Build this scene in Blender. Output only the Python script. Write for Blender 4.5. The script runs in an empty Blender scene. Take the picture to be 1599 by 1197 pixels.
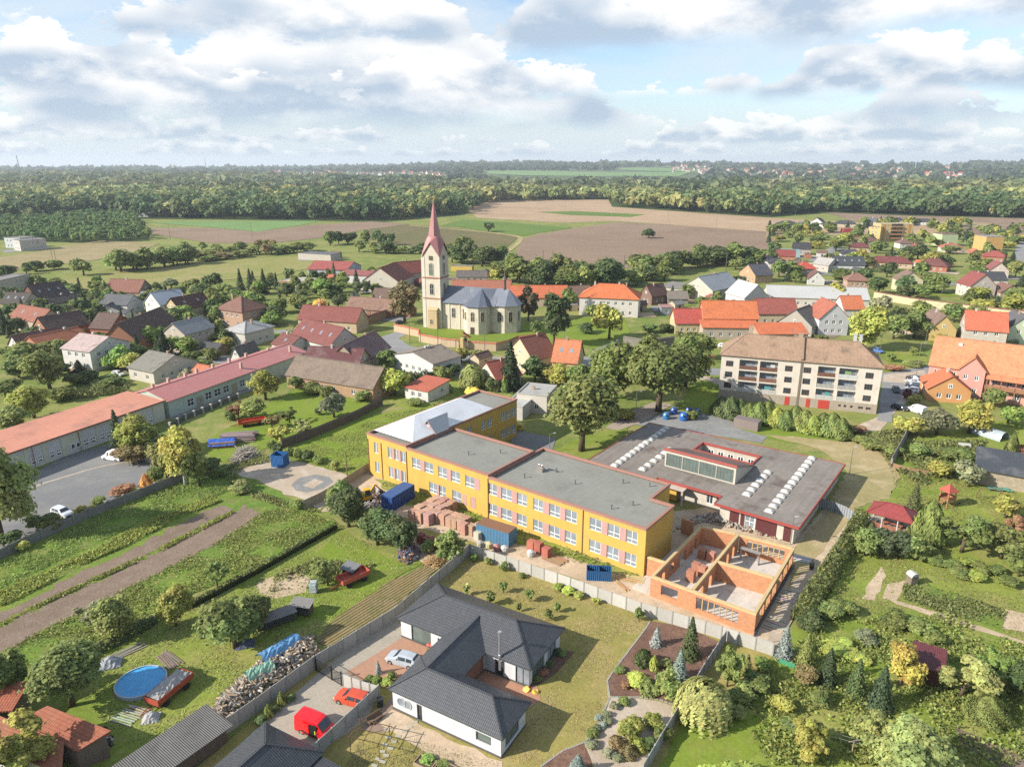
import bpy,math,random
import numpy as np
from mathutils import Vector,Matrix

sc = bpy.context.scene
# ------------------------------------------------------------------ camera
FPX,CAMH = 1109.0,57.0                       # focal length in photo pixels, drone height in metres
PITCH = math.atan2(598.5 - 254.0,FPX)
cam = bpy.data.cameras.new('camera');camo = bpy.data.objects.new('camera',cam)
sc.collection.objects.link(camo);sc.camera = camo
camo.location = (0,0,CAMH);camo.rotation_euler = (math.pi / 2 - PITCH,0,0)
cam.sensor_fit = 'HORIZONTAL';cam.sensor_width = 36.0;cam.lens = 36.0 * FPX / 1599.0
cam.clip_start = 1.0;cam.clip_end = 60000.0
# ------------------------------------------------------------------ light
SUN_AZ,SUN_EL = math.radians(72 + 180),math.radians(31)      # compass direction of the sun from +Y clockwise
sun = bpy.data.lights.new('sun','SUN');sun.energy = 3.9;sun.angle = math.radians(0.5);sun.color = (1.0,0.93,0.82)
suno = bpy.data.objects.new('sun',sun);sc.collection.objects.link(suno)
sdir = Vector((math.sin(SUN_AZ) * math.cos(SUN_EL),math.cos(SUN_AZ) * math.cos(SUN_EL),math.sin(SUN_EL)))
suno.rotation_euler = sdir.to_track_quat('Z','Y').to_euler();suno.location = (-80,-20,90)
vs = sc.view_settings
vs.view_transform = 'Standard';vs.look = 'None';vs.exposure = 1.13;vs.gamma = 1.0;vs.use_curve_mapping = False
sc.cycles.max_bounces = 5;sc.cycles.diffuse_bounces = 3;sc.cycles.glossy_bounces = 2
sc.cycles.transmission_bounces = 2;sc.cycles.transparent_max_bounces = 8;sc.cycles.volume_bounces = 0
sc.cycles.use_denoising = False;sc.cycles.use_adaptive_sampling = True;sc.cycles.adaptive_threshold = 0.012

world = bpy.data.worlds.new('World');sc.world = world;world.use_nodes = True
def N(nt,t,**kw):
    n = nt.nodes.new(t)
    for k,v in kw.items():
        if k == 'op': n.operation = v
        elif hasattr(n,k): setattr(n,k,v)
        else: n.inputs[k.replace('_',' ')].default_value = v
    return n
def mth(nt,op,a,b=None,c=None,clamp=False):
    n = nt.nodes.new('ShaderNodeMath');n.operation = op;n.use_clamp = clamp
    for i,v in enumerate((a,b,c)):
        if v is None: continue
        if isinstance(v,(int,float)): n.inputs[i].default_value = v
        else: nt.links.new(v,n.inputs[i])
    return n.outputs[0]
def mixc(nt,fac,a,b,blend='MIX'):
    n = nt.nodes.new('ShaderNodeMix');n.data_type = 'RGBA';n.blend_type = blend
    for i,v in ((0,fac),(6,a),(7,b)):
        if isinstance(v,(int,float)): n.inputs[i].default_value = v
        elif isinstance(v,tuple): n.inputs[i].default_value = v if len(v) == 4 else (*v,1)
        else: nt.links.new(v,n.inputs[i])
    return n.outputs[2]
def ramp(nt,x,lo,hi,a=0.0,b=1.0):
    n = nt.nodes.new('ShaderNodeMapRange');n.interpolation_type = 'SMOOTHSTEP'
    nt.links.new(x,n.inputs[0])
    for i,v in enumerate((lo,hi,a,b)): n.inputs[i + 1].default_value = v
    return n.outputs[0]

def make_sky():
    nt = world.node_tree;nt.nodes.clear();L = nt.links.new
    out = N(nt,'ShaderNodeOutputWorld');bg = N(nt,'ShaderNodeBackground');bg.inputs[1].default_value = 0.125
    sky = N(nt,'ShaderNodeTexSky');sky.sky_type = 'NISHITA';sky.sun_disc = False
    sky.sun_elevation = SUN_EL;sky.sun_rotation = SUN_AZ;sky.altitude = 250;sky.dust_density = 1.2;sky.ozone_density = 1.0
    tc = N(nt,'ShaderNodeTexCoord');sp = N(nt,'ShaderNodeSeparateXYZ');L(tc.outputs['Generated'],sp.inputs[0])
    x,y,z = sp.outputs
    hyp = mth(nt,'SQRT',mth(nt,'ADD',mth(nt,'MULTIPLY',x,x),mth(nt,'MULTIPLY',y,y)))
    el = mth(nt,'DIVIDE',z,mth(nt,'MAXIMUM',hyp,0.02))           # tangent of elevation
    el = mth(nt,'MINIMUM',el,3.0)
    nrm = N(nt,'ShaderNodeVectorMath',op='NORMALIZE')
    cxy = N(nt,'ShaderNodeCombineXYZ');L(x,cxy.inputs[0]);L(y,cxy.inputs[1]);L(cxy.outputs[0],nrm.inputs[0])
    def nz(seed,fx,fz,detail,rough=0.55,du=0.0,dv=0.0,dist=0.0):
        """noise on the sky: fx along the horizon, fz with height; du, dv shift the sample"""
        s = N(nt,'ShaderNodeSeparateXYZ');L(nrm.outputs[0],s.inputs[0]);c = N(nt,'ShaderNodeCombineXYZ')
        L(mth(nt,'MULTIPLY_ADD',s.outputs[0],fx,du * fx),c.inputs[0]);L(mth(nt,'MULTIPLY',s.outputs[1],fx),c.inputs[1])
        L(mth(nt,'MULTIPLY_ADD',mth(nt,'ADD',el,dv),fz,seed),c.inputs[2])
        n = N(nt,'ShaderNodeTexNoise');n.inputs['Scale'].default_value = 1.0;n.inputs['Detail'].default_value = detail
        n.inputs['Roughness'].default_value = rough;n.inputs['Distortion'].default_value = dist;L(c.outputs[0],n.inputs['Vector']);return n.outputs['Fac']
    # thin high veil over the clear sky, thicker towards the horizon
    veil = mth(nt,'MULTIPLY',ramp(nt,nz(29.0,5.0,20.0,5.0,0.6,0,0,0.3),0.30,0.68),0.78)
    veil = mth(nt,'MAXIMUM',veil,ramp(nt,el,0.0,0.11,0.92,0.15))
    col = mixc(nt,veil,mixc(nt,1.0,sky.outputs[0],(0.62,0.68,0.74),'MULTIPLY'),(2.8,3.18,3.5))
    # rows of cumulus, the far low ones first: base height, depth, frequency along the horizon, cover
    for (seed,base,H,f,cov,tone,du) in ((3.1,0.010,0.022,7.0,0.36,0.55,0.0),(8.6,0.026,0.034,4.5,0.38,0.8,0.1),(1.7,0.050,0.115,2.3,0.39,1.0,0.36),(14.9,0.082,0.070,3.4,0.35,1.0,-0.30),(22.4,0.145,0.105,3.0,0.38,1.0,-0.2),(31.0,0.34,0.40,2.2,0.44,1.0,0.0)):
        cover = ramp(nt,nz(seed,f,0.0,2.0,0.5,du),cov,cov + 0.22)
        k = 2.0 / H
        b0 = nz(seed * 3.1,k * 0.46,k * 0.95,6.0,0.66);b1 = nz(seed * 3.1,k * 0.40,k * 0.85,2.0,0.5,-0.12 * H,0.20 * H)
        t = mth(nt,'DIVIDE',mth(nt,'SUBTRACT',el,base),H)
        dens = mth(nt,'SUBTRACT',mth(nt,'ADD',cover,mth(nt,'MULTIPLY_ADD',b0,1.9,-1.10)),mth(nt,'MAXIMUM',t,0.0))
        a = mth(nt,'MULTIPLY',ramp(nt,dens,0.0,0.12),ramp(nt,mth(nt,'ADD',t,mth(nt,'MULTIPLY',b1,0.5)),0.10,0.40))
        lit = mth(nt,'ADD',mth(nt,'MULTIPLY_ADD',ramp(nt,t,-0.08,0.75),0.62,0.06),mth(nt,'MULTIPLY',mth(nt,'SUBTRACT',b0,b1),3.0))
        lit = mth(nt,'ADD',lit,ramp(nt,dens,0.05,0.50,0.42,0.0),clamp=True)
        col = mixc(nt,mth(nt,'MULTIPLY',a,0.95 * tone),col,mixc(nt,lit,(1.85,2.28,2.8),(4.0,3.97,3.9)))
    L(col,bg.inputs[0]);L(bg.outputs[0],out.inputs[0])
make_sky()

# ------------------------------------------------------------------ helpers
rnd = random.Random(7)
CP,SP_ = math.cos(PITCH),math.sin(PITCH)
def at(x,y,h=0.0):
    """point of the place at height h that was surveyed at photo pixel (x, y)"""
    u = (x - 799.5) / FPX;v = (y - 598.5) / FPX
    t = (CAMH - h) / (SP_ + v * CP)
    return Vector((u * t,(CP - v * SP_) * t,h))
def px_of(p):
    d = CAMH - p[2];z = p[1] * CP + d * SP_
    return 799.5 + FPX * p[0] / z,598.5 + FPX * (-p[1] * SP_ + d * CP) / z

def col3(c):
    """sRGB 0-255 triple to linear base colour"""
    return tuple(((v / 255) / 12.92 if v < 10 else (((v / 255) + 0.055) / 1.055) ** 2.4) for v in c)

class MB:
    def __init__(s): s.v = [];s.f = [];s.m = []
    def add(s,vs,fs,m=0):
        o = len(s.v);s.v.extend([tuple(q) for q in vs]);s.f.extend([tuple(i + o for i in f) for f in fs]);s.m.extend([m] * len(fs));return s
    def box(s,x0,x1,y0,y1,z0,z1,m=0):
        return s.add([(x0,y0,z0),(x1,y0,z0),(x1,y1,z0),(x0,y1,z0),(x0,y0,z1),(x1,y0,z1),(x1,y1,z1),(x0,y1,z1)],
                     [(0,3,2,1),(4,5,6,7),(0,1,5,4),(1,2,6,5),(2,3,7,6),(3,0,4,7)],m)
    def bar(s,p,q,w,h=None,m=0,up=(0,0,1)):
        p,q = Vector(p),Vector(q);d = (q - p).normalized();u = Vector(up)
        a = d.cross(u)
        if a.length < 1e-4: a = d.cross(Vector((1,0,0)))
        a = a.normalized() * (w / 2);b = a.cross(d).normalized() * ((h or w) / 2)
        return s.add([p - a - b,p + a - b,p + a + b,p - a + b,q - a - b,q + a - b,q + a + b,q - a + b],
                     [(0,1,2,3),(7,6,5,4),(0,4,5,1),(1,5,6,2),(2,6,7,3),(3,7,4,0)],m)
    def tube(s,p,q,r0,r1=None,n=8,m=0,cap=True):
        p,q = Vector(p),Vector(q);r1 = r0 if r1 is None else r1;d = (q - p).normalized()
        a = d.orthogonal().normalized();b = d.cross(a)
        vs = []
        for c,r in ((p,r0),(q,r1)):
            for i in range(n):
                t = 2 * math.pi * i / n;vs.append(c + (a * math.cos(t) + b * math.sin(t)) * r)
        fs = [(i,(i + 1) % n,n + (i + 1) % n,n + i) for i in range(n)]
        if cap: fs += [tuple(range(n))[::-1],tuple(range(n,2 * n))]
        return s.add(vs,fs,m)
    def prism(s,poly,z0,z1,m=0):
        n = len(poly);vs = [(p[0],p[1],z0) for p in poly] + [(p[0],p[1],z1) for p in poly]
        return s.add(vs,[tuple(range(n))[::-1],tuple(range(n,2 * n))] + [(i,(i + 1) % n,n + (i + 1) % n,n + i) for i in range(n)],m)
    def poly(s,vs,m=0): return s.add(vs,[tuple(range(len(vs)))],m)
    def slab(s,vs,t,m=0):
        """thick sheet: polygon vs pushed down by t metres"""
        n = len(vs);vs = [Vector(q) for q in vs];lo = [q - Vector((0,0,t)) for q in vs]
        return s.add(vs + lo,[tuple(range(n)),tuple(range(n,2 * n))[::-1]] + [(i,n + i,n + (i + 1) % n,(i + 1) % n) for i in range(n)],m)
    def wall(s,p0,p1,z0,z1,holes=(),depth=0.16,m=0,mr=None):
        """upright wall p0->p1 (outside on the right-hand side), holes = (u0, z, w, h), with reveals"""
        p0,p1 = Vector((p0[0],p0[1],0)),Vector((p1[0],p1[1],0));Lw = (p1 - p0).length
        d = (p1 - p0) / Lw;n_in = Vector((-d.y,d.x,0));mr = m if mr is None else mr
        us = sorted({0.0,Lw} | {min(max(v,0),Lw) for h in holes for v in (h[0],h[0] + h[2])})
        zs = sorted({z0,z1} | {min(max(v,z0),z1) for h in holes for v in (h[1],h[1] + h[3])})
        P = lambda u,z,e=0.0: p0 + d * u + n_in * e + Vector((0,0,z))
        for i in range(len(us) - 1):
            for j in range(len(zs) - 1):
                um,zm = (us[i] + us[i + 1]) / 2,(zs[j] + zs[j + 1]) / 2
                if any(h[0] < um < h[0] + h[2] and h[1] < zm < h[1] + h[3] for h in holes): continue
                s.poly([P(us[i],zs[j]),P(us[i + 1],zs[j]),P(us[i + 1],zs[j + 1]),P(us[i],zs[j + 1])],m)
        for (u,z,w,h) in [q[:4] for q in holes]:
            a,b,c,e = (u,z),(u + w,z),(u + w,z + h),(u,z + h)
            for q,r in ((a,b),(b,c),(c,e),(e,a)):
                s.poly([P(*q),P(*r),P(r[0],r[1],depth),P(q[0],q[1],depth)],mr)
        return s
    def mesh(s,name,smooth=False):
        me = bpy.data.meshes.new(name);me.from_pydata(s.v,[],s.f)
        if any(s.m): me.polygons.foreach_set('material_index',s.m)
        if smooth: me.polygons.foreach_set('use_smooth',[True] * len(s.f))
        auto_uv(me);me.update();return me

def auto_uv(me):
    """UVs in metres: u along the horizontal, v up the face"""
    nl = len(me.loops)
    if not nl: return
    co = np.empty(len(me.vertices) * 3,'f');me.vertices.foreach_get('co',co);co = co.reshape(-1,3)
    vi = np.empty(nl,'i');me.loops.foreach_get('vertex_index',vi)
    nr = np.empty(len(me.polygons) * 3,'f');me.polygons.foreach_get('normal',nr);nr = nr.reshape(-1,3)
    lt = np.empty(len(me.polygons),'i');me.polygons.foreach_get('loop_total',lt)
    n = np.repeat(nr,lt,axis=0);p = co[vi]
    u = np.stack([-n[:,1],n[:,0],np.zeros(nl)],1);l = np.linalg.norm(u,axis=1)
    flat = l < 0.02;u[flat] = (1,0,0);l[flat] = 1;u /= l[:,None]
    v = np.cross(n,u)
    uv = np.stack([(p * u).sum(1),(p * v).sum(1)],1).astype('f')
    lay = me.uv_layers.new(name='UVMap');lay.data.foreach_set('uv',uv.ravel())

COL = sc.collection
def obj(name,me,mats=None,parent=None,color=None,loc=None,rz=None,scale=None):
    if isinstance(me,MB): me = me.mesh(name)
    o = bpy.data.objects.new(name,me);COL.objects.link(o)
    if mats is not None and len(me.materials) == 0:
        for k in (mats if isinstance(mats,(list,tuple)) else [mats]): me.materials.append(MAT[k])
    if color is not None: o.color = (*color,1.0)
    if parent is not None: o.parent = parent
    if loc is not None: o.location = loc
    if rz is not None: o.rotation_euler = (0,0,rz)
    if scale is not None: o.scale = scale if isinstance(scale,(tuple,list)) else (scale,) * 3
    return o
def tag(o,label,cat,group=None):
    o['label'] = label;o['category'] = cat
    if group: o['group'] = group
    return o
def thing(name,label,cat,loc=(0,0,0),rz=0.0,group=None,scale=None):
    o = bpy.data.objects.new(name,None);COL.objects.link(o);o.empty_display_size = 0.3
    o.location = loc;o.rotation_euler = (0,0,rz)
    if scale is not None: o.scale = scale if isinstance(scale,(tuple,list)) else (scale,) * 3
    return tag(o,label,cat,group)
def struct(o): o['kind'] = 'structure';return o
def stuff(o,label=None,cat=None):
    o['kind'] = 'stuff'
    if label: o['label'] = label
    if cat: o['category'] = cat
    return o

# ------------------------------------------------------------------ materials
MAT = {}
def new_mat(name):
    m = bpy.data.materials.new(name);m.use_nodes = True;nt = m.node_tree
    b = nt.nodes['Principled BSDF'];b.inputs['Specular IOR Level'].default_value = 0.25
    MAT[name] = m;return nt,b
def coords(nt,world_space=False):
    if world_space:
        return N(nt,'ShaderNodeNewGeometry').outputs['Position']
    tc = N(nt,'ShaderNodeTexCoord');oi = N(nt,'ShaderNodeObjectInfo')
    a = N(nt,'ShaderNodeVectorMath',op='ADD');s = N(nt,'ShaderNodeVectorMath',op='SCALE')
    cb = N(nt,'ShaderNodeCombineXYZ')
    for i in range(2): nt.links.new(oi.outputs['Random'],cb.inputs[i])
    s.inputs['Scale'].default_value = 0.0
    nt.links.new(tc.outputs['UV'],a.inputs[0]);nt.links.new(cb.outputs[0],s.inputs[0]);nt.links.new(s.outputs[0],a.inputs[1])
    return a.outputs[0]
def noise(nt,vec,scale,detail=4.0,rough=0.55,dist=0.0):
    n = N(nt,'ShaderNodeTexNoise');n.inputs['Scale'].default_value = scale;n.inputs['Detail'].default_value = detail
    n.inputs['Roughness'].default_value = rough;n.inputs['Distortion'].default_value = dist
    nt.links.new(vec,n.inputs['Vector']);return n.outputs['Fac']
def stretch(nt,vec,sx,sy,sz=1.0,rz=0.0):
    m = N(nt,'ShaderNodeMapping');m.inputs['Scale'].default_value = (sx,sy,sz);m.inputs['Rotation'].default_value = (0,0,rz)
    nt.links.new(vec,m.inputs['Vector']);return m.outputs[0]
def bump(nt,b,h,strength,dist=0.05):
    n = N(nt,'ShaderNodeBump');n.inputs['Strength'].default_value = strength;n.inputs['Distance'].default_value = dist
    nt.links.new(h,n.inputs['Height']);nt.links.new(n.outputs[0],b.inputs['Normal'])
def surf(name,rough=0.85,amt=0.18,sc1=0.25,sc2=3.0,pattern=None,pu=0.3,pv=0.3,pdark=0.25,metallic=0.0,bstr=0.3,stain=None,streak=0.0,spec=None,world_space=False):
    """base colour from the object's own colour, weathered by noise; optional tile / seam / plank relief in metres"""
    nt,b = new_mat(name);L = nt.links.new
    oi = N(nt,'ShaderNodeObjectInfo');vec = coords(nt,world_space)
    n1 = noise(nt,vec,sc1,5.0,0.6);n2 = noise(nt,vec,sc2,3.0)
    k = mth(nt,'ADD',mth(nt,'MULTIPLY',n1,0.6),mth(nt,'MULTIPLY',n2,0.4))
    k = mth(nt,'MULTIPLY_ADD',k,amt * 4,1.0 - amt * 2)
    hgt = n2
    if streak:
        n3 = noise(nt,stretch(nt,vec,1.6,0.10),1.0,4.0);k = mth(nt,'MULTIPLY',k,mth(nt,'MULTIPLY_ADD',n3,streak * 2,1.0 - streak))
    if pattern:
        s = N(nt,'ShaderNodeSeparateXYZ');L(vec,s.inputs[0])
        fu = mth(nt,'FRACT',mth(nt,'DIVIDE',s.outputs[0],pu));fv = mth(nt,'FRACT',mth(nt,'DIVIDE',s.outputs[1],pv))
        au = mth(nt,'ABSOLUTE',mth(nt,'MULTIPLY_ADD',fu,2.0,-1.0));av = mth(nt,'ABSOLUTE',mth(nt,'MULTIPLY_ADD',fv,2.0,-1.0))
        if pattern == 'tile':
            hgt = mth(nt,'ADD',mth(nt,'MULTIPLY',mth(nt,'SINE',mth(nt,'MULTIPLY',fu,6.283)),0.5),fv)
            ln = ramp(nt,fv,0.0,0.22,1.0 - pdark,1.0);k = mth(nt,'MULTIPLY',k,ln)
            wn = N(nt,'ShaderNodeTexWhiteNoise');wn.noise_dimensions = '2D'
            fl = N(nt,'ShaderNodeVectorMath',op='FLOOR');dv = N(nt,'ShaderNodeVectorMath',op='DIVIDE');dv.inputs[1].default_value = (pu,pv,1)
            L(vec,dv.inputs[0]);L(dv.outputs[0],fl.inputs[0]);L(fl.outputs[0],wn.inputs['Vector'])
            k = mth(nt,'MULTIPLY',k,mth(nt,'MULTIPLY_ADD',wn.outputs['Value'],0.22,0.89))
        elif pattern == 'seam':
            hgt = ramp(nt,au,0.80,0.98);k = mth(nt,'MULTIPLY',k,ramp(nt,au,0.80,0.97,1.0,1.0 - pdark))
        elif pattern == 'corr':
            hgt = mth(nt,'SINE',mth(nt,'MULTIPLY',fu,6.283));k = mth(nt,'MULTIPLY',k,mth(nt,'MULTIPLY_ADD',hgt,pdark * 0.5,1.0 - pdark * 0.5))
        elif pattern == 'plank':
            hgt = ramp(nt,au,0.86,0.97,1.0,0.0);k = mth(nt,'MULTIPLY',k,ramp(nt,au,0.86,0.97,1.0,1.0 - pdark))
        elif pattern == 'block':
            bt = N(nt,'ShaderNodeTexBrick');bt.inputs['Scale'].default_value = 1.0;bt.inputs['Brick Width'].default_value = pu
            bt.inputs['Row Height'].default_value = pv;bt.inputs['Mortar Size'].default_value = 0.012;bt.inputs['Mortar Smooth'].default_value = 0.3
            bt.inputs['Color1'].default_value = (1,1,1,1);bt.inputs['Color2'].default_value = (0.8,0.8,0.8,1);bt.inputs['Mortar'].default_value = (1 - pdark,) * 3 + (1,)
            L(vec,bt.inputs['Vector']);hgt = bt.outputs['Color']
            k = mth(nt,'MULTIPLY',k,bt.outputs['Color'])
    c = N(nt,'ShaderNodeVectorMath',op='SCALE');L(oi.outputs['Color'],c.inputs[0]);L(k,c.inputs['Scale'])
    col = c.outputs[0]
    if stain:
        n4 = noise(nt,vec,stain[1],5.0,0.65);col = mixc(nt,mth(nt,'MULTIPLY',ramp(nt,n4,0.5,0.72),stain[2]),col,stain[0])
    L(col,b.inputs['Base Color']);b.inputs['Roughness'].default_value = rough;b.inputs['Metallic'].default_value = metallic
    if spec is not None: b.inputs['Specular IOR Level'].default_value = spec
    if bstr: bump(nt,b,hgt,bstr,0.04)
    return MAT[name]
surf('plaster',0.9,0.10,0.35,4.0,streak=0.12,bstr=0.1,stain=((0.22,0.19,0.15),0.5,0.22))
surf('old_plaster',0.95,0.16,0.4,3.0,streak=0.20,bstr=0.15,stain=((0.26,0.23,0.18),0.45,0.55))
surf('clay_tile',0.85,0.17,0.3,1.5,'tile',0.30,0.36,0.3,bstr=0.5,streak=0.12,stain=((0.13,0.09,0.065),0.4,0.42))
surf('old_tile',0.9,0.22,0.22,1.5,'tile',0.30,0.36,0.3,bstr=0.5,stain=((0.06,0.055,0.045),0.3,0.5))
surf('panel_tile',0.42,0.08,0.2,2.0,'tile',0.22,0.36,0.35,bstr=0.6,spec=0.4)
surf('seam_metal',0.38,0.10,0.15,2.0,'seam',0.55,1.0,0.18,bstr=0.4,spec=0.5,stain=((0.35,0.33,0.30),0.2,0.25))
surf('corrugated',0.8,0.20,0.3,2.0,'corr',0.20,1.0,0.45,bstr=0.7,stain=((0.08,0.08,0.07),0.4,0.5))
surf('bitumen',0.92,0.19,0.10,1.2,'seam',1.0,8.0,0.06,bstr=0.12,stain=((0.10,0.095,0.09),0.13,0.45))
surf('old_bitumen',0.95,0.26,0.14,1.0,bstr=0.15,streak=0.30,stain=((0.085,0.06,0.05),0.18,0.75))
surf('concrete',0.9,0.14,0.5,4.0,streak=0.15,bstr=0.15,stain=((0.12,0.115,0.10),0.6,0.4))
surf('paint',0.5,0.06,0.4,3.0,bstr=0.0,stain=((0.18,0.12,0.09),0.7,0.15))
surf('corr_steel',0.5,0.10,0.5,3.0,'corr',0.28,1.0,0.35,bstr=0.9,stain=((0.16,0.08,0.045),0.9,0.35))
surf('car_paint',0.22,0.02,0.4,1.0,bstr=0.0,spec=0.6)
surf('wood',0.8,0.18,0.6,6.0,streak=0.25,bstr=0.2)
surf('planking',0.85,0.18,0.5,4.0,'plank',0.16,1.0,0.5,bstr=0.5,streak=0.2)
surf('hollow_block',0.9,0.12,0.7,4.0,'block',0.375,0.25,0.3,bstr=0.4)
surf('brick',0.9,0.18,0.7,4.0,'block',0.26,0.09,0.3,bstr=0.4)
surf('stone',0.95,0.25,0.8,3.0,'block',0.45,0.28,0.45,bstr=0.7)
surf('cloth',0.75,0.18,0.9,5.0,bstr=0.5)
surf('plastic',0.4,0.05,0.5,4.0,bstr=0.0,spec=0.4)
surf('bark',0.95,0.25,1.0,6.0,bstr=0.6)
surf('debris',0.9,0.35,1.2,6.0,bstr=0.6)
surf('rubber',0.8,0.1,1.0,4.0,bstr=0.0)
surf('paver',0.9,0.12,0.3,2.0,'block',0.2,0.1,0.25,bstr=0.2,stain=((0.12,0.11,0.09),0.3,0.3))
surf('metal',0.35,0.06,0.5,3.0,metallic=0.8,bstr=0.0)
def glass_mat(name,c,rough=0.06):
    nt,b = new_mat(name);oi = N(nt,'ShaderNodeObjectInfo')
    w = noise(nt,N(nt,'ShaderNodeNewGeometry').outputs['Position'],0.9,2.0)
    col = mixc(nt,w,tuple(q * 0.55 for q in c),tuple(min(1,q * 1.5) for q in c))
    nt.links.new(col,b.inputs['Base Color']);b.inputs['Roughness'].default_value = rough;b.inputs['Specular IOR Level'].default_value = 0.6
glass_mat('glass',(0.035,0.045,0.055));glass_mat('curtained_glass',(0.20,0.23,0.26),0.12)
glass_mat('dusty_glass',(0.10,0.13,0.12),0.25)
surf('window_frame',0.5,0.05,1.0,4.0,bstr=0.0)

def leaf_mat():
    nt,b = new_mat('leaf');L = nt.links.new
    oi = N(nt,'ShaderNodeObjectInfo');at_ = N(nt,'ShaderNodeAttribute',attribute_name='tint')
    s = N(nt,'ShaderNodeSeparateColor');L(at_.outputs['Color'],s.inputs[0])
    hs = N(nt,'ShaderNodeHueSaturation');L(oi.outputs['Color'],hs.inputs['Color'])
    L(mth(nt,'MULTIPLY_ADD',s.outputs[1],0.07,0.465),hs.inputs['Hue'])
    v = mth(nt,'MULTIPLY',mth(nt,'MULTIPLY_ADD',s.outputs[0],1.15,0.68),mth(nt,'MULTIPLY_ADD',oi.outputs['Random'],0.36,0.82))
    L(v,hs.inputs['Value']);hs.inputs['Saturation'].default_value = 0.84
    L(hs.outputs[0],b.inputs['Base Color']);b.inputs['Roughness'].default_value = 0.6;b.inputs['Specular IOR Level'].default_value = 0.2
    tr = N(nt,'ShaderNodeBsdfTranslucent');L(hs.outputs[0],tr.inputs['Color'])
    mx = N(nt,'ShaderNodeMixShader');mx.inputs[0].default_value = 0.38
    L(b.outputs[0],mx.inputs[1]);L(tr.outputs[0],mx.inputs[2]);L(mx.outputs[0],nt.nodes['Material Output'].inputs['Surface'])
leaf_mat()

def ground_mat(name,cols,scales=(0.02,0.12,1.2),bstr=0.5,fine=0.45,furrow=None,specks=None):
    """cols = (main, second, patches): three earth or grass tones laid over each other by noise in metres"""
    nt,b = new_mat(name);L = nt.links.new;pos = coords(nt,True)
    a = ramp(nt,noise(nt,pos,scales[0],5.0,0.6,0.4),0.38,0.62);c = ramp(nt,noise(nt,pos,scales[1],5.0,0.65),0.46,0.66)
    f = noise(nt,pos,scales[2],6.0,0.7)
    col = mixc(nt,a,cols[0],cols[1]);col = mixc(nt,mth(nt,'MULTIPLY',c,0.75),col,cols[2])
    hgt = f;m2 = noise(nt,pos,scales[2] * 0.3,5.0,0.7,0.6);f2 = noise(nt,pos,scales[2] * 3.5,3.0,0.6)
    k = mth(nt,'MULTIPLY',mth(nt,'MULTIPLY_ADD',f,fine * 2,1.0 - fine),mth(nt,'MULTIPLY_ADD',m2,fine * 1.5,1.0 - fine * .75));k = mth(nt,'MULTIPLY',k,mth(nt,'MULTIPLY_ADD',f2,fine * 1.2,1.0 - fine * .6))
    if furrow:
        period,ang,dk = furrow
        s = N(nt,'ShaderNodeSeparateXYZ');L(stretch(nt,pos,1,1,1,ang),s.inputs[0])
        wv = mth(nt,'SINE',mth(nt,'ADD',mth(nt,'MULTIPLY',s.outputs[1],6.283 / period),mth(nt,'MULTIPLY',f,2.5)))
        hgt = mth(nt,'ADD',mth(nt,'MULTIPLY',wv,min(0.6,dk * 3)),f);k = mth(nt,'MULTIPLY',k,mth(nt,'MULTIPLY_ADD',wv,dk,1.0 - dk))
    sc_ = N(nt,'ShaderNodeVectorMath',op='SCALE');L(col,sc_.inputs[0]);L(k,sc_.inputs['Scale']);col = sc_.outputs[0]
    if specks:
        vo = N(nt,'ShaderNodeTexVoronoi');vo.inputs['Scale'].default_value = specks[1];L(pos,vo.inputs['Vector'])
        col = mixc(nt,ramp(nt,vo.outputs['Distance'],0.12,0.3,specks[2],0.0),col,specks[0])
    L(col,b.inputs['Base Color']);b.inputs['Roughness'].default_value = 0.95;b.inputs['Specular IOR Level'].default_value = 0.1
    bump(nt,b,hgt,bstr,0.12)
G_ = lambda *c: tuple(c)
ground_mat('meadow',((0.137,0.18,0.043),(0.197,0.21,0.062),(0.272,0.232,0.099)),(0.03,0.15,1.5))
ground_mat('lush_lawn',((0.14,0.2,0.027),(0.165,0.221,0.032),(0.182,0.204,0.043)),(0.06,0.25,2.5),0.4,0.35)
ground_mat('garden_lawn',((0.145,0.197,0.033),(0.192,0.229,0.044),(0.253,0.236,0.079)),(0.05,0.2,2.0),0.4,0.4)
ground_mat('dry_lawn',((0.211,0.195,0.057),(0.269,0.227,0.073),(0.309,0.244,0.106)),(0.05,0.22,2.5),0.4,0.35)
ground_mat('weedy',((0.112,0.179,0.032),(0.147,0.197,0.037),(0.182,0.179,0.061)),(0.08,0.4,2.0),0.8,0.55)
ground_mat('soil',((0.205,0.152,0.116),(0.18,0.134,0.1),(0.225,0.172,0.135)),(0.08,0.4,3.0),0.8,0.35,furrow=(0.6,math.radians(-59),0.02))
ground_mat('stubble',((0.262,0.2,0.097),(0.207,0.179,0.076),(0.29,0.221,0.124)),(0.1,0.5,3.0),0.8,0.3,furrow=(0.5,math.radians(-52),0.25))
ground_mat('bare_earth',((0.41,0.314,0.217),(0.483,0.378,0.274),(0.322,0.258,0.161)),(0.05,0.25,1.5),0.4,0.3)
ground_mat('trodden',((0.331,0.263,0.142),(0.257,0.223,0.101),(0.392,0.311,0.189)),(0.04,0.2,1.5),0.4,0.3)
ground_mat('sandy_gravel',((0.414,0.345,0.27),(0.356,0.287,0.218),(0.46,0.397,0.322)),(0.05,0.3,2.5),0.4,0.25)
ground_mat('grey_gravel',((0.22,0.22,0.215),(0.19,0.19,0.185),(0.26,0.255,0.24)),(0.05,0.3,3.0),0.4,0.3)
ground_mat('asphalt',((0.163,0.163,0.166),(0.189,0.189,0.19),(0.215,0.211,0.202)),(0.05,0.15,4.0),0.15,0.14)
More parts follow.
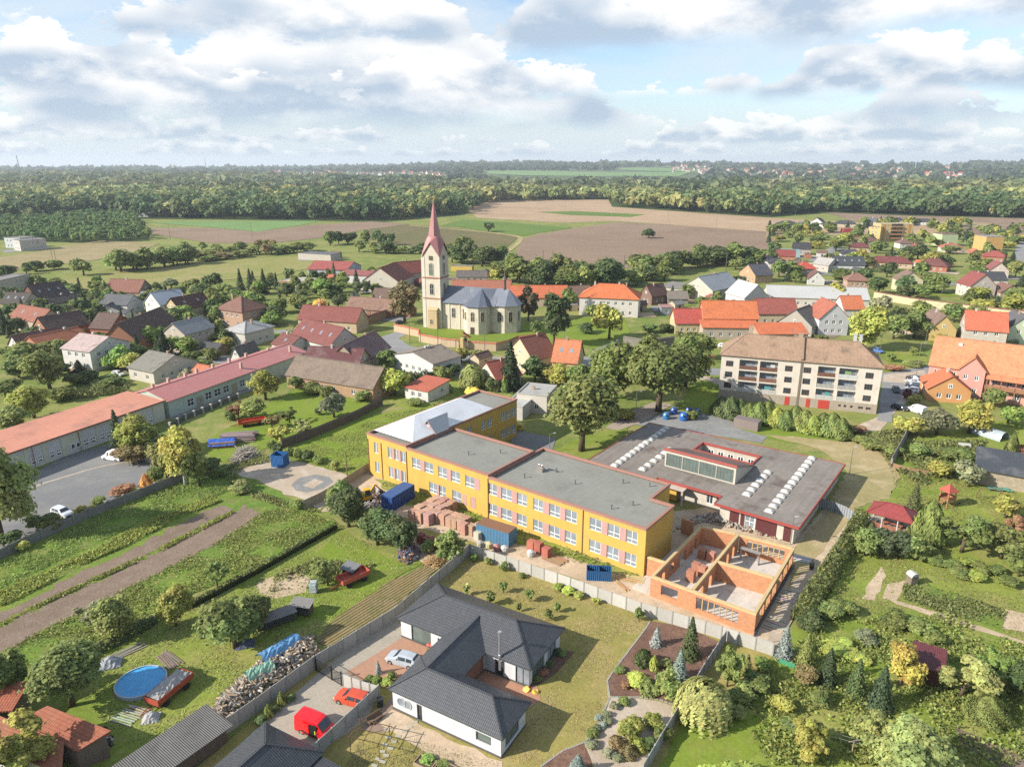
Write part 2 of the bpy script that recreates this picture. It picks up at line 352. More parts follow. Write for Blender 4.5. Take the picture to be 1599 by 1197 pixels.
ground_mat('road_asphalt',((0.206,0.206,0.21),(0.231,0.231,0.231),(0.263,0.256,0.247)),(0.05,0.15,4.0),0.15,0.12)
ground_mat('mulch',((0.156,0.09,0.066),(0.198,0.118,0.086),(0.12,0.072,0.054)),(0.2,1.0,5.0),0.8,0.5)
ground_mat('pale_field',((0.37,0.263,0.168),(0.325,0.23,0.146),(0.403,0.297,0.196)),(0.004,0.02,0.2),0.2,0.12,furrow=(6.0,math.radians(12),0.05))
ground_mat('brown_field',((0.225,0.16,0.112),(0.25,0.18,0.128),(0.2,0.142,0.1)),(0.004,0.02,0.2),0.2,0.12,furrow=(6.0,math.radians(12),0.05))
ground_mat('dull_field',((0.138,0.126,0.058),(0.162,0.134,0.066),(0.12,0.12,0.05)),(0.005,0.03,0.3),0.3,0.2,furrow=(5.0,math.radians(20),0.08))
ground_mat('green_field',((0.103,0.16,0.036),(0.117,0.177,0.041),(0.096,0.144,0.036)),(0.005,0.03,0.3),0.3,0.15)
ground_mat('bright_field',((0.14,0.228,0.077),(0.152,0.24,0.085),(0.132,0.208,0.073)),(0.002,0.01,0.1),0.1,0.1)
ground_mat('tan_field',((0.27,0.216,0.114),(0.234,0.198,0.096),(0.3,0.24,0.144)),(0.01,0.05,0.4),0.3,0.2)
ground_mat('dry_grass',((0.223,0.216,0.074),(0.266,0.23,0.101),(0.173,0.202,0.052)),(0.012,0.06,0.6),0.4,0.25)
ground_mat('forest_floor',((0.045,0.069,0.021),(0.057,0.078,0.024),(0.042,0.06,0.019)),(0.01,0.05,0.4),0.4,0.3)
ground_mat('hill_wood',((0.07,0.1,0.045),(0.1,0.135,0.06),(0.13,0.15,0.07)),(0.002,0.012,0.06),0.6,0.4)
# ------------------------------------------------------------------ the setting: ground, fields, roads
_zc = [0]
def rough_edge(pts,step,amp):
    out = [];r = random.Random(len(pts) * 31 + int(abs(pts[0][0]) * 10));n = len(pts)
    for i in range(n):
        a,b = Vector(pts[i]),Vector(pts[(i + 1) % n]);d = b - a;k = max(1,min(60,int(d.length / step)))
        nn = Vector((-d.y,d.x,0)).normalized()
        for j in range(k):
            out.append(a + d * (j / k) + (nn * r.uniform(-amp,amp) if j else Vector((0,0,0))))
    return out
def patch(name,mat,pts,z=0.0,amp=0.0,step=1.5):
    _zc[0] += 1;zz = z * 0.5 + 0.006 + 0.0010 * _zc[0]
    P = [at(*p) for p in pts]
    if amp: P = rough_edge(P,step,amp)
    if len(P) > 3 and sum(P[i].x * P[(i + 1) % len(P)].y - P[(i + 1) % len(P)].x * P[i].y for i in range(len(P))) < 0: P = P[::-1]
    mb = MB();mb.poly([(p.x,p.y,zz) for p in P])
    return struct(obj(name,mb,mat))
def strip(name,mat,pts,w,z=0.0,closed=False):
    """ribbon of width w (metres) along a surveyed line"""
    _zc[0] += 1;zz = z * 0.5 + 0.006 + 0.0010 * _zc[0]
    P = [at(*p) for p in pts];mb = MB();Lf,Rt = [],[]
    # smooth the line
    for _ in range(2):
        Q = [P[0]]
        for i in range(len(P) - 1): Q += [P[i] * .75 + P[i + 1] * .25,P[i] * .25 + P[i + 1] * .75]
        P = Q + [P[-1]]
    for i,p in enumerate(P):
        d = (P[min(i + 1,len(P) - 1)] - P[max(i - 1,0)]).normalized();n = Vector((-d.y,d.x,0)) * (w / 2)
        Lf.append(p + n);Rt.append(p - n)
    for i in range(len(P) - 1):
        mb.poly([(q.x,q.y,zz) for q in (Rt[i],Rt[i + 1],Lf[i + 1],Lf[i])])
    return struct(obj(name,mb,mat))

g = MB();R0 = 8200
g.poly([(-R0,-300,0),(R0,-300,0),(R0,R0,0),(-R0,R0,0)]);struct(obj('ground',g,'meadow'))
# far fields
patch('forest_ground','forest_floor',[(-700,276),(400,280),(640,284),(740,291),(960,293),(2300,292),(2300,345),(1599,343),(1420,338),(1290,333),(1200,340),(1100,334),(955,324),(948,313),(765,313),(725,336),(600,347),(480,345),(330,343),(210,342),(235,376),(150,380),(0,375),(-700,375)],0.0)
patch('field','pale_field',[(745,340),(728,326),(755,317),(770,310),(950,312),(956,323),(1100,333),(1250,343),(1340,347),(1599,349),(1900,352),(1900,368),(1200,366),(1060,352),(960,345),(880,348)],0.2)
patch('field','brown_field',[(790,416),(818,373),(840,366),(888,358),(960,347),(1060,352),(1200,362),(1215,372),(1195,396),(1120,402),(1000,418),(880,424)],0.25)
patch('field','brown_field',[(1290,332),(1420,337),(1599,341),(1900,348),(1900,372),(1560,372),(1440,352),(1330,345)],0.3)
patch('field','green_field',[(838,331),(900,330),(1008,335),(985,339),(890,336)],0.35)
patch('field','green_field',[(722,343),(800,348),(895,356),(838,364),(818,369),(760,360),(690,352)],0.35)
patch('field','dull_field',[(580,356),(640,351),(690,354),(760,362),(808,371),(790,388),(770,394),(690,392),(560,372)],0.3)
patch('field','bright_field',[(225,347),(330,345),(500,345),(470,352),(400,362),(330,355)],0.35)
patch('field','brown_field',[(215,356),(330,356),(400,362),(480,352),(580,346),(640,350),(575,358),(500,372),(420,380),(330,380),(240,366)],0.3)
patch('field','tan_field',[(-60,412),(60,393),(110,382),(160,376),(250,380),(215,394),(150,406),(60,418),(-60,430)],0.3)
patch('field','dry_grass',[(100,437),(180,424),(300,412),(400,404),(520,398),(530,410),(440,428),(330,440),(240,444),(120,462)],0.3)
patch('field','tan_field',[(1200,352),(1240,350),(1245,362),(1210,372),(1195,372)],0.33)
patch('field','tan_field',[(1445,345),(1545,348),(1540,356),(1450,352)],0.42)
strip('track','trodden',[(640,352),(700,357),(770,364),(806,368),(816,373),(800,388),(785,396)],4.0,0.35)
# village ground
patch('street','road_asphalt',[(560,545),(590,528),(618,518),(640,512),(648,516),(622,528),(640,540),(720,552),(830,562),(940,560),(950,570),(830,573),(700,562),(620,552),(585,562)],0.02,0.2,3)
strip('street','road_asphalt',[(926,500),(955,530),(935,560),(1005,570),(1110,580),(1250,590),(1380,592),(1450,578),(1540,566),(1640,556)],7.5,0.03)
strip('street','road_asphalt',[(250,556),(300,545),(350,530),(420,520),(480,512)],5.0,0.02)
strip('street','road_asphalt',[(1270,408),(1290,396),(1317,380),(1322,370),(1290,362)],7.0,0.04)
strip('street','road_asphalt',[(1590,410),(1596,392),(1600,375)],7.0,0.04)
strip('pavement','sandy_gravel',[(1000,580),(1120,592),(1128,600)],4.0,0.03)
patch('parking_area','sandy_gravel',[(1380,585),(1445,578),(1450,602),(1400,640),(1385,660),(1375,672),(1330,676),(1290,668),(1340,664),(1372,650)],0.05,0.1)
patch('parking_area','road_asphalt',[(1378,596),(1440,600),(1415,608),(1395,640),(1392,660),(1370,656)],0.09,0.1)
patch('lawn','lush_lawn',[(1078,600),(1122,585),(1121,640),(1080,655),(1060,640)],0.02,0.2)
patch('lawn','garden_lawn',[(1378,548),(1440,545),(1450,565),(1390,575)],0.12,0.2)
patch('churchyard_grass','lush_lawn',[(632,515),(700,508),(830,505),(900,500),(960,520),(905,545),(800,535),(700,528)],0.05,0.2)
patch('lawn','lush_lawn',[(900,495),(975,500),(985,520),(930,545),(880,530)],0.02,0.2)
patch('garden','garden_lawn',[(640,590),(760,575),(790,600),(800,620),(760,625),(700,640),(640,640),(600,625)],0.02,0.3)
patch('lawn','lush_lawn',[(1210,650),(1300,668),(1330,690),(1240,692),(1150,676),(1140,655)],0.02,0.3)
# yards round the school
patch('schoolyard','bare_earth',[(500,800),(545,765),(582,740),(1010,900),(1045,830),(1030,800),(1120,790),(1245,840),(1290,790),(1335,795),(1310,850),(1240,950),(1212,1020),(1180,1008),(1000,948),(740,858),(702,874),(665,884),(632,862),(640,810),(560,790)],0.02,0.25)
patch('yard_grass','garden_lawn',[(585,748),(620,752),(1000,898),(990,905),(880,868),(760,838),(690,818),(620,780)],0.05,0.5,1.2)
patch('yard_grass','dry_lawn',[(650,825),(720,840),(770,862),(850,888),(905,905),(880,912),(800,880),(740,855),(690,850)],0.05,0.5,1.2)
patch('yard_track','trodden',[(1288,800),(1322,778),(1335,797),(1300,840),(1246,905),(1228,930),(1238,860)],0.06,0.3)
patch('playing_yard','trodden',[(1190,678),(1330,690),(1385,708),(1407,745),(1388,778),(1335,793),(1290,800),(1322,735),(1280,702)],0.05,0.4)
patch('building_site','sandy_gravel',[(355,742),(375,722),(430,716),(475,722),(545,742),(580,724),(584,742),(545,766),(500,795),(470,778),(430,768),(380,752)],0.04,0.3)
patch('gravel_ring','grey_gravel',[(455,757),(468,746),(492,741),(514,745),(521,752),(505,763),(480,769),(462,766)],0.06,0.2)
patch('sand_patch','sandy_gravel',[(472,758),(490,748),(506,752),(489,763)],0.08,0.15)
patch('lawn','lush_lawn',[(445,705),(520,668),(600,645),(690,630),(660,655),(578,690),(579,724),(546,741),(505,730),(462,718)],0.03,0.15)
patch('lawn','lush_lawn',[(320,690),(400,640),(480,598),(560,612),(598,640),(560,655),(450,690),(400,706),(350,722),(325,715)],0.02,0.3)
patch('gravel_area','grey_gravel',[(980,662),(1050,640),(1140,652),(1150,668),(1198,682),(1190,692),(1050,670)],0.04,0.2)
patch('footpath','paver',[(990,640),(1020,628),(1050,632),(1000,660),(965,672),(945,668)],0.06,0.1).color = (0.36,0.29,0.235,1)
patch('asphalt_yard','asphalt',[(790,668),(868,684),(862,706),(836,712),(800,695)],0.04)
patch('lawn','garden_lawn',[(862,706),(905,682),(985,662),(968,690),(915,728),(880,722)],0.05,0.2)
patch('lawn','garden_lawn',[(1335,795),(1388,778),(1407,745),(1385,708),(1400,690),(1599,650),(1720,700),(1720,860),(1599,900),(1450,880),(1345,850)],0.03,0.3)
# car park on the left
patch('car_park','asphalt',[(-60,775),(0,757),(63,733),(101,712),(180,690),(218,712),(246,720),(238,745),(200,768),(110,812),(40,840),(-60,885)],0.04)
strip('painted_line','sandy_gravel',[(0,797),(50,760),(100,745),(150,730),(192,722)],0.5,0.06)
strip('shop_pavement','paver',[(266,654),(380,610),(470,572)],4.0,0.03).color = (0.26,0.25,0.235,1)
# the kitchen garden strips
patch('vegetable_plot','weedy',[(-80,905),(0,870),(140,802),(290,744),(340,735),(400,748),(470,785),(528,818),(430,872),(250,952),(0,1072),(-80,1100)],0.02,0.4)
patch('ploughed_strip','soil',[(-60,981),(0,956),(32,944),(140,887),(203,859),(296,810),(343,788),(365,794),(250,855),(75,935),(0,970),(-60,998)],0.05,0.6,0.8)
patch('ploughed_strip','soil',[(-60,1008),(0,980),(75,943),(250,862),(366,800),(378,789),(412,803),(332,854),(230,905),(178,932),(78,980),(0,1020),(-60,1052)],0.05,0.6,0.8)
patch('orchard_lawn','garden_lawn',[(-80,1100),(0,1074),(150,1005),(330,925),(528,822),(580,855),(660,878),(612,906),(522,970),(498,1003),(400,1090),(330,1140),(230,1240),(-80,1240)],0.03,0.3)
patch('orchard_lawn','lush_lawn',[(530,826),(600,872),(640,872),(610,905),(520,968),(440,960),(480,880)],0.05,0.4)
patch('stubble_strip','stubble',[(668,884),(699,877),(600,962),(518,1012),(494,1002),(520,968),(612,905)],0.06,0.25)
patch('bare_bed','bare_earth',[(400,912),(470,885),(485,905),(478,925),(430,935),(405,925)],0.07,0.3)
# the bungalow's plot
patch('lawn','dry_lawn',[(735,862),(1212,1022),(1140,1085),(1012,1230),(270,1230),(520,1020)],0.05,0.0)
patch('driveway','paver',[(480,1066),(510,1040),(575,984),(616,962),(634,990),(600,1030),(590,1085),(572,1126),(500,1172),(420,1230),(300,1230)],0.08).color = (0.38,0.335,0.27,1)
patch('driveway','paver',[(632,993),(672,1004),(655,1040),(610,1078),(563,1062),(540,1050),(590,1020)],0.10).color = (0.42,0.235,0.155,1)
patch('terrace','paver',[(735,1040),(790,1040),(838,1068),(845,1092),(822,1110),(800,1085),(740,1064)],0.10).color = (0.42,0.225,0.145,1)
patch('terrace','paver',[(560,1140),(616,1085),(640,1095),(600,1145)],0.09).color = (0.28,0.20,0.15,1)
patch('worn_earth','bare_earth',[(612,1108),(660,1135),(785,1190),(770,1240),(700,1200),(650,1165),(590,1130)],0.09,0.3)
patch('flower_bed','mulch',[(1015,970),(1066,978),(1124,1003),(1098,1049),(1066,1094),(1058,1103),(1030,1094),(998,1089),(955,1087),(947,1063),(960,1045),(1008,982)],0.09,0.1)
patch('sand_bed','sandy_gravel',[(953,1089),(998,1091),(1030,1096),(1057,1105),(1000,1210),(932,1210),(912,1160),(940,1120)],0.10,0.15)
patch('flower_bed','mulch',[(845,1197),(880,1172),(912,1160),(938,1230),(820,1230)],0.09,0.1)
patch('flower_bed','mulch',[(866,1014),(897,1018),(868,1052),(826,1078),(824,1066)],0.09,0.1)
# gardens on the right
patch('garden','garden_lawn',[(1212,1022),(1262,940),(1330,830),(1345,850),(1450,880),(1599,900),(1720,860),(1720,1240),(1012,1240),(1142,1085)],0.03,0.3)
patch('lawn','lush_lawn',[(1012,1235),(1062,1125),(1120,1090),(1205,1125),(1190,1170),(1120,1235)],0.06,0.3)
patch('clover_plot','weedy',[(1407,918),(1425,905),(1500,930),(1572,955),(1566,982),(1480,960),(1412,936)],0.08,0.2)
patch('bare_bed','bare_earth',[(1345,935),(1362,905),(1376,885),(1384,900),(1366,938)],0.08,0.25)
patch('bare_bed','bare_earth',[(1378,935),(1386,912),(1416,905),(1408,925),(1400,938)],0.08,0.25)
patch('bare_bed','bare_earth',[(1570,952),(1720,985),(1720,1010),(1564,982)],0.08,0.25)
patch('garden_path','bare_earth',[(1385,934),(1430,947),(1530,978),(1599,1002),(1599,1006),(1500,978),(1400,944)],0.09,0.15)
patch('dug_bed','soil',[(1490,1135),(1560,1165),(1720,1210),(1720,1260),(1560,1197),(1500,1165)],0.09,0.2)
patch('gravel_area','sandy_gravel',[(1195,1005),(1240,905),(1262,905),(1225,1000)],0.10,0.2)

# low hills on the horizon, with their own relief
def hill_z(x,y):
    r = math.hypot(x,y)
    if r < 2300: return 0.0
    t = min(1.0,(r - 2300) / 3200.0);s = t * t * (3 - 2 * t)
    a = x / max(y,1.0)
    side = 0.10 + 0.90 / (1 + math.exp(-(a + 0.17) / 0.045))
    w = 38 + 5 * math.sin(a * 9 + 0.6) + 3 * math.sin(a * 23 + 2) + 1.5 * math.sin(a * 51)
    fall = 1.0 if r < 6500 else max(0.55,1 - (r - 6500) / 9000)
    return s * side * w * fall
mb = MB();rs = [2300,2500,2750,3000,3300,3600,4000,4400,4800,5300,5900,6600,7400,8400];na = 110
for r in rs:
    for i in range(na + 1):
        a = -1.15 + 2.3 * i / na;x,y = r * math.sin(a),r * math.cos(a);mb.v.append((x,y,hill_z(x,y) + (0.6 if r > 2300 else -0.5)))
for j in range(len(rs) - 1):
    for i in range(na):
        k = j * (na + 1) + i;mb.f.append((k,k + 1,k + na + 2,k + na + 1));mb.m.append(0)
me = mb.mesh('hills',True);struct(obj('hills',me,'hill_wood'))
def at_hill(x,y):
    u = (x - 799.5) / FPX;v = (y - 598.5) / FPX;d = Vector((u,CP - v * SP_,-(SP_ + v * CP)))
    t = 1800.0
    while t < 16000:
        p = Vector((0,0,CAMH)) + d * t
        if p.z <= hill_z(p.x,p.y) + 0.6: return p
        t += 10
    return None
def hill_patch(name,mat,pts,n=14):
    """field sheet that follows the slope: quads between an upper and a lower surveyed edge"""
    up,lo = pts;mb = MB()
    def samp(e,t):
        k = t * (len(e) - 1);i = min(int(k),len(e) - 2);f = k - i
        return e[i][0] + (e[i + 1][0] - e[i][0]) * f,e[i][1] + (e[i + 1][1] - e[i][1]) * f
    m = 6;rows = []
    for j in range(m + 1):
        row = []
        for i in range(n + 1):
            a,b = samp(up,i / n),samp(lo,i / n);f = j / m
            p = at_hill(a[0] + (b[0] - a[0]) * f,a[1] + (b[1] - a[1]) * f) or at_hill(b[0],b[1] + 1)
            row.append((p.x,p.y,hill_z(p.x,p.y) + 2.5))
        rows.append(row)
    for j in range(m):
        for i in range(n): mb.poly([rows[j + 1][i],rows[j + 1][i + 1],rows[j][i + 1],rows[j][i]])
    return struct(obj(name,mb,mat))
hill_patch('field','bright_field',([(760,268),(800,267),(960,270),(1080,269)],[(762,272),(820,275),(940,276),(1060,276)]))
hill_patch('field','bright_field',([(968,263),(1010,262),(1080,265),(1100,267)],[(968,266),(1020,268),(1080,269),(1100,269)]))
hill_patch('field','bright_field',([(1148,284),(1200,283),(1240,284),(1255,286)],[(1150,290),(1180,293),(1220,292),(1250,289)]))
hill_patch('field','pale_field',([(650,273),(680,273),(700,274)],[(650,276),(680,276.5),(700,277)]))
# ------------------------------------------------------------------ buildings
def C(r,g,b):
    c = col3((r,g,b));l = .3 * c[0] + .6 * c[1] + .1 * c[2];return tuple(min(0.80,v * 0.48 + l * 0.07 + .010) for v in c)       # surface colour from how it looks in the sun
WHITE = C(238,236,230)
_wcache = {}
def window_meshes(w,h,style,near,pane):
    k = (round(w,2),round(h,2),style,near,pane)
    if k in _wcache: return _wcache[k]
    f = MB();t = 0.09 if near else 0.12;y0,y1 = -0.05,0.03
    f.box(0,w,y0,y1,0,t);f.box(0,w,y0,y1,h - t,h);f.box(0,t,y0,y1,t,h - t);f.box(w - t,w,y0,y1,t,h - t)
    m = t * 0.9
    if style in ('2','T','X'): f.box(w / 2 - m / 2,w / 2 + m / 2,y0,y1,t,h - t)
    if style in ('T','X'):
        z = h * (0.33 if style == 'T' else 0.5)
        f.box(t,w / 2 - m / 2,y0,y1,z,z + m);f.box(w / 2 + m / 2,w - t,y0,y1,z,z + m)
    if style == '3':
        for q in (1,2): f.box(w * q / 3 - m / 2,w * q / 3 + m / 2,y0,y1,t,h - t)
    if style == 'N':
        n = max(2,int(w / 0.55))
        for q in range(1,n): f.box(w * q / n - 0.03,w * q / n + 0.03,y0,y1,t,h - t)
    if near:
        p = MB();p.poly([(t,0,t),(w - t,0,t),(w - t,0,h - t),(t,0,h - t)])
        fm,pm = f.mesh('window'),p.mesh('pane');fm.materials.append(MAT['window_frame']);pm.materials.append(MAT[pane])
    else:
        f.poly([(t,0,t),(w - t,0,t),(w - t,0,h - t),(t,0,h - t)],1)
        fm,pm = f.mesh('window'),None;fm.materials.append(MAT['window_frame']);fm.materials.append(MAT[pane])
    _wcache[k] = (fm,pm);return fm,pm
def place_window(parent,p0,d,u,z,w,h,style='2',near=False,depth=0.16,fcol=(0.75,0.75,0.73),pane='glass',name='window'):
    fm,pm = window_meshes(w,h,style,near,pane);n_in = Vector((-d.y,d.x,0))
    p = Vector((p0[0],p0[1],0)) + d * u + n_in * (depth - 0.02)
    o = obj(name,fm,None,parent,fcol,(p.x,p.y,z),math.atan2(d.y,d.x))
    if pm: obj('pane',pm,None,o)
    return o
def facade(mb,parent,p0,p1,z0,z1,wins=(),near=False,depth=0.16,fcol=(0.75,0.75,0.73),pane='glass',m=0):
    """wins: (u, z, w, h[, style[, pane]]) measured from p0 as seen from outside left to right"""
    d = (Vector((p1[0],p1[1],0)) - Vector((p0[0],p0[1],0))).normalized()
    mb.wall(p0,p1,z0,z1,[w[:4] for w in wins],depth,m)
    for w in wins:
        place_window(parent,p0,d,w[0],w[1],w[2],w[3],w[4] if len(w) > 4 else '2',near,depth,fcol,w[5] if len(w) > 5 else pane)
def gable_roof(mb,L,D,hw,hr,ov=0.4,og=0.3,t=0.16):
    sl = hr / (D / 2);ye = D / 2 + ov;ze = hw - ov * sl + t;X = L / 2 + og;zr = hw + hr + t
    mb.slab([(-X,-ye,ze),(X,-ye,ze),(X,0,zr),(-X,0,zr)],t);mb.slab([(X,ye,ze),(-X,ye,ze),(-X,0,zr),(X,0,zr)],t)
    mb.bar((-X,0,zr + 0.03),(X,0,zr + 0.03),0.3,0.14)
def hip_roof(mb,L,D,hw,hr,ov=0.5,t=0.18,hipl=None):
    X,Y = L / 2 + ov,D / 2 + ov;hl = min(X,Y if hipl is None else hipl);rx = max(0.05,X - hl);z0,z1,zr = hw - 0.02,hw + t,hw + hr + t
    v = [(-X,-Y,z0),(X,-Y,z0),(X,Y,z0),(-X,Y,z0),(-X,-Y,z1),(X,-Y,z1),(X,Y,z1),(-X,Y,z1),(-rx,0,zr),(rx,0,zr)]
    mb.add(v,[(0,3,2,1),(0,1,5,4),(1,2,6,5),(2,3,7,6),(3,0,4,7),(4,5,9,8),(5,6,9),(6,7,8,9),(7,4,8)])
    for a,b in ((8,9),(8,4),(8,7),(9,5),(9,6)):
        p,q = Vector(v[a]),Vector(v[b]);mb.bar(p + Vector((0,0,.03)),q + Vector((0,0,.03)),0.22,0.10)
def auto_wins(L,z0,hw,r,ww=1.1,wh=1.3,gap=3.2,edge=0.9):
    out = [];rows = max(1,int((hw - z0 + 0.4) / 2.7));n = max(1,int((L - 2 * edge + gap - ww) / gap))
    for j in range(rows):
        for i in range(n):
            if r.random() < 0.12 and n > 1: continue
            u = edge + (L - 2 * edge - ww) * ((i + 0.5) / n if n > 1 else 0.5);z = z0 + 1.0 + j * (hw - z0) / rows
            if z + wh < hw - 0.2: out.append((u,z,ww,wh,'2'))
    return out
def box_house(name,label,cat,a,b,h,D,roof='x',hr=3.0,wall=WHITE,roofc=C(180,90,70),rm='clay_tile',wm='plaster',
              wins='auto',chim=1,near=False,group=None,ov=0.4,sky=0,door=True,parapet=True,z0=0.0,flip=False,c=None):
    """house from its surveyed front eaves corner pixels a, b at height h; depth D away from the viewer"""
    P,Q = at(*a,h),at(*b,h)
    if c is not None:
        R_ = at(*c,h);u = (Q - P);u.z = 0;u.normalize();D = abs((R_ - Q).dot(Vector((-u.y,u.x,0))))
    d = Q - P;d.z = 0;L = d.length;d.normalize();n = Vector((-d.y,d.x,0))
    if n.dot(P + Q) < 0: n = -n
    ctr = (P + Q) / 2 + n * (D / 2);ctr.z = 0;rz = math.atan2(d.y,d.x)
    t = thing(name,label,cat,ctr,rz,group)
    r = random.Random(int(a[0] * 7 + a[1]))
    ry = roof == 'y'                                            # ridge runs away from the viewer
    hl,hd = L / 2,D / 2;W = MB()
    sides = [((-hl,-hd),(hl,-hd),L),((hl,-hd),(hl,hd),D),((hl,hd),(-hl,hd),L),((-hl,hd),(-hl,-hd),D)]
    cam_l = Matrix.Rotation(-rz,3,'Z') @ (Vector((0,0,0)) - ctr)
    for i,(p,q,l) in enumerate(sides):
        nx = ((0,-1),(1,0),(0,1),(-1,0))[i];vis = nx[0] * (cam_l.x - nx[0] * hl) + nx[1] * (cam_l.y - nx[1] * hd) > 0
        ww = []
        if isinstance(wins,dict): ww = wins.get(i,[])
        elif wins == 'auto' and vis: ww = auto_wins(l,z0,h,r)
        top = h
        if roof == 'm' and i == 2: top = h + hr
        facade(W,t,p,q,0,top,ww,near)
        if roof == 'm' and i in (1,3):
            y = (-hd,hd) if i == 1 else (hd,-hd);x = hl if i == 1 else -hl
            W.poly([(x,y[0],h),(x,y[1],h),(x,hd,h + hr)])
    if roof == 'x':
        for x,s in ((hl,1),(-hl,-1)): W.poly([(x,-hd * s,h),(x,hd * s,h),(x,0,h + hr)])
    if ry:
        for y,s in ((-hd,1),(hd,-1)): W.poly([(-hl * s,y,h),(hl * s,y,h),(0,y,h + hr)])
    obj('wall',W,wm,t,wall)
    # gable windows in the attic, set on a proud frame
    if wins == 'auto' and hr > 2.6 and roof in 'xy' and not near:
        if ry and cam_l.y < 0: place_window(t,(-hl,-hd),Vector((1,0,0)),hl - 0.45,h + 0.5,0.9,1.1,'2',False,-0.02)
        if roof == 'x' and abs(cam_l.x) > hl:
            s = 1 if cam_l.x > 0 else -1;place_window(t,(s * hl,-hd * s),Vector((0,s,0)),hd - 0.45,h + 0.5,0.9,1.1,'2',False,-0.02)
    R = MB();zr = h + hr
    if roof == 'x': gable_roof(R,L,D,h,hr,ov)
    elif ry:
        R2 = MB();gable_roof(R2,D,L,h,hr,ov);R.add([(-v[1],v[0],v[2]) for v in R2.v],R2.f)
    elif roof in 'hp': hip_roof(R,L,D,h,hr,ov + 0.1,hipl=(L / 2 if roof == 'p' else None) if L > D else None) if L >= D * 0.98 else R.add(*_rot_hip(L,D,h,hr,ov + 0.1))
    elif roof == 'm': R.slab([(-hl - ov,-hd - ov,h - ov * hr / D + .15),(hl + ov,-hd - ov,h - ov * hr / D + .15),(hl + ov,hd + ov,h + hr + ov * hr / D + .15),(-hl - ov,hd + ov,h + hr + ov * hr / D + .15)],0.16)
    else:
        R.box(-hl + .02,hl - .02,-hd + .02,hd - .02,h - 0.25,h - 0.02);zr = h
        if parapet:
            for x0,x1,y0,y1 in ((-hl - .08,hl + .08,-hd - .08,-hd + .22),(-hl - .08,hl + .08,hd - .22,hd + .08),(-hl - .08,-hl + .22,-hd + .22,hd - .22),(hl - .22,hl + .08,-hd + .22,hd - .22)):
                R.box(x0,x1,y0,y1,h - .05,h + .22)
    ro = obj('roof',R,rm,t,roofc)
    for q in range(chim):
        cx = r.uniform(-.3,.3) * (L if not ry else 1.5);cy = r.uniform(-.1,.2) * (D if ry else 1.5)
        zc = (h + hr * 0.7) if roof in 'xyhp' else h - .3
        ch = MB();ch.box(cx - .28,cx + .28,cy - .28,cy + .28,zc - 0.6,zr + .75);ch.box(cx - .34,cx + .34,cy - .34,cy + .34,zr + .75,zr + .87)
        obj('chimney',ch,'plaster',t,C(205,170,145) if r.random() < .6 else C(225,220,210))
    sl = hr / ((L if ry else D) / 2)
    for q in range(sky):
        k = MB();f = (q + 0.7) / (sky + 0.4);yy = -(L if ry else D) / 4;za = h + hr / 2 + .17
        xx = -(D if ry else L) / 2 + (D if ry else L) * f;dy = .5;dz = dy * sl
        vs_ = [(xx - .4,yy - dy,za - dz + .05),(xx + .4,yy - dy,za - dz + .05),(xx + .4,yy + dy,za + dz + .05),(xx - .4,yy + dy,za + dz + .05)]
        if ry: vs_ = [(-v[1],v[0],v[2]) for v in vs_]
        k.slab(vs_,.12);obj('skylight',k,'curtained_glass',t)
    return t
def _rot_hip(L,D,h,hr,ov):
    R2 = MB();hip_roof(R2,D,L,h,hr,ov);return [(-v[1],v[0],v[2]) for v in R2.v],R2.f
def u_on(o,d,x,z):
    """distance along the wall line o + d*u (at height z) that is seen at photo column x"""
    lo,hi = -60.0,120.0
    f = lambda u: px_of((o.x + d.x * u,o.y + d.y * u,z))[0] - x
    s = 1 if f(hi) > f(lo) else -1
    for _ in range(50):
        m = (lo + hi) / 2
        if f(m) * s > 0: hi = m
        else: lo = m
    return lo

# ---- the yellow school ----
S0 = at(582,742);SA = math.radians(-37.345);SD = Vector((math.cos(SA),math.sin(SA),0));SN = Vector((-SD.y,SD.x,0))
def sl(x,y,z=0.0): p = S0 + SD * x + SN * y;p.z = z;return p
school = thing('school_building','long two-storey yellow school with pink window panels and flat grey roofs','school',S0,SA)
YEL,PINK,TRIM = (.47,.31,.075),C(224,172,164),C(196,138,118)
def uwin(pairs,rows):
    out = []
    for x0,x1 in pairs:
        u0,u1 = u_on(S0,SD,x0,3.0),u_on(S0,SD,x1,3.0)
        for z,h in rows: out.append((u0,z,u1 - u0,h,'T','curtained_glass'))
    return out
XA0,XA1,XB1,XC1,HA,HB,HC = -0.9,9.6,28.6,57.3,8.4,8.0,7.6
def school_block(x0,x1,D,H,wf,wr=(),wl=(),poly=None,cap=TRIM):
    W = MB();poly = poly or [(x0,0),(x1,0),(x1,D),(x0,D)]
    for i in range(len(poly)):
        p,q = poly[i],poly[(i + 1) % len(poly)]
        ws = [(w[0] - x0,) + tuple(w[1:]) for w in wf] if i == 0 else (wr if i == 1 else ())
        facade(W,school,p,q,0,H,ws,True,0.18)
    obj('wall',W,'plaster',school,YEL)
    R = MB();R.add([(p[0],p[1],H - 0.30) for p in poly],[tuple(range(len(poly)))]);obj('roof',R,'bitumen',school,C(163,163,152))
    K = MB();n = len(poly)
    cx = sum(p[0] for p in poly) / n;cy = sum(p[1] for p in poly) / n
    for i in range(n):
        p,q = Vector((*poly[i],0)),Vector((*poly[(i + 1) % n],0));d = (q - p).normalized();nn = Vector((-d.y,d.x,0))
        a,b = p - d * 0.02 + nn * 0.08,q + d * 0.02 + nn * 0.08
        K.bar((a.x,a.y,H + .02 + .001 * i),(b.x,b.y,H + .02 + .001 * i),0.42,0.34)
    obj('cornice',K,'plaster',school,cap)
rows2 = ((0.95,2.05),(4.6,2.05))
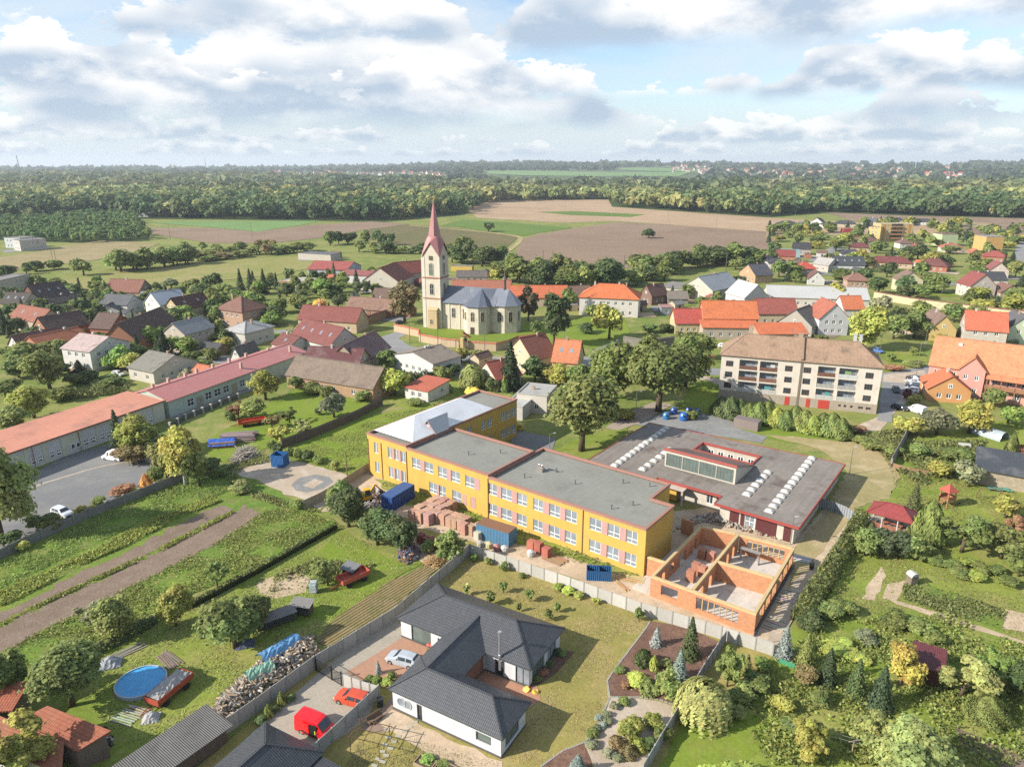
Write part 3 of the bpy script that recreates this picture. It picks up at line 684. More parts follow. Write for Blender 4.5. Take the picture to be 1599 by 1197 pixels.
wC = uwin([(761,776),(783,799),(807.5,822.5),(832.5,847.5),(857.5,874),(882.5,900),(920,938),(948,966.5),(976.5,994)],rows2)
school_block(XB1,XC1,15.7,HC,wC,poly=[(XB1,0),(XC1,0),(XC1,9.0),(53.5,9.0),(53.5,15.7),(XB1,15.7)])
wB = uwin([(644.5,657),(664,677),(685,698),(705,719),(727,741)],rows2[1:]) + uwin([(670,682),(685,696),(706,720)],rows2[:1]) + [(24.6,1.0,0.6,1.6,'1','glass')]
school_block(XA1,XB1,12.6,HB,wB)
wA = uwin([(585.5,592),(607,613),(617,623),(627,634)],((1.0,2.2),(4.9,2.2)))
wA = [w[:4] + ('2','curtained_glass') for w in wA]
wR = [(u,z,1.5,2.0,'T','curtained_glass') for u in (14.6,16.6,21.0,23.0,27.4,29.3,31.2) for z in (1.0,4.9)]
school_block(XA0,XA1,33.0,HA,wA,wR)
def pink_panels(pairs,rows,y=-0.03):
    for x0,x1 in pairs:
        u0,u1 = u_on(S0,SD,x0,3.0),u_on(S0,SD,x1,3.0)
        for z,h in rows: p = MB();p.box(u0 + .03,u1 - .03,y,0.05,z,z + h);obj('panel',p,'plaster',school,PINK)
pink_panels([(776,783),(799,807.5),(847.5,857.5),(874,882.5),(938,948),(966.5,976.5)],rows2)
pink_panels([(657,664),(698,705),(741,750)],rows2[1:]);pink_panels([(682,685.5),(722,728.5),(735,743)],rows2[:1])
pink_panels([(613,617),(623,627)],((1.0,2.2),(4.9,2.2)))
for u in (-0.7,2.9,9.5,28.5,46.9):
    p = MB();p.tube((u,-0.09,0),(u,-0.09,HC - .2),0.06,n=6);obj('downpipe',p,'paint',school,C(190,120,80))
for i in range(9):                                              # roof vents and outlets
    x,y = ((33,4),(36,9),(41,7),(50,3),(52,6),(20,5),(47,12),(51,13.5),(24,9))[i]
    p = MB();zr = (HC if x > XB1 else HB) - .30;p.tube((x,y,zr),(x,y,zr + .6),0.09,n=8);p.tube((x,y,zr + .6),(x,y,zr + .7),0.16,n=8);obj('roof_vent',p,'metal',school,(0.25,0.25,0.25))
p = MB();p.box(33.0,34.2,7.4,8.2,HC - .3,HC + .35);p.tube((33.3,7.8,HC + .35),(33.3,7.8,HC + .9),.22);p.tube((33.9,7.8,HC + .35),(33.9,7.8,HC + .9),.22);p.box(32.9,35.0,7.7,7.9,HC + .9,HC + .98)
obj('air_vent',p,'metal',school,(0.5,0.45,0.42))
# metal hipped roof over the old wing, with its pink pediment dormer
R = MB();x0,x1,y0,y1,zb,zt = -0.7,9.5,1.6,25.0,HA + .22,11.3
v = [(x0,y0,zb),(x1,y0,zb),(x1,y1,zb),(x0,y1,zb),(5.0,6.8,zt),(5.0,20.3,zt)]
R.add(v,[(0,1,4),(1,2,5,4),(2,3,5),(3,0,4,5),(0,3,2,1)])
obj('metal_roof',R,'seam_metal',school,(.74,.74,.75))
R = MB();v = [(6.0,7.6,zb),(9.6,7.6,zb),(7.8,7.6,zb + 2.0),(7.8,13.5,zb + 2.0),(6.0,11.0,zb),(9.6,11.0,zb)]
R.add(v,[(0,1,2)]);dm = obj('dormer',R,'plaster',school,C(190,120,112))
R = MB();R.slab([(5.7,7.3,zb - .1),(7.8,7.3,zb + 2.2),(7.8,13.0,zb + 2.2),(5.7,11.0,zb - .1)],.12);R.slab([(7.8,7.3,zb + 2.2),(9.9,7.3,zb - .1),(9.9,11.0,zb - .1),(7.8,13.0,zb + 2.2)],.12);obj('dormer_roof',R,'seam_metal',dm,C(215,216,218))
place_window(dm,(6.0,7.6),Vector((1,0,0)),1.4,zb + .15,0.8,1.0,'2',True,-0.04)

# ---- single-storey pavilion with skylights ----
pav = thing('pavilion_building','single-storey pavilion with flat grey roof, rows of white skylights and red fascia','school',S0,SA)
PH = 3.5
pl = [(33.0,21.5),(46.9,21.5),(46.9,25.0),(58.9,25.0),(58.9,21.7),(72.4,21.7),(72.0,51.6),(33.0,49.5)]
W = MB();ins = [(33.6,22.3),(46.2,22.3),(46.2,26.0),(59.6,26.0),(59.6,22.5),(71.7,22.5),(71.3,51.0),(33.6,48.9)]
for i in range(8):
    ws = []
    if i == 2: ws = [(0.5,.9,1.3,1.9,'2'),(2.2,.9,1.3,1.9,'2'),(9.6,.9,1.2,1.9,'2'),(11.3,.9,1.2,1.9,'2')]
    if i == 4: ws = [(4.2,0.4,1.6,2.3,'X','curtained_glass')]
    if i == 5: ws = [(u,1.0,1.5,1.6,'2','dusty_glass') for u in (2,5.2,8.4,11.6,14.8,18,21.2,24.4)]
    facade(W,pav,ins[i],ins[(i + 1) % 8],0,PH - .3,ws,True,0.14)
obj('wall',W,'old_plaster',pav,C(232,222,205))
for x0,x1 in ((61.3,62.9),(64.6,65.6),(67.6,70.9)):
    pass
for u0,u1 in ((1.7,3.2),(3.5,4.1),(6.0,9.3),(10.4,11.5)):
    p = MB();p.box(59.6 + u0,59.6 + u1,22.42,22.6,.15,PH - .35);obj('panel',p,'planking',pav,C(112,48,50))
# roof slab with an atrium hole
R = MB();hx0,hx1,hy0,hy1 = 46.8,58.3,40.8,45.4
def quad(m,x0,x1,y0,y1,z): m.poly([(x0,y0,z),(x1,y0,z),(x1,y1,z),(x0,y1,z)])
R.poly([(33,21.5,PH),(46.9,21.5,PH),(46.9,25,PH),(46.8,hy0,PH),(46.8,hy1,PH),(46.8,50.25,PH),(33,49.5,PH)])
R.poly([(58.9,21.7,PH),(72.4,21.7,PH),(72.0,51.6,PH),(58.3,50.9,PH),(58.3,hy1,PH),(58.3,hy0,PH),(58.9,25,PH)])
R.poly([(46.9,25,PH),(58.9,25,PH),(58.3,hy0,PH),(46.8,hy0,PH)]);R.poly([(46.8,hy1,PH),(58.3,hy1,PH),(58.3,50.9,PH),(46.8,50.25,PH)])
obj('roof',R,'old_bitumen',pav,C(158,148,138))
K = MB()
for i in range(8):
    a,b = Vector((*pl[i],0)),Vector((*pl[(i + 1) % 8],0));d = (b - a).normalized();nn = Vector((d.y,-d.x,0)) * 0.04
    K.bar((a.x + nn.x,a.y + nn.y,PH - .16 + i * .001),(b.x + nn.x,b.y + nn.y,PH - .16 + i * .001),0.16,0.46)
obj('fascia',K,'paint',pav,C(196,78,66))
K = MB()
for a,b in (((hx0,hy0),(hx1,hy0)),((hx1,hy0),(hx1,hy1)),((hx1,hy1),(hx0,hy1)),((hx0,hy1),(hx0,hy0))): K.bar((*a,PH + .05),(*b,PH + .05),0.34,0.42)
obj('atrium_rim',K,'paint',pav,C(200,84,72))
W = MB();wn = [(u,.9,1.2,1.7,'2') for u in (1.2,3.2,5.2,7.2,9.2)]
facade(W,pav,(hx1,hy1),(hx1,hy0),0,PH,[]);facade(W,pav,(hx0,hy0),(hx0,hy1),0,PH,[])
W.wall((hx0,hy1 + .01),(hx1,hy1 + .01),0,PH - .05,[w[:4] for w in wn]);W.wall((hx1,hy0),(hx0,hy0),0,PH)
for w in wn: place_window(pav,(hx0,hy1 + .01),Vector((1,0,0)),w[0],w[1],w[2],w[3],'2',False,.1)
W.poly([(hx0,hy0,.03),(hx1,hy0,.03),(hx1,hy1,.03),(hx0,hy1,.03)])
obj('atrium_wall',W,'old_plaster',pav,C(225,212,195))
# clerestory: tall glazed front, roof falling to the back
cx0,cx1,cy0,cy1,ct = 45.6,58.9,30.6,40.4,7.0
W = MB();nwin = 4;ws = [(0.25 + i * (cx1 - cx0 - .5) / nwin,PH + .15,(cx1 - cx0 - .5) / nwin - .08,2.5) for i in range(nwin)]
W.wall((cx0,cy0),(cx1,cy0),PH - .05,ct,ws,.12)
for i,w in enumerate(ws): place_window(pav,(cx0,cy0),Vector((1,0,0)),w[0],w[1],w[2],w[3],'N',True,.12,C(150,155,145),'dusty_glass','clerestory_window')
W.poly([(cx1,cy0,PH),(cx1,cy1,PH),(cx1,cy0,ct)]);W.poly([(cx0,cy1,PH),(cx0,cy0,PH),(cx0,cy0,ct)])
cl = obj('clerestory',W,'plaster',pav,C(235,225,205))
R = MB();R.slab([(cx0 - .2,cy0 - .3,ct + .15),(cx1 + .2,cy0 - .3,ct + .15),(cx1 + .2,cy1,PH + .2),(cx0 - .2,cy1,PH + .2)],.14);obj('clerestory_roof',R,'old_bitumen',cl,C(150,120,110))
K = MB();K.box(cx0 - .25,cx1 + .25,cy0 - .36,cy0 - .28,ct - .25,ct + .2);obj('clerestory_fascia',K,'paint',cl,C(205,96,84))
# domed skylights, each on its kerb
sk = MB();ns = 8
for j in range(4):
    for i in range(ns):
        t_ = 2 * math.pi * i / ns;r_ = 0.62 * math.cos(j / 3 * math.pi / 2 * 0.96);sk.v.append((r_ * math.cos(t_) * 1.05,r_ * math.sin(t_) * 1.05,0.16 + 0.34 * math.sin(j / 3 * math.pi / 2)))
for j in range(3):
    for i in range(ns): sk.f.append((j * ns + i,j * ns + (i + 1) % ns,(j + 1) * ns + (i + 1) % ns,(j + 1) * ns + i));sk.m.append(0)
sk.f.append(tuple(range(3 * ns,4 * ns)));sk.m.append(0);sk.box(-.68,.68,-.68,.68,0,.17)
skm = sk.mesh('skylight')
skm.materials.append(MAT['plastic'])
def sky_row(x0,y0,x1,y1,n,r=random.Random(3)):
    for i in range(n):
        f = i / (n - 1);v = r.uniform(.82,1.0)
        obj('skylight',skm,None,pav,(.5 * v,.5 * v,.48 * v),(x0 + (x1 - x0) * f,y0 + (y1 - y0) * f,PH),0,(1.0,.82,1.0))
sky_row(38.4,23.0,37.3,48.6,14);sky_row(43.2,26.6,43.0,38.3,6);sky_row(67.0,24.2,66.3,50.6,13);sky_row(62.0,28.0,61.8,39.2,6)
# walkway roof edge strip and entrance with yellow panel
p = MB();p.box(48.8,50.9,24.55,24.9,0.3,2.9);obj('panel',p,'paint',pav,C(245,190,45))
p = MB();p.box(47.4,52.6,23.4,25.8,2.95,3.1);p.box(47.5,47.8,23.5,23.8,0,2.95);p.box(52.2,52.5,23.5,23.8,0,2.95);obj('porch',p,'old_plaster',pav,C(225,205,185))

# ---- brick shell under construction ----
shell = thing('unfinished_extension','roofless orange brick extension under construction with timber ring beams','building site',S0,SA)
BR,RING = C(244,168,112),C(240,206,140)
SH = 2.9
def shell_wall(p0,p1,holes=(),t=0.36,z1=SH,studs=()):
    p0,p1 = Vector((*p0,0)),Vector((*p1,0));L = (p1 - p0).length;d = (p1 - p0) / L;n = Vector((-d.y,d.x,0)) * t
    W = MB();W.wall(p0,p1,0,z1,holes,t);W.wall(p1 + n,p0 + n,0,z1,[(L - h[0] - h[2],h[1],h[2],h[3]) for h in holes],0.0)
    W.poly([p1,p1 + n,p1 + n + Vector((0,0,z1)),p1 + Vector((0,0,z1))]);W.poly([p0 + n,p0,p0 + Vector((0,0,z1)),p0 + n + Vector((0,0,z1))])
    obj('wall',W,'hollow_block',shell,BR)
    K = MB();a,b = p0 + n / 2,p1 + n / 2;K.bar((a.x,a.y,z1 + .14),(b.x,b.y,z1 + .14),t + .05,0.28);obj('ring_beam',K,'wood',shell,RING)
    for h in holes:
        if h in studs:
            k = max(2,int(h[2] / 0.75))
            for i in range(1,k):
                s = MB();q = p0 + d * (h[0] + h[2] * i / k) + n / 2;s.bar((q.x,q.y,h[1]),(q.x,q.y,h[1] + h[3]),.12);obj('prop',s,'wood',shell,C(235,190,110))
h1,h2 = (1.6,0.9,2.4,1.5),(6.6,0.75,5.6,1.75)
shell_wall((60.2,-3.8),(74.6,-3.6),[h1,h2],studs=(h2,))
h3 = [(1.4 + i * 2.9,0.9,2.3,1.6) for i in range(6)]
shell_wall((74.55,-3.2),(73.6,15.5),h3,studs=tuple(h3))
h4 = (0.9,.8,5.4,1.75);shell_wall((73.2,15.75),(65.8,14.9),[h4],studs=(h4,));shell_wall((65.0,14.85),(59.9,13.8))
shell_wall((59.85,13.7),(60.2,-3.4),[(2.0,0,1.2,2.1),(6,0,2.2,2.1),(10.5,0.9,1.8,1.3),(13.5,0,1.0,2.1)])
shell_wall((65.3,14.5),(65.9,-3.4),[(1.5,0,1.0,2.1),(4.0,0,1.0,2.1),(11.0,0,1.1,2.1),(14.2,0,2.0,2.1)])
shell_wall((65.95,5.2),(73.6,6.0));shell_wall((57.5,0.4),(60.1,0.5))
for q,(x,y,w,h) in enumerate(((56.2,15.0,2.0,2.6),)):
    p = MB();p.box(x,x + w,y,y + .35,0,h);obj('wall',p,'hollow_block',shell,BR)
p = MB();p.prism([(57.4,-3.6),(74.4,-3.4),(73.4,15.3),(59.9,13.6),(57.4,9)],-.2,.16);obj('floor_slab',p,'concrete',shell,C(238,228,214))
p = MB();p.bar((74.72,-3.9,.15),(73.8,15.7,.15),.1,.9);obj('foundation',p,'concrete',shell,C(110,112,118))
p = MB();p.box(66.6,69.6,12.6,13.4,2.0,2.1);p.box(66.7,66.8,12.7,13.3,0.1,2);p.box(69.4,69.5,12.7,13.3,.1,2);obj('trestle_scaffold',p,'metal',shell,(0.5,0.5,0.5))

# ---- block of flats ----
A0 = at(1121,621);A1 = at(1366,646);AD = (A1 - A0).normalized();AA = math.atan2(AD.y,AD.x);AL = 36.2;AW = 11.2;AH = 11.3
flats = thing('apartment_block','cream three-storey apartment block with brown hipped roof, loggias and red garage doors','apartment block',A0,AA)
def au(x,z): return u_on(A0,AD,x,z)
W = MB();wl = [];log = []
zs = (2.55,5.35,8.15)
for k,z in enumerate(zs):
    for x0 in ((1130.5,1223,1251.5,1347),(1132,1224.5,1253,1349.5),(1133.8,1225.8,1254.6,1351.5))[k]:
        u = au(x0,z + 1);wl.append((u,z + .35,1.75,1.45,'3'))
    for x0,x1 in (((1152,1181),(1184,1212),(1273,1301),(1306.5,1335)),((1153,1182),(1185.5,1213),(1275,1303),(1308,1337)),((1154.5,1183),(1186.5,1214.5),(1277,1305),(1310,1340)))[k]:
        u0,u1 = au(x0,z + 1),au(x1,z + 1);log.append((u0,z - .1,u1 - u0,2.45,k))
base = [(au(x,1.2),0.9,.6,.6,'1') for x in (1309,1317.5,1327.5)] + [(au(x,1.2),0.85,1.1,.6,'2') for x in (1340,1352)]
W.wall((0,0),(AL,0),0,AH,[w[:4] for w in wl + base] + [g_[:4] for g_ in log],.15)
for w in wl + base: place_window(flats,(0,0),Vector((1,0,0)),w[0],w[1],w[2],w[3],w[4],True,.15,C(140,105,85),'glass')
W.wall((AL,0),(AL,AW),0,AH,[]);W.wall((AL,AW),(0,AW),0,AH,[]);W.wall((0,AW),(0,0),0,AH,[])
obj('wall',W,'plaster',flats,C(250,238,220))
rl = random.Random(5)
for (u,z,w,h,k) in log:                                     # each loggia is a real recess with parapet and glazing
    I = MB();d_ = 1.3;I.poly([(u,d_,z),(u + w,d_,z),(u + w,d_,z + h),(u,d_,z + h)]);I.poly([(u,.15,z + .005),(u + w,.15,z + .005),(u + w,d_,z + .005),(u,d_,z + .005)])
    I.poly([(u,.15,z),(u,d_,z),(u,d_,z + h),(u,.15,z + h)]);I.poly([(u + w,.15,z),(u + w,.15,z + h),(u + w,d_,z + h),(u + w,d_,z)]);I.poly([(u,.15,z + h),(u,d_,z + h),(u + w,d_,z + h),(u + w,.15,z + h)])
    lo = obj('loggia',I,'plaster',flats,C(240,230,212))
    pr = MB();pr.box(u + .03,u + w - .03,.02,.10,z + .02,z + .95);obj('parapet',pr,'corr_steel' if rl.random() < .5 else 'planking',lo,rl.choice((C(215,215,210),C(160,110,85),C(225,228,225),C(205,200,190),C(220,218,210))))
    place_window(lo,(u,d_),Vector((1,0,0)),.3,z + .15,w - .6,2.0,'3',True,-.06,C(235,232,225),'curtained_glass')
    if rl.random() < .6:
        q = MB();x = u + rl.uniform(.4,w - 1.6);q.box(x,x + rl.uniform(.7,1.4),.3,.36,z + 1.0,z + 1.7);obj('laundry',q,'cloth',lo,rl.choice((C(70,180,180),C(230,230,225),C(150,190,110),C(190,150,120))))
p = MB();mid = au(1250,8);p.box(mid - .2,mid + .25,-.16,.3,0,AH);obj('expansion_joint',p,'plaster',flats,C(150,130,112))
p = MB();p.wall((0,-.06),(AL + .06,-.06),0,2.35,[(b_[0],b_[1],b_[2],b_[3]) for b_ in base],.08);obj('plinth',p,'old_plaster',flats,C(196,180,160))
for x0,x1 in ((1225,1232),(1258,1264),(1277,1294)):
    u0,u1 = au(x0,1),au(x1,1);p = MB();p.box(u0,u1,-.14,.0,.05,2.15);obj('garage_door',p,'paint',flats,C(226,62,40))
R = MB();R2 = MB();hip_roof(R2,AL,AW,AH,4.4,.45,hipl=5.6);R.add([(v[0] + AL / 2,v[1] + AW / 2,v[2]) for v in R2.v],R2.f);obj('roof',R,'old_tile',flats,C(188,152,122))
p = MB();p.box(mid - .25,mid + .35,-.3,8,AH + .2,AH + .35);p2 = MB();p2.bar((mid,-.35,AH + .42),(mid,5.6,AH + 4.85),.5,.7);obj('fire_wall',p2,'plaster',flats,C(175,140,115))
for u,y,h,w in ((6.2,6.4,3.2,.9),(18.0,5.2,2.4,1.1),(30.2,6.0,3.0,.7),(31.4,6.2,2.9,.7),(17.0,7.0,1.4,.6)):
    p = MB();p.box(u - w / 2,u + w / 2,y - .35,y + .35,AH + 2.6,AH + 4.4 + h - 1.2);p.box(u - w / 2 - .08,u + w / 2 + .08,y - .43,y + .43,AH + 4.4 + h - 1.2,AH + 4.4 + h - 1.08);obj('chimney',p,'plaster',flats,C(205,175,150) if u < 25 else C(222,222,220))
for u in (16.4,19.2,20.3):
    p = MB();z = AH + 4.3;p.tube((u,5.6,z),(u,5.6,z + 2.6),.04,n=6)
    for j in range(5): p.bar((u - .5 + j * .05,5.6,z + 1.4 + j * .25),(u + .5 - j * .05,5.6,z + 1.4 + j * .25),.03)
    obj('aerial',p,'metal',flats,(0.6,0.6,0.6))

# ---- the church ----
K0 = at(689,513);KA = math.radians(-22)
church = thing('church','cream church with slender red spire and slate-grey roofs','church',K0,KA)
CREAM,OCH,SLATE,REDC = C(240,228,202),C(232,200,140),C(128,136,152),C(206,128,124)
def arch_window(parent,p0,d,u,z,w,h,pane='glass',name='window'):
    """round-headed window: stone surround and dark leaded pane"""
    n = 8;S = MB();G2 = MB();prof = [(0,0),(w,0)] + [(w / 2 + w / 2 * math.cos(math.pi * i / n),h - w / 2 + w / 2 * math.sin(math.pi * i / n)) for i in range(n + 1)]
    G2.poly([(q[0],-.04,q[1]) for q in prof]);m = len(prof);c = (w / 2,h / 2);o_ = [((q[0] - c[0]) * 1.28 + c[0],(q[1] - c[1]) * 1.14 + c[1]) for q in prof]
    for i in range(m):
        j = (i + 1) % m;S.poly([(o_[i][0],-.12,o_[i][1]),(o_[j][0],-.12,o_[j][1]),(prof[j][0],-.12,prof[j][1]),(prof[i][0],-.12,prof[i][1])])
        S.poly([(prof[i][0],-.12,prof[i][1]),(prof[j][0],-.12,prof[j][1]),(prof[j][0],.02,prof[j][1]),(prof[i][0],.02,prof[i][1])])
        S.poly([(o_[j][0],-.12,o_[j][1]),(o_[i][0],-.12,o_[i][1]),(o_[i][0],.02,o_[i][1]),(o_[j][0],.02,o_[j][1])])
    S.box(w / 2 - .05,w / 2 + .05,-.09,-.05,0,h - .1);S.box(.03,w - .03,-.09,-.05,h * .5,h * .5 + .08)
    p = Vector((*p0,0)) + d * u
    s_ = obj(name,S,'plaster',parent,C(226,212,182),(p.x,p.y,z),math.atan2(d.y,d.x));obj('pane',G2,pane,s_)
TW = 6.6;X0 = -TW
W = MB();W.box(X0,0,0,TW,0,25.6);tower = obj('tower',W,'plaster',church,CREAM)
# gables over the four belfry faces
for p,q,o2 in (((X0,-.01),(0,-.01),'f'),((.01,0),(.01,TW),'r'),((0,TW + .01),(X0,TW + .01),'b'),((X0 - .01,TW),(X0 - .01,0),'l')):
    m_ = ((p[0] + q[0]) / 2,(p[1] + q[1]) / 2);g_ = MB();g_.poly([(*p,25.6),(*q,25.6),(*m_,30.0)]);obj('gable',g_,'plaster',tower,CREAM)
for z,c_ in ((10.6,C(200,140,105)),(17.9,C(190,110,85))):
    g_ = MB();g_.box(X0 - .22,.22,-.22,TW + .22,z,z + .4);obj('cornice',g_,'plaster',tower,c_)
for x,y in ((X0,0),(0,0),(X0,TW),(0,TW)):
    g_ = MB();g_.box(x - .55 if x else x - .75,x + (.12 if x == 0 else .75),y - .12 if y == 0 else y - .75,y + .75 if y == 0 else y + .12,0,25.4)
    obj('pilaster',g_,'plaster',tower,C(246,236,214))
for p0,d in (((X0,0),Vector((1,0,0))),((0,0),Vector((0,1,0)))):
    arch_window(tower,p0,d,TW / 2 - .75,19.0,1.5,4.2,'dusty_glass');arch_window(tower,p0,d,TW / 2 - .7,12.2,1.4,3.8)
    place_window(tower,p0,d,TW / 2 - .75,24.3,1.5,1.5,'X',False,-.1,C(170,150,120))
g_ = MB();g_.box(X0 + 2.2,-.9,-1.5,0,0,6.8);g_.add([(X0 + 2.1,-1.7,6.8),(-.8,-1.7,6.8),(-.8,0,6.8),(X0 + 2.1,0,6.8),(X0 + 2.1,0,7.7),(-.8,0,7.7)],[(0,1,5,4),(0,4,3),(1,2,5)]);obj('stair_turret',g_,'old_plaster',tower,C(226,196,140))
arch_window(tower,(X0 + 2.2,-1.5),Vector((1,0,0)),.9,1.8,.9,1.6)
# roof of the tower: four broad gable roofs running into an eight-sided spire
R = MB();cx,cy = X0 / 2,TW / 2;e = TW / 2 + .45;zt = 31.0
for i in range(4):
    a = i * math.pi / 2;rot = lambda x,y: (cx + x * math.cos(a) - y * math.sin(a),cy + x * math.sin(a) + y * math.cos(a))
    A_,B_,Cc = (*rot(-e,-e),25.2),(*rot(e,-e),25.2),(*rot(0,-e),30.5)
    top = [(*rot(-1.6,-1.9),32.4),(*rot(1.6,-1.9),32.4)]
    R.poly([A_,Cc,(*rot(0,-2.0),32.4),top[0]]);R.poly([Cc,B_,top[1],(*rot(0,-2.0),32.4)])
    D_ = (*rot(-1.9,-1.6),32.4);R.poly([A_,top[0],D_])
obj('gable_roof',R,'seam_metal',tower,REDC)
R = MB();n = 8;r0 = 2.25
ring = [(cx + r0 * math.cos(math.pi / 8 + i * math.pi / 4),cy + r0 * math.sin(math.pi / 8 + i * math.pi / 4),32.1) for i in range(8)]
ring2 = [(cx + .12 * math.cos(math.pi / 8 + i * math.pi / 4),cy + .12 * math.sin(math.pi / 8 + i * math.pi / 4),44.2) for i in range(8)]
R.add(ring + ring2,[(i,(i + 1) % 8,8 + (i + 1) % 8,8 + i) for i in range(8)]);obj('spire',R,'seam_metal',tower,C(210,132,128))
R = MB();R.tube((cx,cy,44.1),(cx,cy,46.6),.07,n=6);R.bar((cx - .5,cy,45.8),(cx + .5,cy,45.8),.1);R.tube((cx,cy,44.5),(cx,cy,44.9),.28,.28);obj('cross',R,'metal',tower,(0.6,0.45,0.15))
# nave, side chapel and polygonal chancel
NH = 9.6;yc = 5.2
nave = [(0.02,1.0),(12.0,1.0),(12.0,10.6),(0.02,10.6)]
W = MB()
for i in range(4): W.wall(nave[i],nave[(i + 1) % 4],0,NH)
W.poly([(.02,10.6,NH),(.02,1.0,NH),(.02,5.8,15)]);obj('nave_wall',W,'old_plaster',church,CREAM)
for u in (4.0,8.4): arch_window(church,(0.02,1.0),Vector((1,0,0)),u,4.3,1.2,3.4)
for u in (.4,2.6,6.7,10.6):
    g_ = MB();g_.box(u,u + .55,.82,1.0,0,NH - .1);obj('pilaster',g_,'plaster',church,C(246,236,214))
ch = [(9.8,1.0),(10.4,-2.4),(12.4,-4.0),(16.6,-4.0),(18.8,-2.2),(19.0,1.0)]
W = MB()
for i in range(5): W.wall(ch[i],ch[i + 1],0,NH - .2)
chap = obj('chapel_wall',W,'old_plaster',church,CREAM)
arch_window(chap,(12.4,-4.0),Vector((1,0,0)),1.4,4.6,1.2,3.2);
dd = (Vector((18.8,-2.2,0)) - Vector((16.6,-4.0,0))).normalized();arch_window(chap,(16.6,-4.0),dd,.9,4.6,1.1,3.2)
dd = (Vector((12.4,-4.0,0)) - Vector((10.4,-2.4,0))).normalized();arch_window(chap,(10.4,-2.4),dd,.7,4.8,1.0,2.8)
g_ = MB();g_.box(13.5,15.0,-4.1,-3.95,0,2.5);obj('door',g_,'planking',chap,C(90,70,58))
apse = [(18.6,1.2),(24.2,1.2),(27.6,3.8),(27.6,8.0),(24.2,10.4),(18.6,10.4)]
W = MB()
for i in range(5): W.wall(apse[i],apse[i + 1],0,NH)
W.wall(apse[5],apse[0],0,NH);apo = obj('chancel_wall',W,'old_plaster',church,CREAM)
arch_window(apo,(18.6,1.2),Vector((1,0,0)),3.0,4.0,1.4,3.6)
for i in (1,2):
    a_,b_ = Vector((*apse[i],0)),Vector((*apse[i + 1],0));dd = (b_ - a_).normalized();arch_window(apo,apse[i],dd,(b_ - a_).length / 2 - .65,4.0,1.3,3.6)
W = MB();W.wall((12.0,1.0),(18.8,1.0),0,NH);W.wall((18.8,10.6),(12.0,10.6),0,NH);obj('crossing_wall',W,'old_plaster',church,CREAM)
RZ = 14.8
R = MB();R.slab([(-.4,.3,NH),(21,.3,NH),(21,5.8,RZ),(1.5,5.8,RZ),(-.4,5.8,RZ)],.15);R.slab([(21,11.3,NH),(-.4,11.3,NH),(-.4,5.8,RZ),(21,5.8,RZ)],.15);obj('nave_roof',R,'seam_metal',church,SLATE)
R = MB();ap = (14.6,3.6,RZ + .1);rim = [(9.3,.9,NH),(9.9,-2.7,NH),(12.1,-4.6,NH),(16.9,-4.6,NH),(19.4,-2.5,NH),(19.6,.9,NH)]
for i in range(5): R.poly([rim[i],rim[i + 1],ap])
R.poly([rim[5],(19.6,5.7,RZ),ap]);R.poly([(9.3,5.7,RZ),rim[0],ap]);obj('chapel_roof',R,'seam_metal',church,C(112,120,138))
R = MB();rim = [(18.8,.5,NH),(24.6,.5,NH),(28.3,3.5,NH),(28.3,8.3,NH),(24.6,11.1,NH),(18.8,11.1,NH)];a1,a2 = (19,5.8,RZ + .15),(24.0,5.8,RZ + .15)
R.poly([rim[0],rim[1],a2,a1]);R.poly([rim[1],rim[2],a2]);R.poly([rim[2],rim[3],a2]);R.poly([rim[3],rim[4],a2]);R.poly([rim[4],rim[5],a1,a2]);obj('chancel_roof',R,'seam_metal',church,C(138,146,162))
R = MB();R.add([(17.8,8.0,14.0),(17.8,11.3,NH + 1.5),(21.5,9.6,12),(14,9.6,12)],[(0,2,1),(0,1,3)]);
x,y = 22.4,5.8
R = MB();R.tube((x,y,RZ - .3),(x,y,RZ + 3.2),.55,n=8);R.tube((x,y,RZ + 3.2),(x,y,RZ + 4.4),.8,.35,n=8);R.tube((x,y,RZ + 4.4),(x,y,RZ + 8.2),.32,.04,n=8);obj('ridge_turret',R,'seam_metal',church,C(120,92,84))

# churchyard wall with tiled coping, one stretch each
def coped_wall(name,label,pts,h=2.4,wc=C(222,196,158),cc=C(214,118,76),t=.5,mat='old_plaster'):
    P = [at(*p) for p in pts];th = thing(name,label,'wall',P[0])
    for i in range(len(P) - 1):
        a,b = P[i] - P[0],P[i + 1] - P[0];m = MB();m.bar((a.x,a.y,h / 2),(b.x,b.y,h / 2),t,h);obj('wall_section',m,mat,th,wc)
        d = (b - a).normalized();n = Vector((-d.y,d.x,0)) * (t * .85);k = MB()
        k.add([a - n + Vector((0,0,h - .02)),a + n + Vector((0,0,h - .02)),a + Vector((0,0,h + .38)),b - n + Vector((0,0,h - .02)),b + n + Vector((0,0,h - .02)),b + Vector((0,0,h + .38))],[(0,2,1),(3,4,5),(0,3,5,2),(1,2,5,4),(0,1,4,3)])
        obj('coping',k,'clay_tile',th,cc)
    return th
coped_wall('churchyard_wall','pale churchyard wall with orange tile coping curving below the church',[(616,517),(655,526),(655,533),(690,540),(717,543)])
coped_wall('churchyard_wall','churchyard wall with orange coping running right of the arched niche gate',[(731,545),(775,548),(795,543),(808,537),(835,534)])
gt = thing('niche_gate','yellow arched wayside niche in the churchyard wall','gate',at(724,545),math.radians(-14))
m = MB();m.box(-1.9,-1.1,-.5,.5,0,3.4);m.box(1.1,1.9,-.5,.5,0,3.4);m.box(-1.9,1.9,-.5,.5,3.4,4.0);obj('wall',m,'plaster',gt,C(240,210,130))
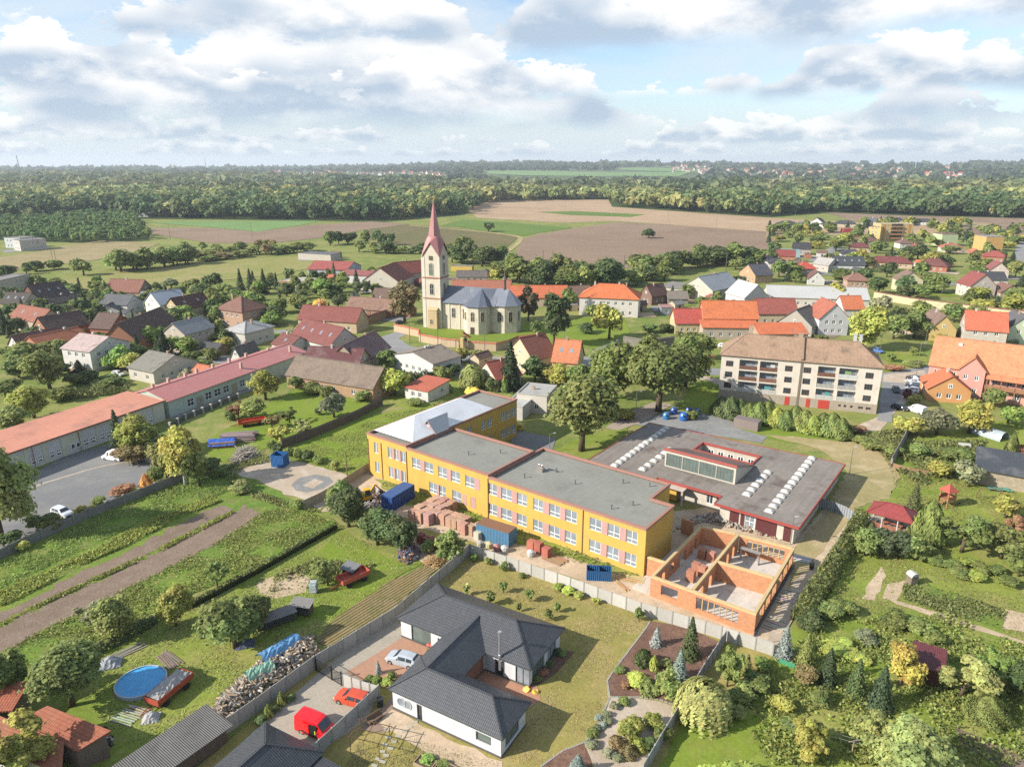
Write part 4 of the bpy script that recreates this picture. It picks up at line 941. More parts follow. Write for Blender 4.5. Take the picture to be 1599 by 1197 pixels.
m = MB();m.box(-1.1,1.1,.1,.4,.6,3.4);obj('niche_back',m,'old_plaster',gt,C(120,110,90));m = MB();gable_roof(m,1.4,4.2,4.0,1.4,.2,.2);obj('roof',m,'clay_tile',gt,C(222,120,75)).rotation_euler = (0,0,math.pi / 2)
gt.children[-1].rotation_euler = (0,0,math.pi / 2)
# ---- long low workshop with salmon roofs (left) ----
B0 = at(259,655);BA = math.radians(64.5);BD = Vector((math.cos(BA),math.sin(BA),0));BN = Vector((-BD.y,BD.x,0))
shop = thing('workshop_building','long pale green workshop with flat salmon roof and white garage doors by the car park','workshop',B0,BA)
SHh = 4.7;SLn = 46.0
W = MB();doors = []
for x0,x1 in ((27,40),(46,68),(75,97),(128,151),(154,175),(178,193),(222,240)):
    u0,u1 = u_on(B0,BD,x0,2.0),u_on(B0,BD,x1,2.0);doors.append((u0 + SLn,.05,u1 - u0,4.0))
W.wall((-SLn,0),(0,0),0,SHh,doors,.2);W.wall((0,0),(0,11.8),0,SHh + .3);W.wall((0,11.8),(-SLn,11.8),0,SHh);W.wall((-SLn,11.8),(-SLn,0),0,SHh)
obj('wall',W,'plaster',shop,C(242,242,216))
for (u,z,w,h) in doors:
    g_ = MB();x = u - SLn;g_.box(x,x + w,.12,.2,z,z + h)
    for k in range(1,4): g_.box(x + .02,x + w - .02,.10,.12,z + h * k / 4 - .02,z + h * k / 4 + .02)
    dr = obj('garage_door',g_,'paint',shop,C(238,240,242))
    for k in range(2):
        for q in range(2): place_window(dr,(x,.12),Vector((1,0,0)),.25 + k * (w / 2 - .1),.75 + q * .7,w / 2 - .4,.55,'2' if q else '1',False,-.02)
g_ = MB();u = u_on(B0,BD,109,1.5);g_.box(u,u + 2.4,-.03,.05,.05,2.4);dr = obj('door',g_,'paint',shop,C(240,240,240))
place_window(dr,(u,-.03),Vector((1,0,0)),.2,1.0,.9,1.1,'1',False,-.04);place_window(dr,(u,-.03),Vector((1,0,0)),1.3,1.0,.9,1.1,'1',False,-.04)
R = MB();R.slab([(-SLn - .3,-.5,SHh + .1),(.3,-.5,SHh + .1),(.3,12.2,SHh + .55),(-SLn - .3,12.2,SHh + .55)],.22);obj('roof',R,'bitumen',shop,C(240,158,126))
g_ = MB();g_.box(-SLn - .3,.3,-.62,-.51,SHh - .16,SHh + .1);obj('gutter',g_,'paint',shop,C(150,85,70))
for u in (-9.6,-20.6,-30):
    g_ = MB();g_.tube((u,-.1,0),(u,-.1,SHh),.06,n=6);obj('downpipe',g_,'paint',shop,C(150,95,75))
# second part with the pink gable roof
B1 = at(266,652);PA = math.radians(66.3)
shop2 = thing('shop_building','long mint green shop row with pink sheet gable roof','shop',B1,PA);BD2 = Vector((math.cos(PA),math.sin(PA),0))
L2,D2,h2_ = 49.0,12.6,4.1
W = MB();ws = []
for x0,x1 in ((293,303),(321,331),(335,345),(349,358),(375,382)):
    u0,u1 = u_on(B1,BD2,x0,2.0),u_on(B1,BD2,x1,2.0);ws.append((u0,.9,u1 - u0,1.9,'X'))
facade(W,shop2,(0,0),(L2,0),0,h2_,ws,False,.16)
for x0,x1 in ((307,317),(362,370)):
    u0,u1 = u_on(B1,BD2,x0,1.5),u_on(B1,BD2,x1,1.5);g_ = MB();g_.box(u0,u1,-.05,.05,0,2.6);obj('door',g_,'paint',shop2,C(196,190,160))
W.wall((L2,0),(L2,D2),0,h2_);W.wall((L2,D2),(0,D2),0,h2_);W.wall((0,D2),(0,0),0,h2_);W.poly([(0,D2,h2_),(0,0,h2_),(0,D2 / 2,h2_ + 1.7)]);W.poly([(L2,0,h2_),(L2,D2,h2_),(L2,D2 / 2,h2_ + 1.7)])
obj('wall',W,'plaster',shop2,C(214,234,214))
R = MB();R2 = MB();gable_roof(R2,L2,D2,h2_,1.7,.45,.2);R.add([(v[0] + L2 / 2,v[1] + D2 / 2,v[2]) for v in R2.v],R2.f);obj('roof',R,'seam_metal',shop2,C(232,138,128))
for u,y in ((3,8),(8,8.6),(13,8.4),(17,8.8),(22,8.4),(28,8.6),(34,8.4),(41,6.8),(26,2.6),(45,2.4)):
    g_ = MB();g_.box(u - .3,u + .3,y - .3,y + .3,h2_ + .3,h2_ + 2.4);obj('chimney',g_,'plaster',shop2,C(226,190,170))

# ---- white bungalow with dark roof (front) ----
U0 = at(606,1077);UA = math.radians(-30)
bung = thing('bungalow','white C-shaped bungalow with dark grey tiled hip roofs in the walled plot','house',U0,UA)
DK,BWH = C(86,89,95),C(238,240,244)
e_ = .45;EH = 2.75
def bu(x,z=1.5,line=None): return u_on(line[0],line[1],x,z)
UD = Vector((math.cos(UA),math.sin(UA),0));UN = Vector((-UD.y,UD.x,0))
W = MB()
f1 = [(2.6,-1.95),(16.05,-1.95),(16.05,3.1),(7.7,3.1),(7.7,8.25),(13.65,8.25),(13.65,16.15),(-4.6,16.15),(-4.6,8.25),(2.35,8.25),(2.35,-1.95)]
lw = U0 + UD * 2.6 + UN * -1.95
uw = lambda x: u_on(lw,UD,x,1.3)
wmap = {0: [(uw(651),0.02,uw(659) - uw(651),2.1,'1','glass'),(uw(743),1.0,uw(767) - uw(743),1.1,'1','dusty_glass')],
        1: [(.9,.6,2.8,1.9,'2','dusty_glass')],3: [(.8,.1,3.6,2.2,'3')],4: [(1.4,.1,1.2,2.1,'1'),(4.2,.1,1.8,2.2,'2','curtained_glass')],
        5: [(.8,.1,3.0,2.2,'2','dusty_glass'),(4.6,.1,2.2,2.2,'2','curtained_glass')],8: [(1.6,.05,3.0,2.3,'1','dusty_glass'),(5.6,1.2,.9,.8,'1','curtained_glass')]}
for i in range(len(f1)):
    facade(W,bung,f1[i],f1[(i + 1) % len(f1)],0,EH,wmap.get(i,[]),True,.18,C(120,115,112))
obj('wall',W,'plaster',bung,BWH)
for k in (0,1):                                              # two round portholes
    u = uw(627 + k * 9.5);g_ = MB();n = 18
    g_.add([(2.6 + u + .5 * math.cos(2 * math.pi * i / n),-1.99,1.45 + .5 * math.sin(2 * math.pi * i / n)) for i in range(n)],[tuple(range(n))]);wn_ = obj('round_window',g_,'curtained_glass',bung)
    g_ = MB()
    for i in range(n):
        a0,a1 = 2 * math.pi * i / n,2 * math.pi * (i + 1) / n
        g_.bar((2.6 + u + .53 * math.cos(a0),-2.0,1.45 + .53 * math.sin(a0)),(2.6 + u + .53 * math.cos(a1),-2.0,1.45 + .53 * math.sin(a1)),.08)
    obj('frame',g_,'window_frame',wn_,C(225,228,232))
g_ = MB()
for i in range(len(f1)):
    a,b = Vector((*f1[i],0)),Vector((*f1[(i + 1) % len(f1)],0));d = (b - a).normalized();nn = Vector((d.y,-d.x,0)) * .03;a -= d * .02;b += d * .02
    g_.bar((a.x + nn.x,a.y + nn.y,.14 + .0007 * i),(b.x + nn.x,b.y + nn.y,.14 + .0007 * i),.1,.28)
obj('plinth',g_,'concrete',bung,C(105,100,96))
g_ = MB();g_.box(7.66,7.74,3.5,8.0,.1,2.6);obj('brick_cladding',g_,'brick',bung,C(190,130,100))
def hip_at(x0,x1,y0,y1,h,hr,name,hipl=None):
    R = MB();R2 = MB();L_,D_ = x1 - x0,y1 - y0;cx,cy = (x0 + x1) / 2,(y0 + y1) / 2
    hip_roof(R2,L_,D_,h,hr,0,.14,hipl);R.add([(v[0] + cx,v[1] + cy,v[2]) for v in R2.v],R2.f);return obj(name,R,'panel_tile',bung,DK)
hip_at(2.1,16.5,-2.4,3.55,EH,1.75,'roof');hip_at(-5.05,14.1,7.8,16.6,EH,2.25,'roof',4.4)
R = MB();xr = 5.1;zr = EH + 1.9
R.slab([(2.1,0.4,EH + .17),(xr,0.55,zr),(xr,11.4,zr),(2.1,8.6,EH + .17)],.12);R.slab([(xr,0.55,zr),(8.15,3.0,EH + .17),(8.15,8.3,EH + .17),(xr,11.4,zr)],.12);R.bar((xr,.6,zr + .03),(xr,11.3,zr + .03),.24,.1)
obj('link_roof',R,'panel_tile',bung,DK)
g_ = MB();g_.tube((10.0,7.95,1.2),(10.0,7.95,6.2),.14,n=12);g_.tube((10.0,7.95,6.2),(10.0,7.95,6.4),.22,n=12);g_.tube((10.0,7.95,2.9),(10.0,7.95,3.3),.2,n=12);obj('flue_pipe',g_,'metal',bung,(0.62,0.62,0.64))
# ---- neighbour's dark roof at the lower edge ----
def eave_house(name,label,pts,h,hr,wall,roofc,rm='panel_tile',cat='house',roof='h'):
    return box_house(name,label,cat,pts[0],pts[1],h,0,roof,hr,wall,roofc,rm,wins='none',chim=0,c=pts[2])
nb0 = at(414,1127,2.7)
t = thing('neighbour_house','dark grey tiled hip roof house cut off by the bottom edge','house',(nb0.x,nb0.y,0),math.radians(-28.5))
W = MB();W.box(.4,7.6,-14,-.4,0,2.72);obj('wall',W,'plaster',t,BWH)
R = MB();v = [(0,0,2.7),(8,0,2.7),(8,-15,2.7),(0,-15,2.7),(4.1,-3.6,4.9),(4.1,-15,4.9)]
R.add(v,[(1,0,4),(0,3,5,4),(2,1,4,5),(0,1,2,3)])
for a_,b_ in ((0,4),(1,4),(4,5)): R.bar(Vector(v[a_]) + Vector((0,0,.04)),Vector(v[b_]) + Vector((0,0,.04)),.22,.1)
obj('roof',R,'panel_tile',t,DK)
R = MB();R.slab([(7.6,-7,2.55),(13.6,-7,2.35),(13.6,-.4,2.35),(7.6,-.4,2.55)],.16);obj('carport_roof',R,'panel_tile',t,C(78,80,86))
for x,y in ((13.3,-.7),(13.3,-6.6),(10.4,-.7)): R = MB();R.box(x - .08,x + .08,y - .08,y + .08,0,2.3);obj('post',R,'wood',t,C(90,90,92))
# ---- lower-left garden buildings ----
def slab_roof(name,label,hi,lo,zh,zl,rc,wc):
    """lean-to on the surveyed corners of its high and low roof edges"""
    P = [at(*lo[0],zl),at(*lo[1],zl),at(*hi[1],zh),at(*hi[0],zh)];c = sum(P,Vector((0,0,0))) / 4;c.z = 0
    t = thing(name,label,'shed',c);Q = [p - c for p in P];R = MB();R.slab(Q,.14);obj('roof',R,'clay_tile',t,rc)
    W = MB();I = [Vector((q.x * .88,q.y * .88,0)) for q in Q]
    for k in range(4): W.poly([I[k],I[(k + 1) % 4],I[(k + 1) % 4] + Vector((0,0,Q[(k + 1) % 4].z - .16)),I[k] + Vector((0,0,Q[k].z - .16))])
    obj('wall',W,'plaster',t,wc);return t
slab_roof('garden_house','orange-brown tiled garden building at the lower left',((74,1101),(173,1140)),((28,1124),(121,1172)),3.5,2.7,C(186,104,68),C(150,130,112))
slab_roof('garden_shed','lower orange-brown roof joined to the garden building',((-60,1092),(100,1158)),((-60,1150),(96,1206)),2.9,2.5,C(196,118,78),C(228,226,220))
t = box_house('garden_hut','small hut with rust-red roof at the left edge','shed',(-40,1110),(16,1106),2.3,3.0,'m',.5,C(170,150,125),C(196,104,66),'clay_tile',wins='none',chim=0)
E0 = at(172,1205,2.5);E1 = at(300,1120,2.5);dv = E1 - E0
t = thing('corrugated_shed','long shed with grey corrugated sheet roof beside the concrete fence','shed',(E0.x,E0.y,0),math.atan2(dv.y,dv.x))
W = MB();W.box(-6,9.8,-3.4,-.3,0,2.3);obj('wall',W,'planking',t,C(110,95,80))
R = MB()
R.slab([(-7,-4.2,2.35),(10.2,-4.2,2.35),(10.2,.3,2.75),(-7,.3,2.75)],.06);obj('roof',R,'corrugated',t,C(150,146,140))

# ---- houses of the village, one row each ----
O1,RB,BRN,GRY,SLT,PNK = C(236,124,66),C(168,92,74),C(112,88,76),C(158,156,150),C(78,80,88),C(226,150,138)
CR,YW,TAN = C(226,206,170),C(238,205,115),C(205,165,125)
HS = [
 # front eaves corners (photo), eaves height, depth, roof, rise, wall, roof colour, label, extras
 ((-12,441),(46,428),7,9,'f',0,C(215,205,180),GRY,'beige flat-roofed villa at the far left edge of the village',{}),
 ((0,473),(38,474),4,9,'x',3.5,CR,C(95,85,80),'dark-roofed house with skylights below the beige villa',{'sky': 3}),
 ((60,467),(110,459),4.5,12,'x',5,C(150,105,75),C(98,82,76),'big brown barn with timber gable and three roof windows',{'sky': 3,'wm': 'planking'}),
 ((62,477),(127,466),3,7,'x',2,CR,C(95,88,85),'low dark-roofed shed in front of the timber-gabled barn',{}),
 ((163,454),(216,456),3.2,10,'x',4.5,C(190,165,135),C(162,106,86),'house with reddish half roof standing alone at the meadow edge',{}),
 ((155,474),(198,476),4,9,'x',3,WHITE,C(110,115,118),'white L-shaped house with grey roof below the meadow house',{}),
 ((149,485),(186,484),2.6,6,'y',2,WHITE,C(92,98,102),'small white front wing with grey roof and two windows',{}),
 ((226,470),(250,476),5.5,11,'y',4,WHITE,C(165,180,195),'tall white house with pale blue-grey roof',{'rm': 'seam_metal'}),
 ((281,484),(330,474),4,9,'x',4,C(226,205,150),C(116,76,64),'cream house with dark brown dormer roof and timber gable',{'sky': 2}),
 ((338,482),(378,488),6,11,'p',4.2,C(206,168,136),C(152,106,90),'square house with pyramid-shaped reddish roof',{}),
 ((14,494),(60,503),4.5,9,'x',3.5,C(215,195,170),C(176,106,82),'house with red tiles and solar panels near the left edge',{'sky': 2}),
 ((75,517),(140,505),4,10,'x',4,C(190,130,90),C(116,92,82),'long brown-roofed barn behind the orange lean-to',{'rm': 'old_tile'}),
 ((62,541),(137,524),3,9,'x',2.5,C(215,150,110),C(216,126,82),'long low shed with a faded orange roof',{}),
 ((13,537),(30,541),3,12,'y',3,WHITE,C(132,96,82),'narrow white-gabled cottage beside the orange shed',{}),
 ((140,511),(172,513),4,10,'x',4,C(206,122,78),C(122,96,86),'bare orange brick house between two brown barns',{'wm': 'brick','rm': 'old_tile'}),
 ((213,531),(278,502),4,11,'x',5,C(190,130,92),C(116,92,80),'long brown-tiled barn with brick gable above the street',{'rm': 'old_tile','wins': 'none'}),
 ((255,518),(288,522),6,12,'y',3,C(220,204,182),C(172,176,178),'cream two-storey house with light grey roof beside the brick barn',{}),
 ((290,522),(321,512),5.4,8,'f',0,C(210,195,175),C(190,190,185),'flat-roofed cream wing with a balcony beside the street',{}),
 ((96,543),(140,549),6,13,'x',2.8,WHITE,C(216,190,184),'large white house with pale pink roof and corner balcony',{'rm': 'old_tile'}),
 ((200,573),(239,581),3.4,14,'x',3,C(228,220,202),C(152,147,136),'white bungalow with weathered grey roof behind the workshop',{'rm': 'old_tile'}),
 ((351,516),(382,521),4.5,12,'h',2.5,C(226,220,208),C(198,198,196),'white villa with light grey hip roof above the shop row',{}),
 ((360,557),(376,559),3,8,'y',3,WHITE,C(110,112,110),'small white hut with steep dark gable beside the pink shop roof',{}),
 ((465,497),(556,503),4,9,'x',4,C(226,196,156),C(160,86,76),'long dark-red roofed inn with arched beige gable',{}),
 ((454,523),(515,540),4.5,11,'x',4.5,C(226,228,214),C(150,82,76),'large pale house with maroon roof and many roof windows',{'sky': 4}),
 ((424,536),(450,543),3,9,'x',2.5,C(224,224,214),C(142,82,74),'small maroon-roofed wing joined to the large pale house',{'sky': 1}),
 ((474,566),(560,570),3.5,9,'x',3.5,C(200,180,150),C(122,62,60),'long maroon metal roof farm building with dormer',{'rm': 'seam_metal'}),
 ((562,566),(609,541),3.5,10,'x',4.5,C(200,182,152),C(116,60,58),'maroon-roofed barn end facing the church street',{'rm': 'seam_metal'}),
 ((447,584),(582,606),3.5,9.5,'x',4,C(200,160,120),C(152,132,114),'long stone barn with grey-brown tiles above the green lawn',{'rm': 'old_tile','wm': 'old_plaster','chim': 0}),
 ((615,553),(676,568),4.2,11,'y',2.0,C(232,236,234),C(168,152,136),'white house with shallow brown-grey roof below the churchyard wall',{'rm': 'old_tile','chim': 2}),
 ((632,604),(668,611),3,9,'m',.6,WHITE,C(222,112,78),'white garage with half orange, half grey roof on the lawn',{'chim': 0}),
 ((540,480),(611,485),3,9,'x',3.5,C(182,122,88),C(166,126,106),'brown-roofed barn left of the big church lime tree',{'rm': 'old_tile'}),
 ((582,463),(612,464),3,7,'x',3,C(190,150,110),C(140,112,98),'small brown-roofed outbuilding behind the brown barn',{'rm': 'old_tile','chim': 0}),
 ((566,438),(622,440),5,20,'y',6,C(236,226,206),C(166,92,72),'large barn with cream gable and red-brown roof left of the spire',{}),
 ((620,428),(664,424),5,10,'x',5,C(226,200,175),C(176,92,72),'red-roofed farm range directly left of the church tower',{}),
 ((480,420),(541,422),5,18,'x',3,C(204,212,222),C(192,92,86),'pale blue factory hall with red roof',{'chim': 0}),
 ((527,428),(577,431),4,8,'m',1.2,C(230,230,230),C(182,102,96),'low white hall with red lean-to roof in front of the factory',{'chim': 0}),
 ((437,438),(478,441),3,12,'f',0,C(200,140,100),C(216,205,186),'beige flat-roofed shed left of the factory hall',{'chim': 0}),
 ((465,395),(516,398),4,10,'f',0,C(216,206,190),C(120,125,130),'half-buried concrete shed under the dark field',{'chim': 0,'wins': 'none'}),
 ((797,464),(886,464),4,10,'x',4,C(226,200,170),C(236,122,66),'long bright orange roof behind the chancel',{}),
 ((886,463),(926,461),4,9,'x',3.5,C(205,175,145),C(152,118,98),'brown roof continuing the bright orange range',{'rm': 'old_tile'}),
 ((705,452),(797,453),4,9,'x',3.5,C(215,190,160),C(192,116,86),'long tiled roof directly behind the church nave',{}),
 ((713,432),(760,432),3,7,'x',2.5,C(226,216,206),C(126,116,112),'grey-roofed barn right of the tower below the railway',{'rm': 'old_tile','chim': 0}),
 ((704,415),(737,416),3,4,'f',0,C(238,198,72),GRY,'yellow walled railway shed right of the spire',{'chim': 0,'wins': 'none'}),
 ((905,464),(997,468),7,13,'h',4.5,C(242,234,224),C(242,126,56),'big white house with bright orange hip roof',{'chim': 3}),
 ((1000,458),(1018,462),4,9,'y',4,C(150,116,100),C(122,86,76),'narrow brown gable right of the big white house',{}),
 ((1066,447),(1113,454),5,22,'y',5,C(228,218,198),C(166,172,178),'cream hall with steep grey metal roof',{'rm': 'seam_metal','chim': 1}),
 ((1030,447),(1065,452),3.5,10,'m',1,C(215,205,190),C(152,147,142),'grey lean-to left of the cream hall',{'chim': 0}),
 ((1043,466),(1075,466),2.5,7,'x',2.5,C(190,180,165),C(152,142,128),'small grey gabled shed in front of the cream hall',{'chim': 0}),
 ((1033,480),(1052,480),3.2,6,'f',0,C(150,160,165),C(200,150,140),'little grey garage with pinkish roof and white door',{'chim': 0}),
 ((1055,504),(1097,504),4,9,'x',4,C(228,208,152),C(216,88,72),'cottage with worn red tiles left of the orange barns',{'rm': 'old_tile'}),
 ((1099,496),(1184,497),6,10,'x',5,C(216,152,112),C(242,130,64),'tall barn with large bright orange roof',{'wins': 'none','chim': 0}),
 ((1098,511),(1185,512),4,5.5,'m',1.2,C(206,190,170),C(242,124,62),'orange lean-to with two windows below the tall barn',{'chim': 0}),
 ((1184,489),(1246,489),4.5,10,'x',4.5,C(236,216,176),C(186,96,82),'cream house with dull red roof right of the orange barns',{'rm': 'old_tile'}),
 ((1214,502),(1268,510),3.5,12,'y',5,C(200,190,175),C(132,132,126),'grey steep-roofed barn behind the apartment block',{'rm': 'old_tile','chim': 0}),
 ((1186,521),(1262,521),3.5,7,'m',2,C(200,180,150),C(240,122,62),'orange lean-to roof just behind the apartment ridge',{'chim': 0}),
 ((1200,463),(1358,468),4,14,'x',3.6,C(236,228,212),C(216,216,212),'very long hall with white sheet roof',{'rm': 'seam_metal','chim': 0}),
 ((1163,465),(1200,463),5,14,'y',5,C(240,238,232),C(220,218,212),'white gabled head house of the long white hall',{'rm': 'seam_metal'}),
 ((1280,497),(1326,497),6,12,'y',5,C(240,240,242),C(200,110,82),'white two-storey house with red gable roof behind the apartments',{}),
 ((1318,482),(1350,482),5,9,'x',4,WHITE,C(236,128,72),'white house with orange roof half hidden by a big tree',{}),
 ((793,548),(832,561),4.5,9,'y',5,C(232,212,172),C(166,96,76),'beige cottage with red-brown roof below the churchyard',{}),
 ((862,563),(901,566),4,10,'x',5,C(236,208,140),C(236,142,88),'yellow cottage with orange roof and two roof hatches',{'sky': 2}),
 ((746,580),(775,592),3.5,8,'y',3.5,C(236,226,206),C(192,98,78),'small cream cottage with red roof among spruces',{}),
 ((807,614),(854,619),4.5,10,'f',0,C(236,228,214),C(200,198,192),'white cube house with flat roof behind the school',{'c': (886,604)}),
 ((786,632),(816,636),3.2,8,'f',0,C(226,222,215),C(216,216,212),'low white flat annex beside the white cube house',{'chim': 0,'wins': 'none'}),
 ((1404,437),(1442,438),5.5,9,'y',3.5,C(240,226,176),C(152,122,106),'cream villa with triangular gable right of the long white hall',{}),
 ((1516,446),(1556,446),5.5,10,'y',5,C(240,222,206),C(166,82,76),'pink-white house with dark red gable roof',{}),
 ((1522,436),(1573,437),4,9,'x',3,WHITE,C(76,82,90),'white house with dark slate roof behind the pink-white one',{}),
 ((1563,456),(1595,456),3,8,'y',3,C(216,192,166),C(152,106,92),'small brown-gabled cottage near the right edge',{}),
 ((1453,513),(1494,515),4,14,'y',4.5,C(238,204,118),C(152,122,106),'yellow-gabled cottage with brown roof by the crossroads',{'rm': 'old_tile'}),
 ((1508,513),(1574,518),5.5,11,'x',5,C(218,208,192),C(236,118,76),'stone-grey house with orange roof and central dormer gable',{'sky': 0}),
 ((1577,511),(1622,513),6,10,'y',4,C(226,236,202),C(112,112,116),'pale green gable at the right edge of the village',{}),
 ((1526,731),(1640,752),3,7,'m',1.7,C(206,186,156),C(76,80,86),'stone barn with black sheet roof at the right edge',{'wm': 'stone','rm': 'seam_metal','chim': 0,'wins': 'none'}),
 ((1450,606),(1517,612),3.2,10,'y',3.5,C(236,168,92),C(236,126,72),'orange single-storey annex with two windows beside the pink mansion',{}),
 ((1376,350),(1427,350),13,12,'f',0,C(240,204,128),C(225,205,160),'tall yellow apartment tower on the far right',{'wins': 'auto'}),
 ((1357,354),(1376,355),11,11,'f',0,C(238,206,120),C(190,150,110),'lower yellow wing left of the yellow tower',{}),
 ((1472,366),(1497,366),8.5,12,'f',0,C(206,226,172),C(152,112,102),'pale green apartment block among trees',{'wins': 'none'}),
 ((1541,370),(1569,370),10,13,'f',0,C(240,186,96),C(168,168,168),'orange-yellow block at the upper right',{'wins': 'none'}),
 ((30,376),(71,373),7,12,'f',0,C(226,216,208),GRY,'grey-white prefab block below the plantation at the left',{}),
 ((6,371),(31,372),7,12,'f',0,C(226,230,236),GRY,'white prefab block at the far left edge',{}),
 ((208,333),(231,333),4,10,'f',0,WHITE,C(225,222,215),'tiny white hut at the forest edge',{'chim': 0}),
 ((1243,355),(1264,355),5,9,'y',4,C(245,222,84),C(112,112,116),'bright yellow house in the new settlement',{}),
 ((1217,350),(1246,350),3,10,'h',2.5,C(226,226,220),C(70,72,80),'dark hip-roofed bungalow left of the yellow house',{}),
 ((1265,347),(1285,348),4,9,'y',4,WHITE,C(78,78,86),'white house with black gable behind the yellow house',{}),
 ((1286,351),(1303,351),3,9,'h',2.2,WHITE,C(76,80,84),'small dark-roofed bungalow third in the new row',{}),
 ((1303,349),(1336,350),3,10,'h',2.6,CR,C(82,84,92),'wide slate-roofed bungalow in the new row',{}),
 ((1344,345),(1368,346),4,9,'x',3,WHITE,C(112,116,122),'white house with grey roof left of the yellow tower',{}),
 ((1425,346),(1460,347),3,10,'h',2.6,WHITE,C(78,80,90),'slate-roofed bungalow right of the yellow tower',{}),
 ((1388,344),(1415,344),3,10,'h',2.4,WHITE,C(84,86,94),'slate roof just behind the yellow tower',{}),
 ((1318,358),(1337,358),3,6,'f',0,C(190,70,70),C(196,66,66),'low red box building in the new settlement',{'chim': 0,'wins': 'none'}),
 ((1328,386),(1360,387),3,9,'h',2.8,C(220,190,160),C(132,68,68),'dark-red hip roof in front of the yellow tower',{}),
 ((1340,377),(1372,377),3.4,9,'h',3,C(220,200,180),C(142,98,92),'brown hip roof under the yellow tower',{}),
 ((1315,397),(1349,398),3,9,'h',2.6,WHITE,C(78,78,92),'slate bungalow beside the grey side street',{}),
 ((1301,413),(1351,414),4,10,'x',4,C(240,240,240),C(78,86,92),'white terrace with long dark roof and skylights',{'sky': 4}),
 ((1356,409),(1425,412),3,9,'h',3,C(236,202,162),C(142,70,68),'long beige house with dark red hip roof',{}),
 ((1430,413),(1479,417),3,10,'h',3.4,C(206,128,88),C(132,74,68),'brick house with broad maroon hip roof',{'wm': 'brick'}),
 ((1248,420),(1275,420),3,9,'h',3.2,C(206,190,170),C(226,84,66),'vivid red tent-like roof behind the white hall',{}),
 ((1270,411),(1294,414),4,9,'x',3,C(215,205,190),C(196,192,186),'pale grey roof beside the vivid red one',{}),
 ((1262,435),(1288,436),3,9,'y',3.5,WHITE,C(142,92,82),'white triangular gable just behind the white hall',{}),
 ((1324,438),(1358,439),3.4,9,'h',3,C(205,165,135),C(166,118,98),'brown house with dormer right behind the white hall',{}),
 ((1201,411),(1229,412),3,10,'h',2.6,C(222,216,206),C(76,80,88),'low house with slate hip roof near the bushes',{}),
 ((1213,399),(1242,400),4,9,'x',3,C(216,142,92),C(166,72,66),'orange house with red roof in the second row',{}),
 ((1238,388),(1266,389),4,9,'x',3.5,C(200,190,180),C(66,68,74),'black-roofed house in the second row',{}),
 ((1200,393),(1215,393),5,8,'f',0,C(240,222,130),C(190,180,160),'pale yellow box house in the second row',{'chim': 0}),
 ((1217,391),(1250,392),4,8,'f',0,C(170,205,208),C(152,198,202),'pale teal flat-roofed hall in the second row',{'chim': 0}),
 ((1477,387),(1503,387),3,9,'h',2.8,C(236,216,196),C(206,122,92),'cream house with salmon hip roof below the green block',{}),
 ((1535,400),(1573,402),3.4,10,'h',3,C(205,130,95),C(186,88,78),'red hip-roofed house below the orange block',{}),
 ((1545,422),(1576,423),4,9,'y',4,C(240,222,208),C(166,96,92),'pinkish gable house right of the maroon hip roof',{}),
 ((1406,380),(1424,380),3.5,8,'h',2.6,WHITE,C(152,112,102),'small white house right under the yellow tower',{}),
 ((1429,386),(1441,386),3,7,'h',2.2,CR,C(170,80,76),'tiny red-roofed house among dark trees',{}),
 ((1175,405),(1199,408),3,10,'h',2.8,C(226,222,214),C(78,82,92),'slate-roofed white house at the hedge by the brown field',{}),
 ((1155,424),(1180,430),4,10,'y',4.5,C(216,172,128),C(96,96,106),'tan gabled house with dark roof below the brown field',{}),
]
YT = None
for (a,b,h,D,rf,hr,wc,rc,lab,ex) in HS:
    ex = dict(ex);rm = ex.pop('rm','clay_tile' if rf not in 'f' else 'bitumen')
    big = 'tower' in lab or 'block' in lab
    o = box_house('apartment_house' if big else ('barn' if 'barn' in lab else ('hall' if 'hall' in lab else ('shed' if any(w in lab for w in ('shed','lean-to','garage','outbuilding')) else 'house'))),lab,
              'building' if big else ('barn' if 'barn' in lab else ('hall' if 'hall' in lab else ('shed' if any(w in lab for w in ('shed','lean-to','garage','outbuilding')) else 'house'))),
              a,b,h,D,rf,hr,wc,rc,rm,group='houses of the village',**ex)
    if 'yellow apartment tower' in lab: YT = o
for k in range(4):                                             # stacked balconies of the yellow tower
    m = MB();m.box(-4.5,4.5,-7.1,-6.02,2.2 + k * 2.8,3.3 + k * 2.8);b_ = obj('balcony',m,'plaster',YT,C(200,140,90));m = MB();m.box(-4.4,4.4,-6.1,-6.03,3.3 + k * 2.8,4.9 + k * 2.8);obj('balcony_glazing',m,'glass',b_)
for x in (-9.5,9.5): m = MB();m.box(x - .9,x + .9,-6.06,-6.0,0,13);obj('facade_stripe',m,'plaster',YT,C(228,160,70))
# pink mansion
man = box_house('mansion','pink two-storey mansion with long light orange roof at the right','house',(1452,568),(1640,594),7.2,12,'x',6.2,C(238,178,158),C(240,156,100),'clay_tile',wins={0: [(1.2,4.4,1.1,1.6),(5.0,4.4,1.1,1.6)] + [(u,4.4,1.2,1.7) for u in (14,17,20,23)] + [(u,1.0,1.2,1.6) for u in (12.5,16,19,22)],3: [(3,4.5,1,1.6),(7,4.5,1,1.6)]},chim=0)
Lm = (at(1640,594,7.2) - at(1452,568,7.2)).length
g_ = MB();g_.box(-Lm / 2 + 5.2,-Lm / 2 + 6.2,-1.6,-.6,8.5,12.6);obj('chimney',g_,'plaster',man,C(238,232,222))
rx = -Lm / 2 + 9.6;W = MB();ws = [(.8,1.2,1.0,1.7),(3.2,1.2,1.0,1.7),(.9,4.9,.9,1.3),(3.3,4.9,.9,1.3)]
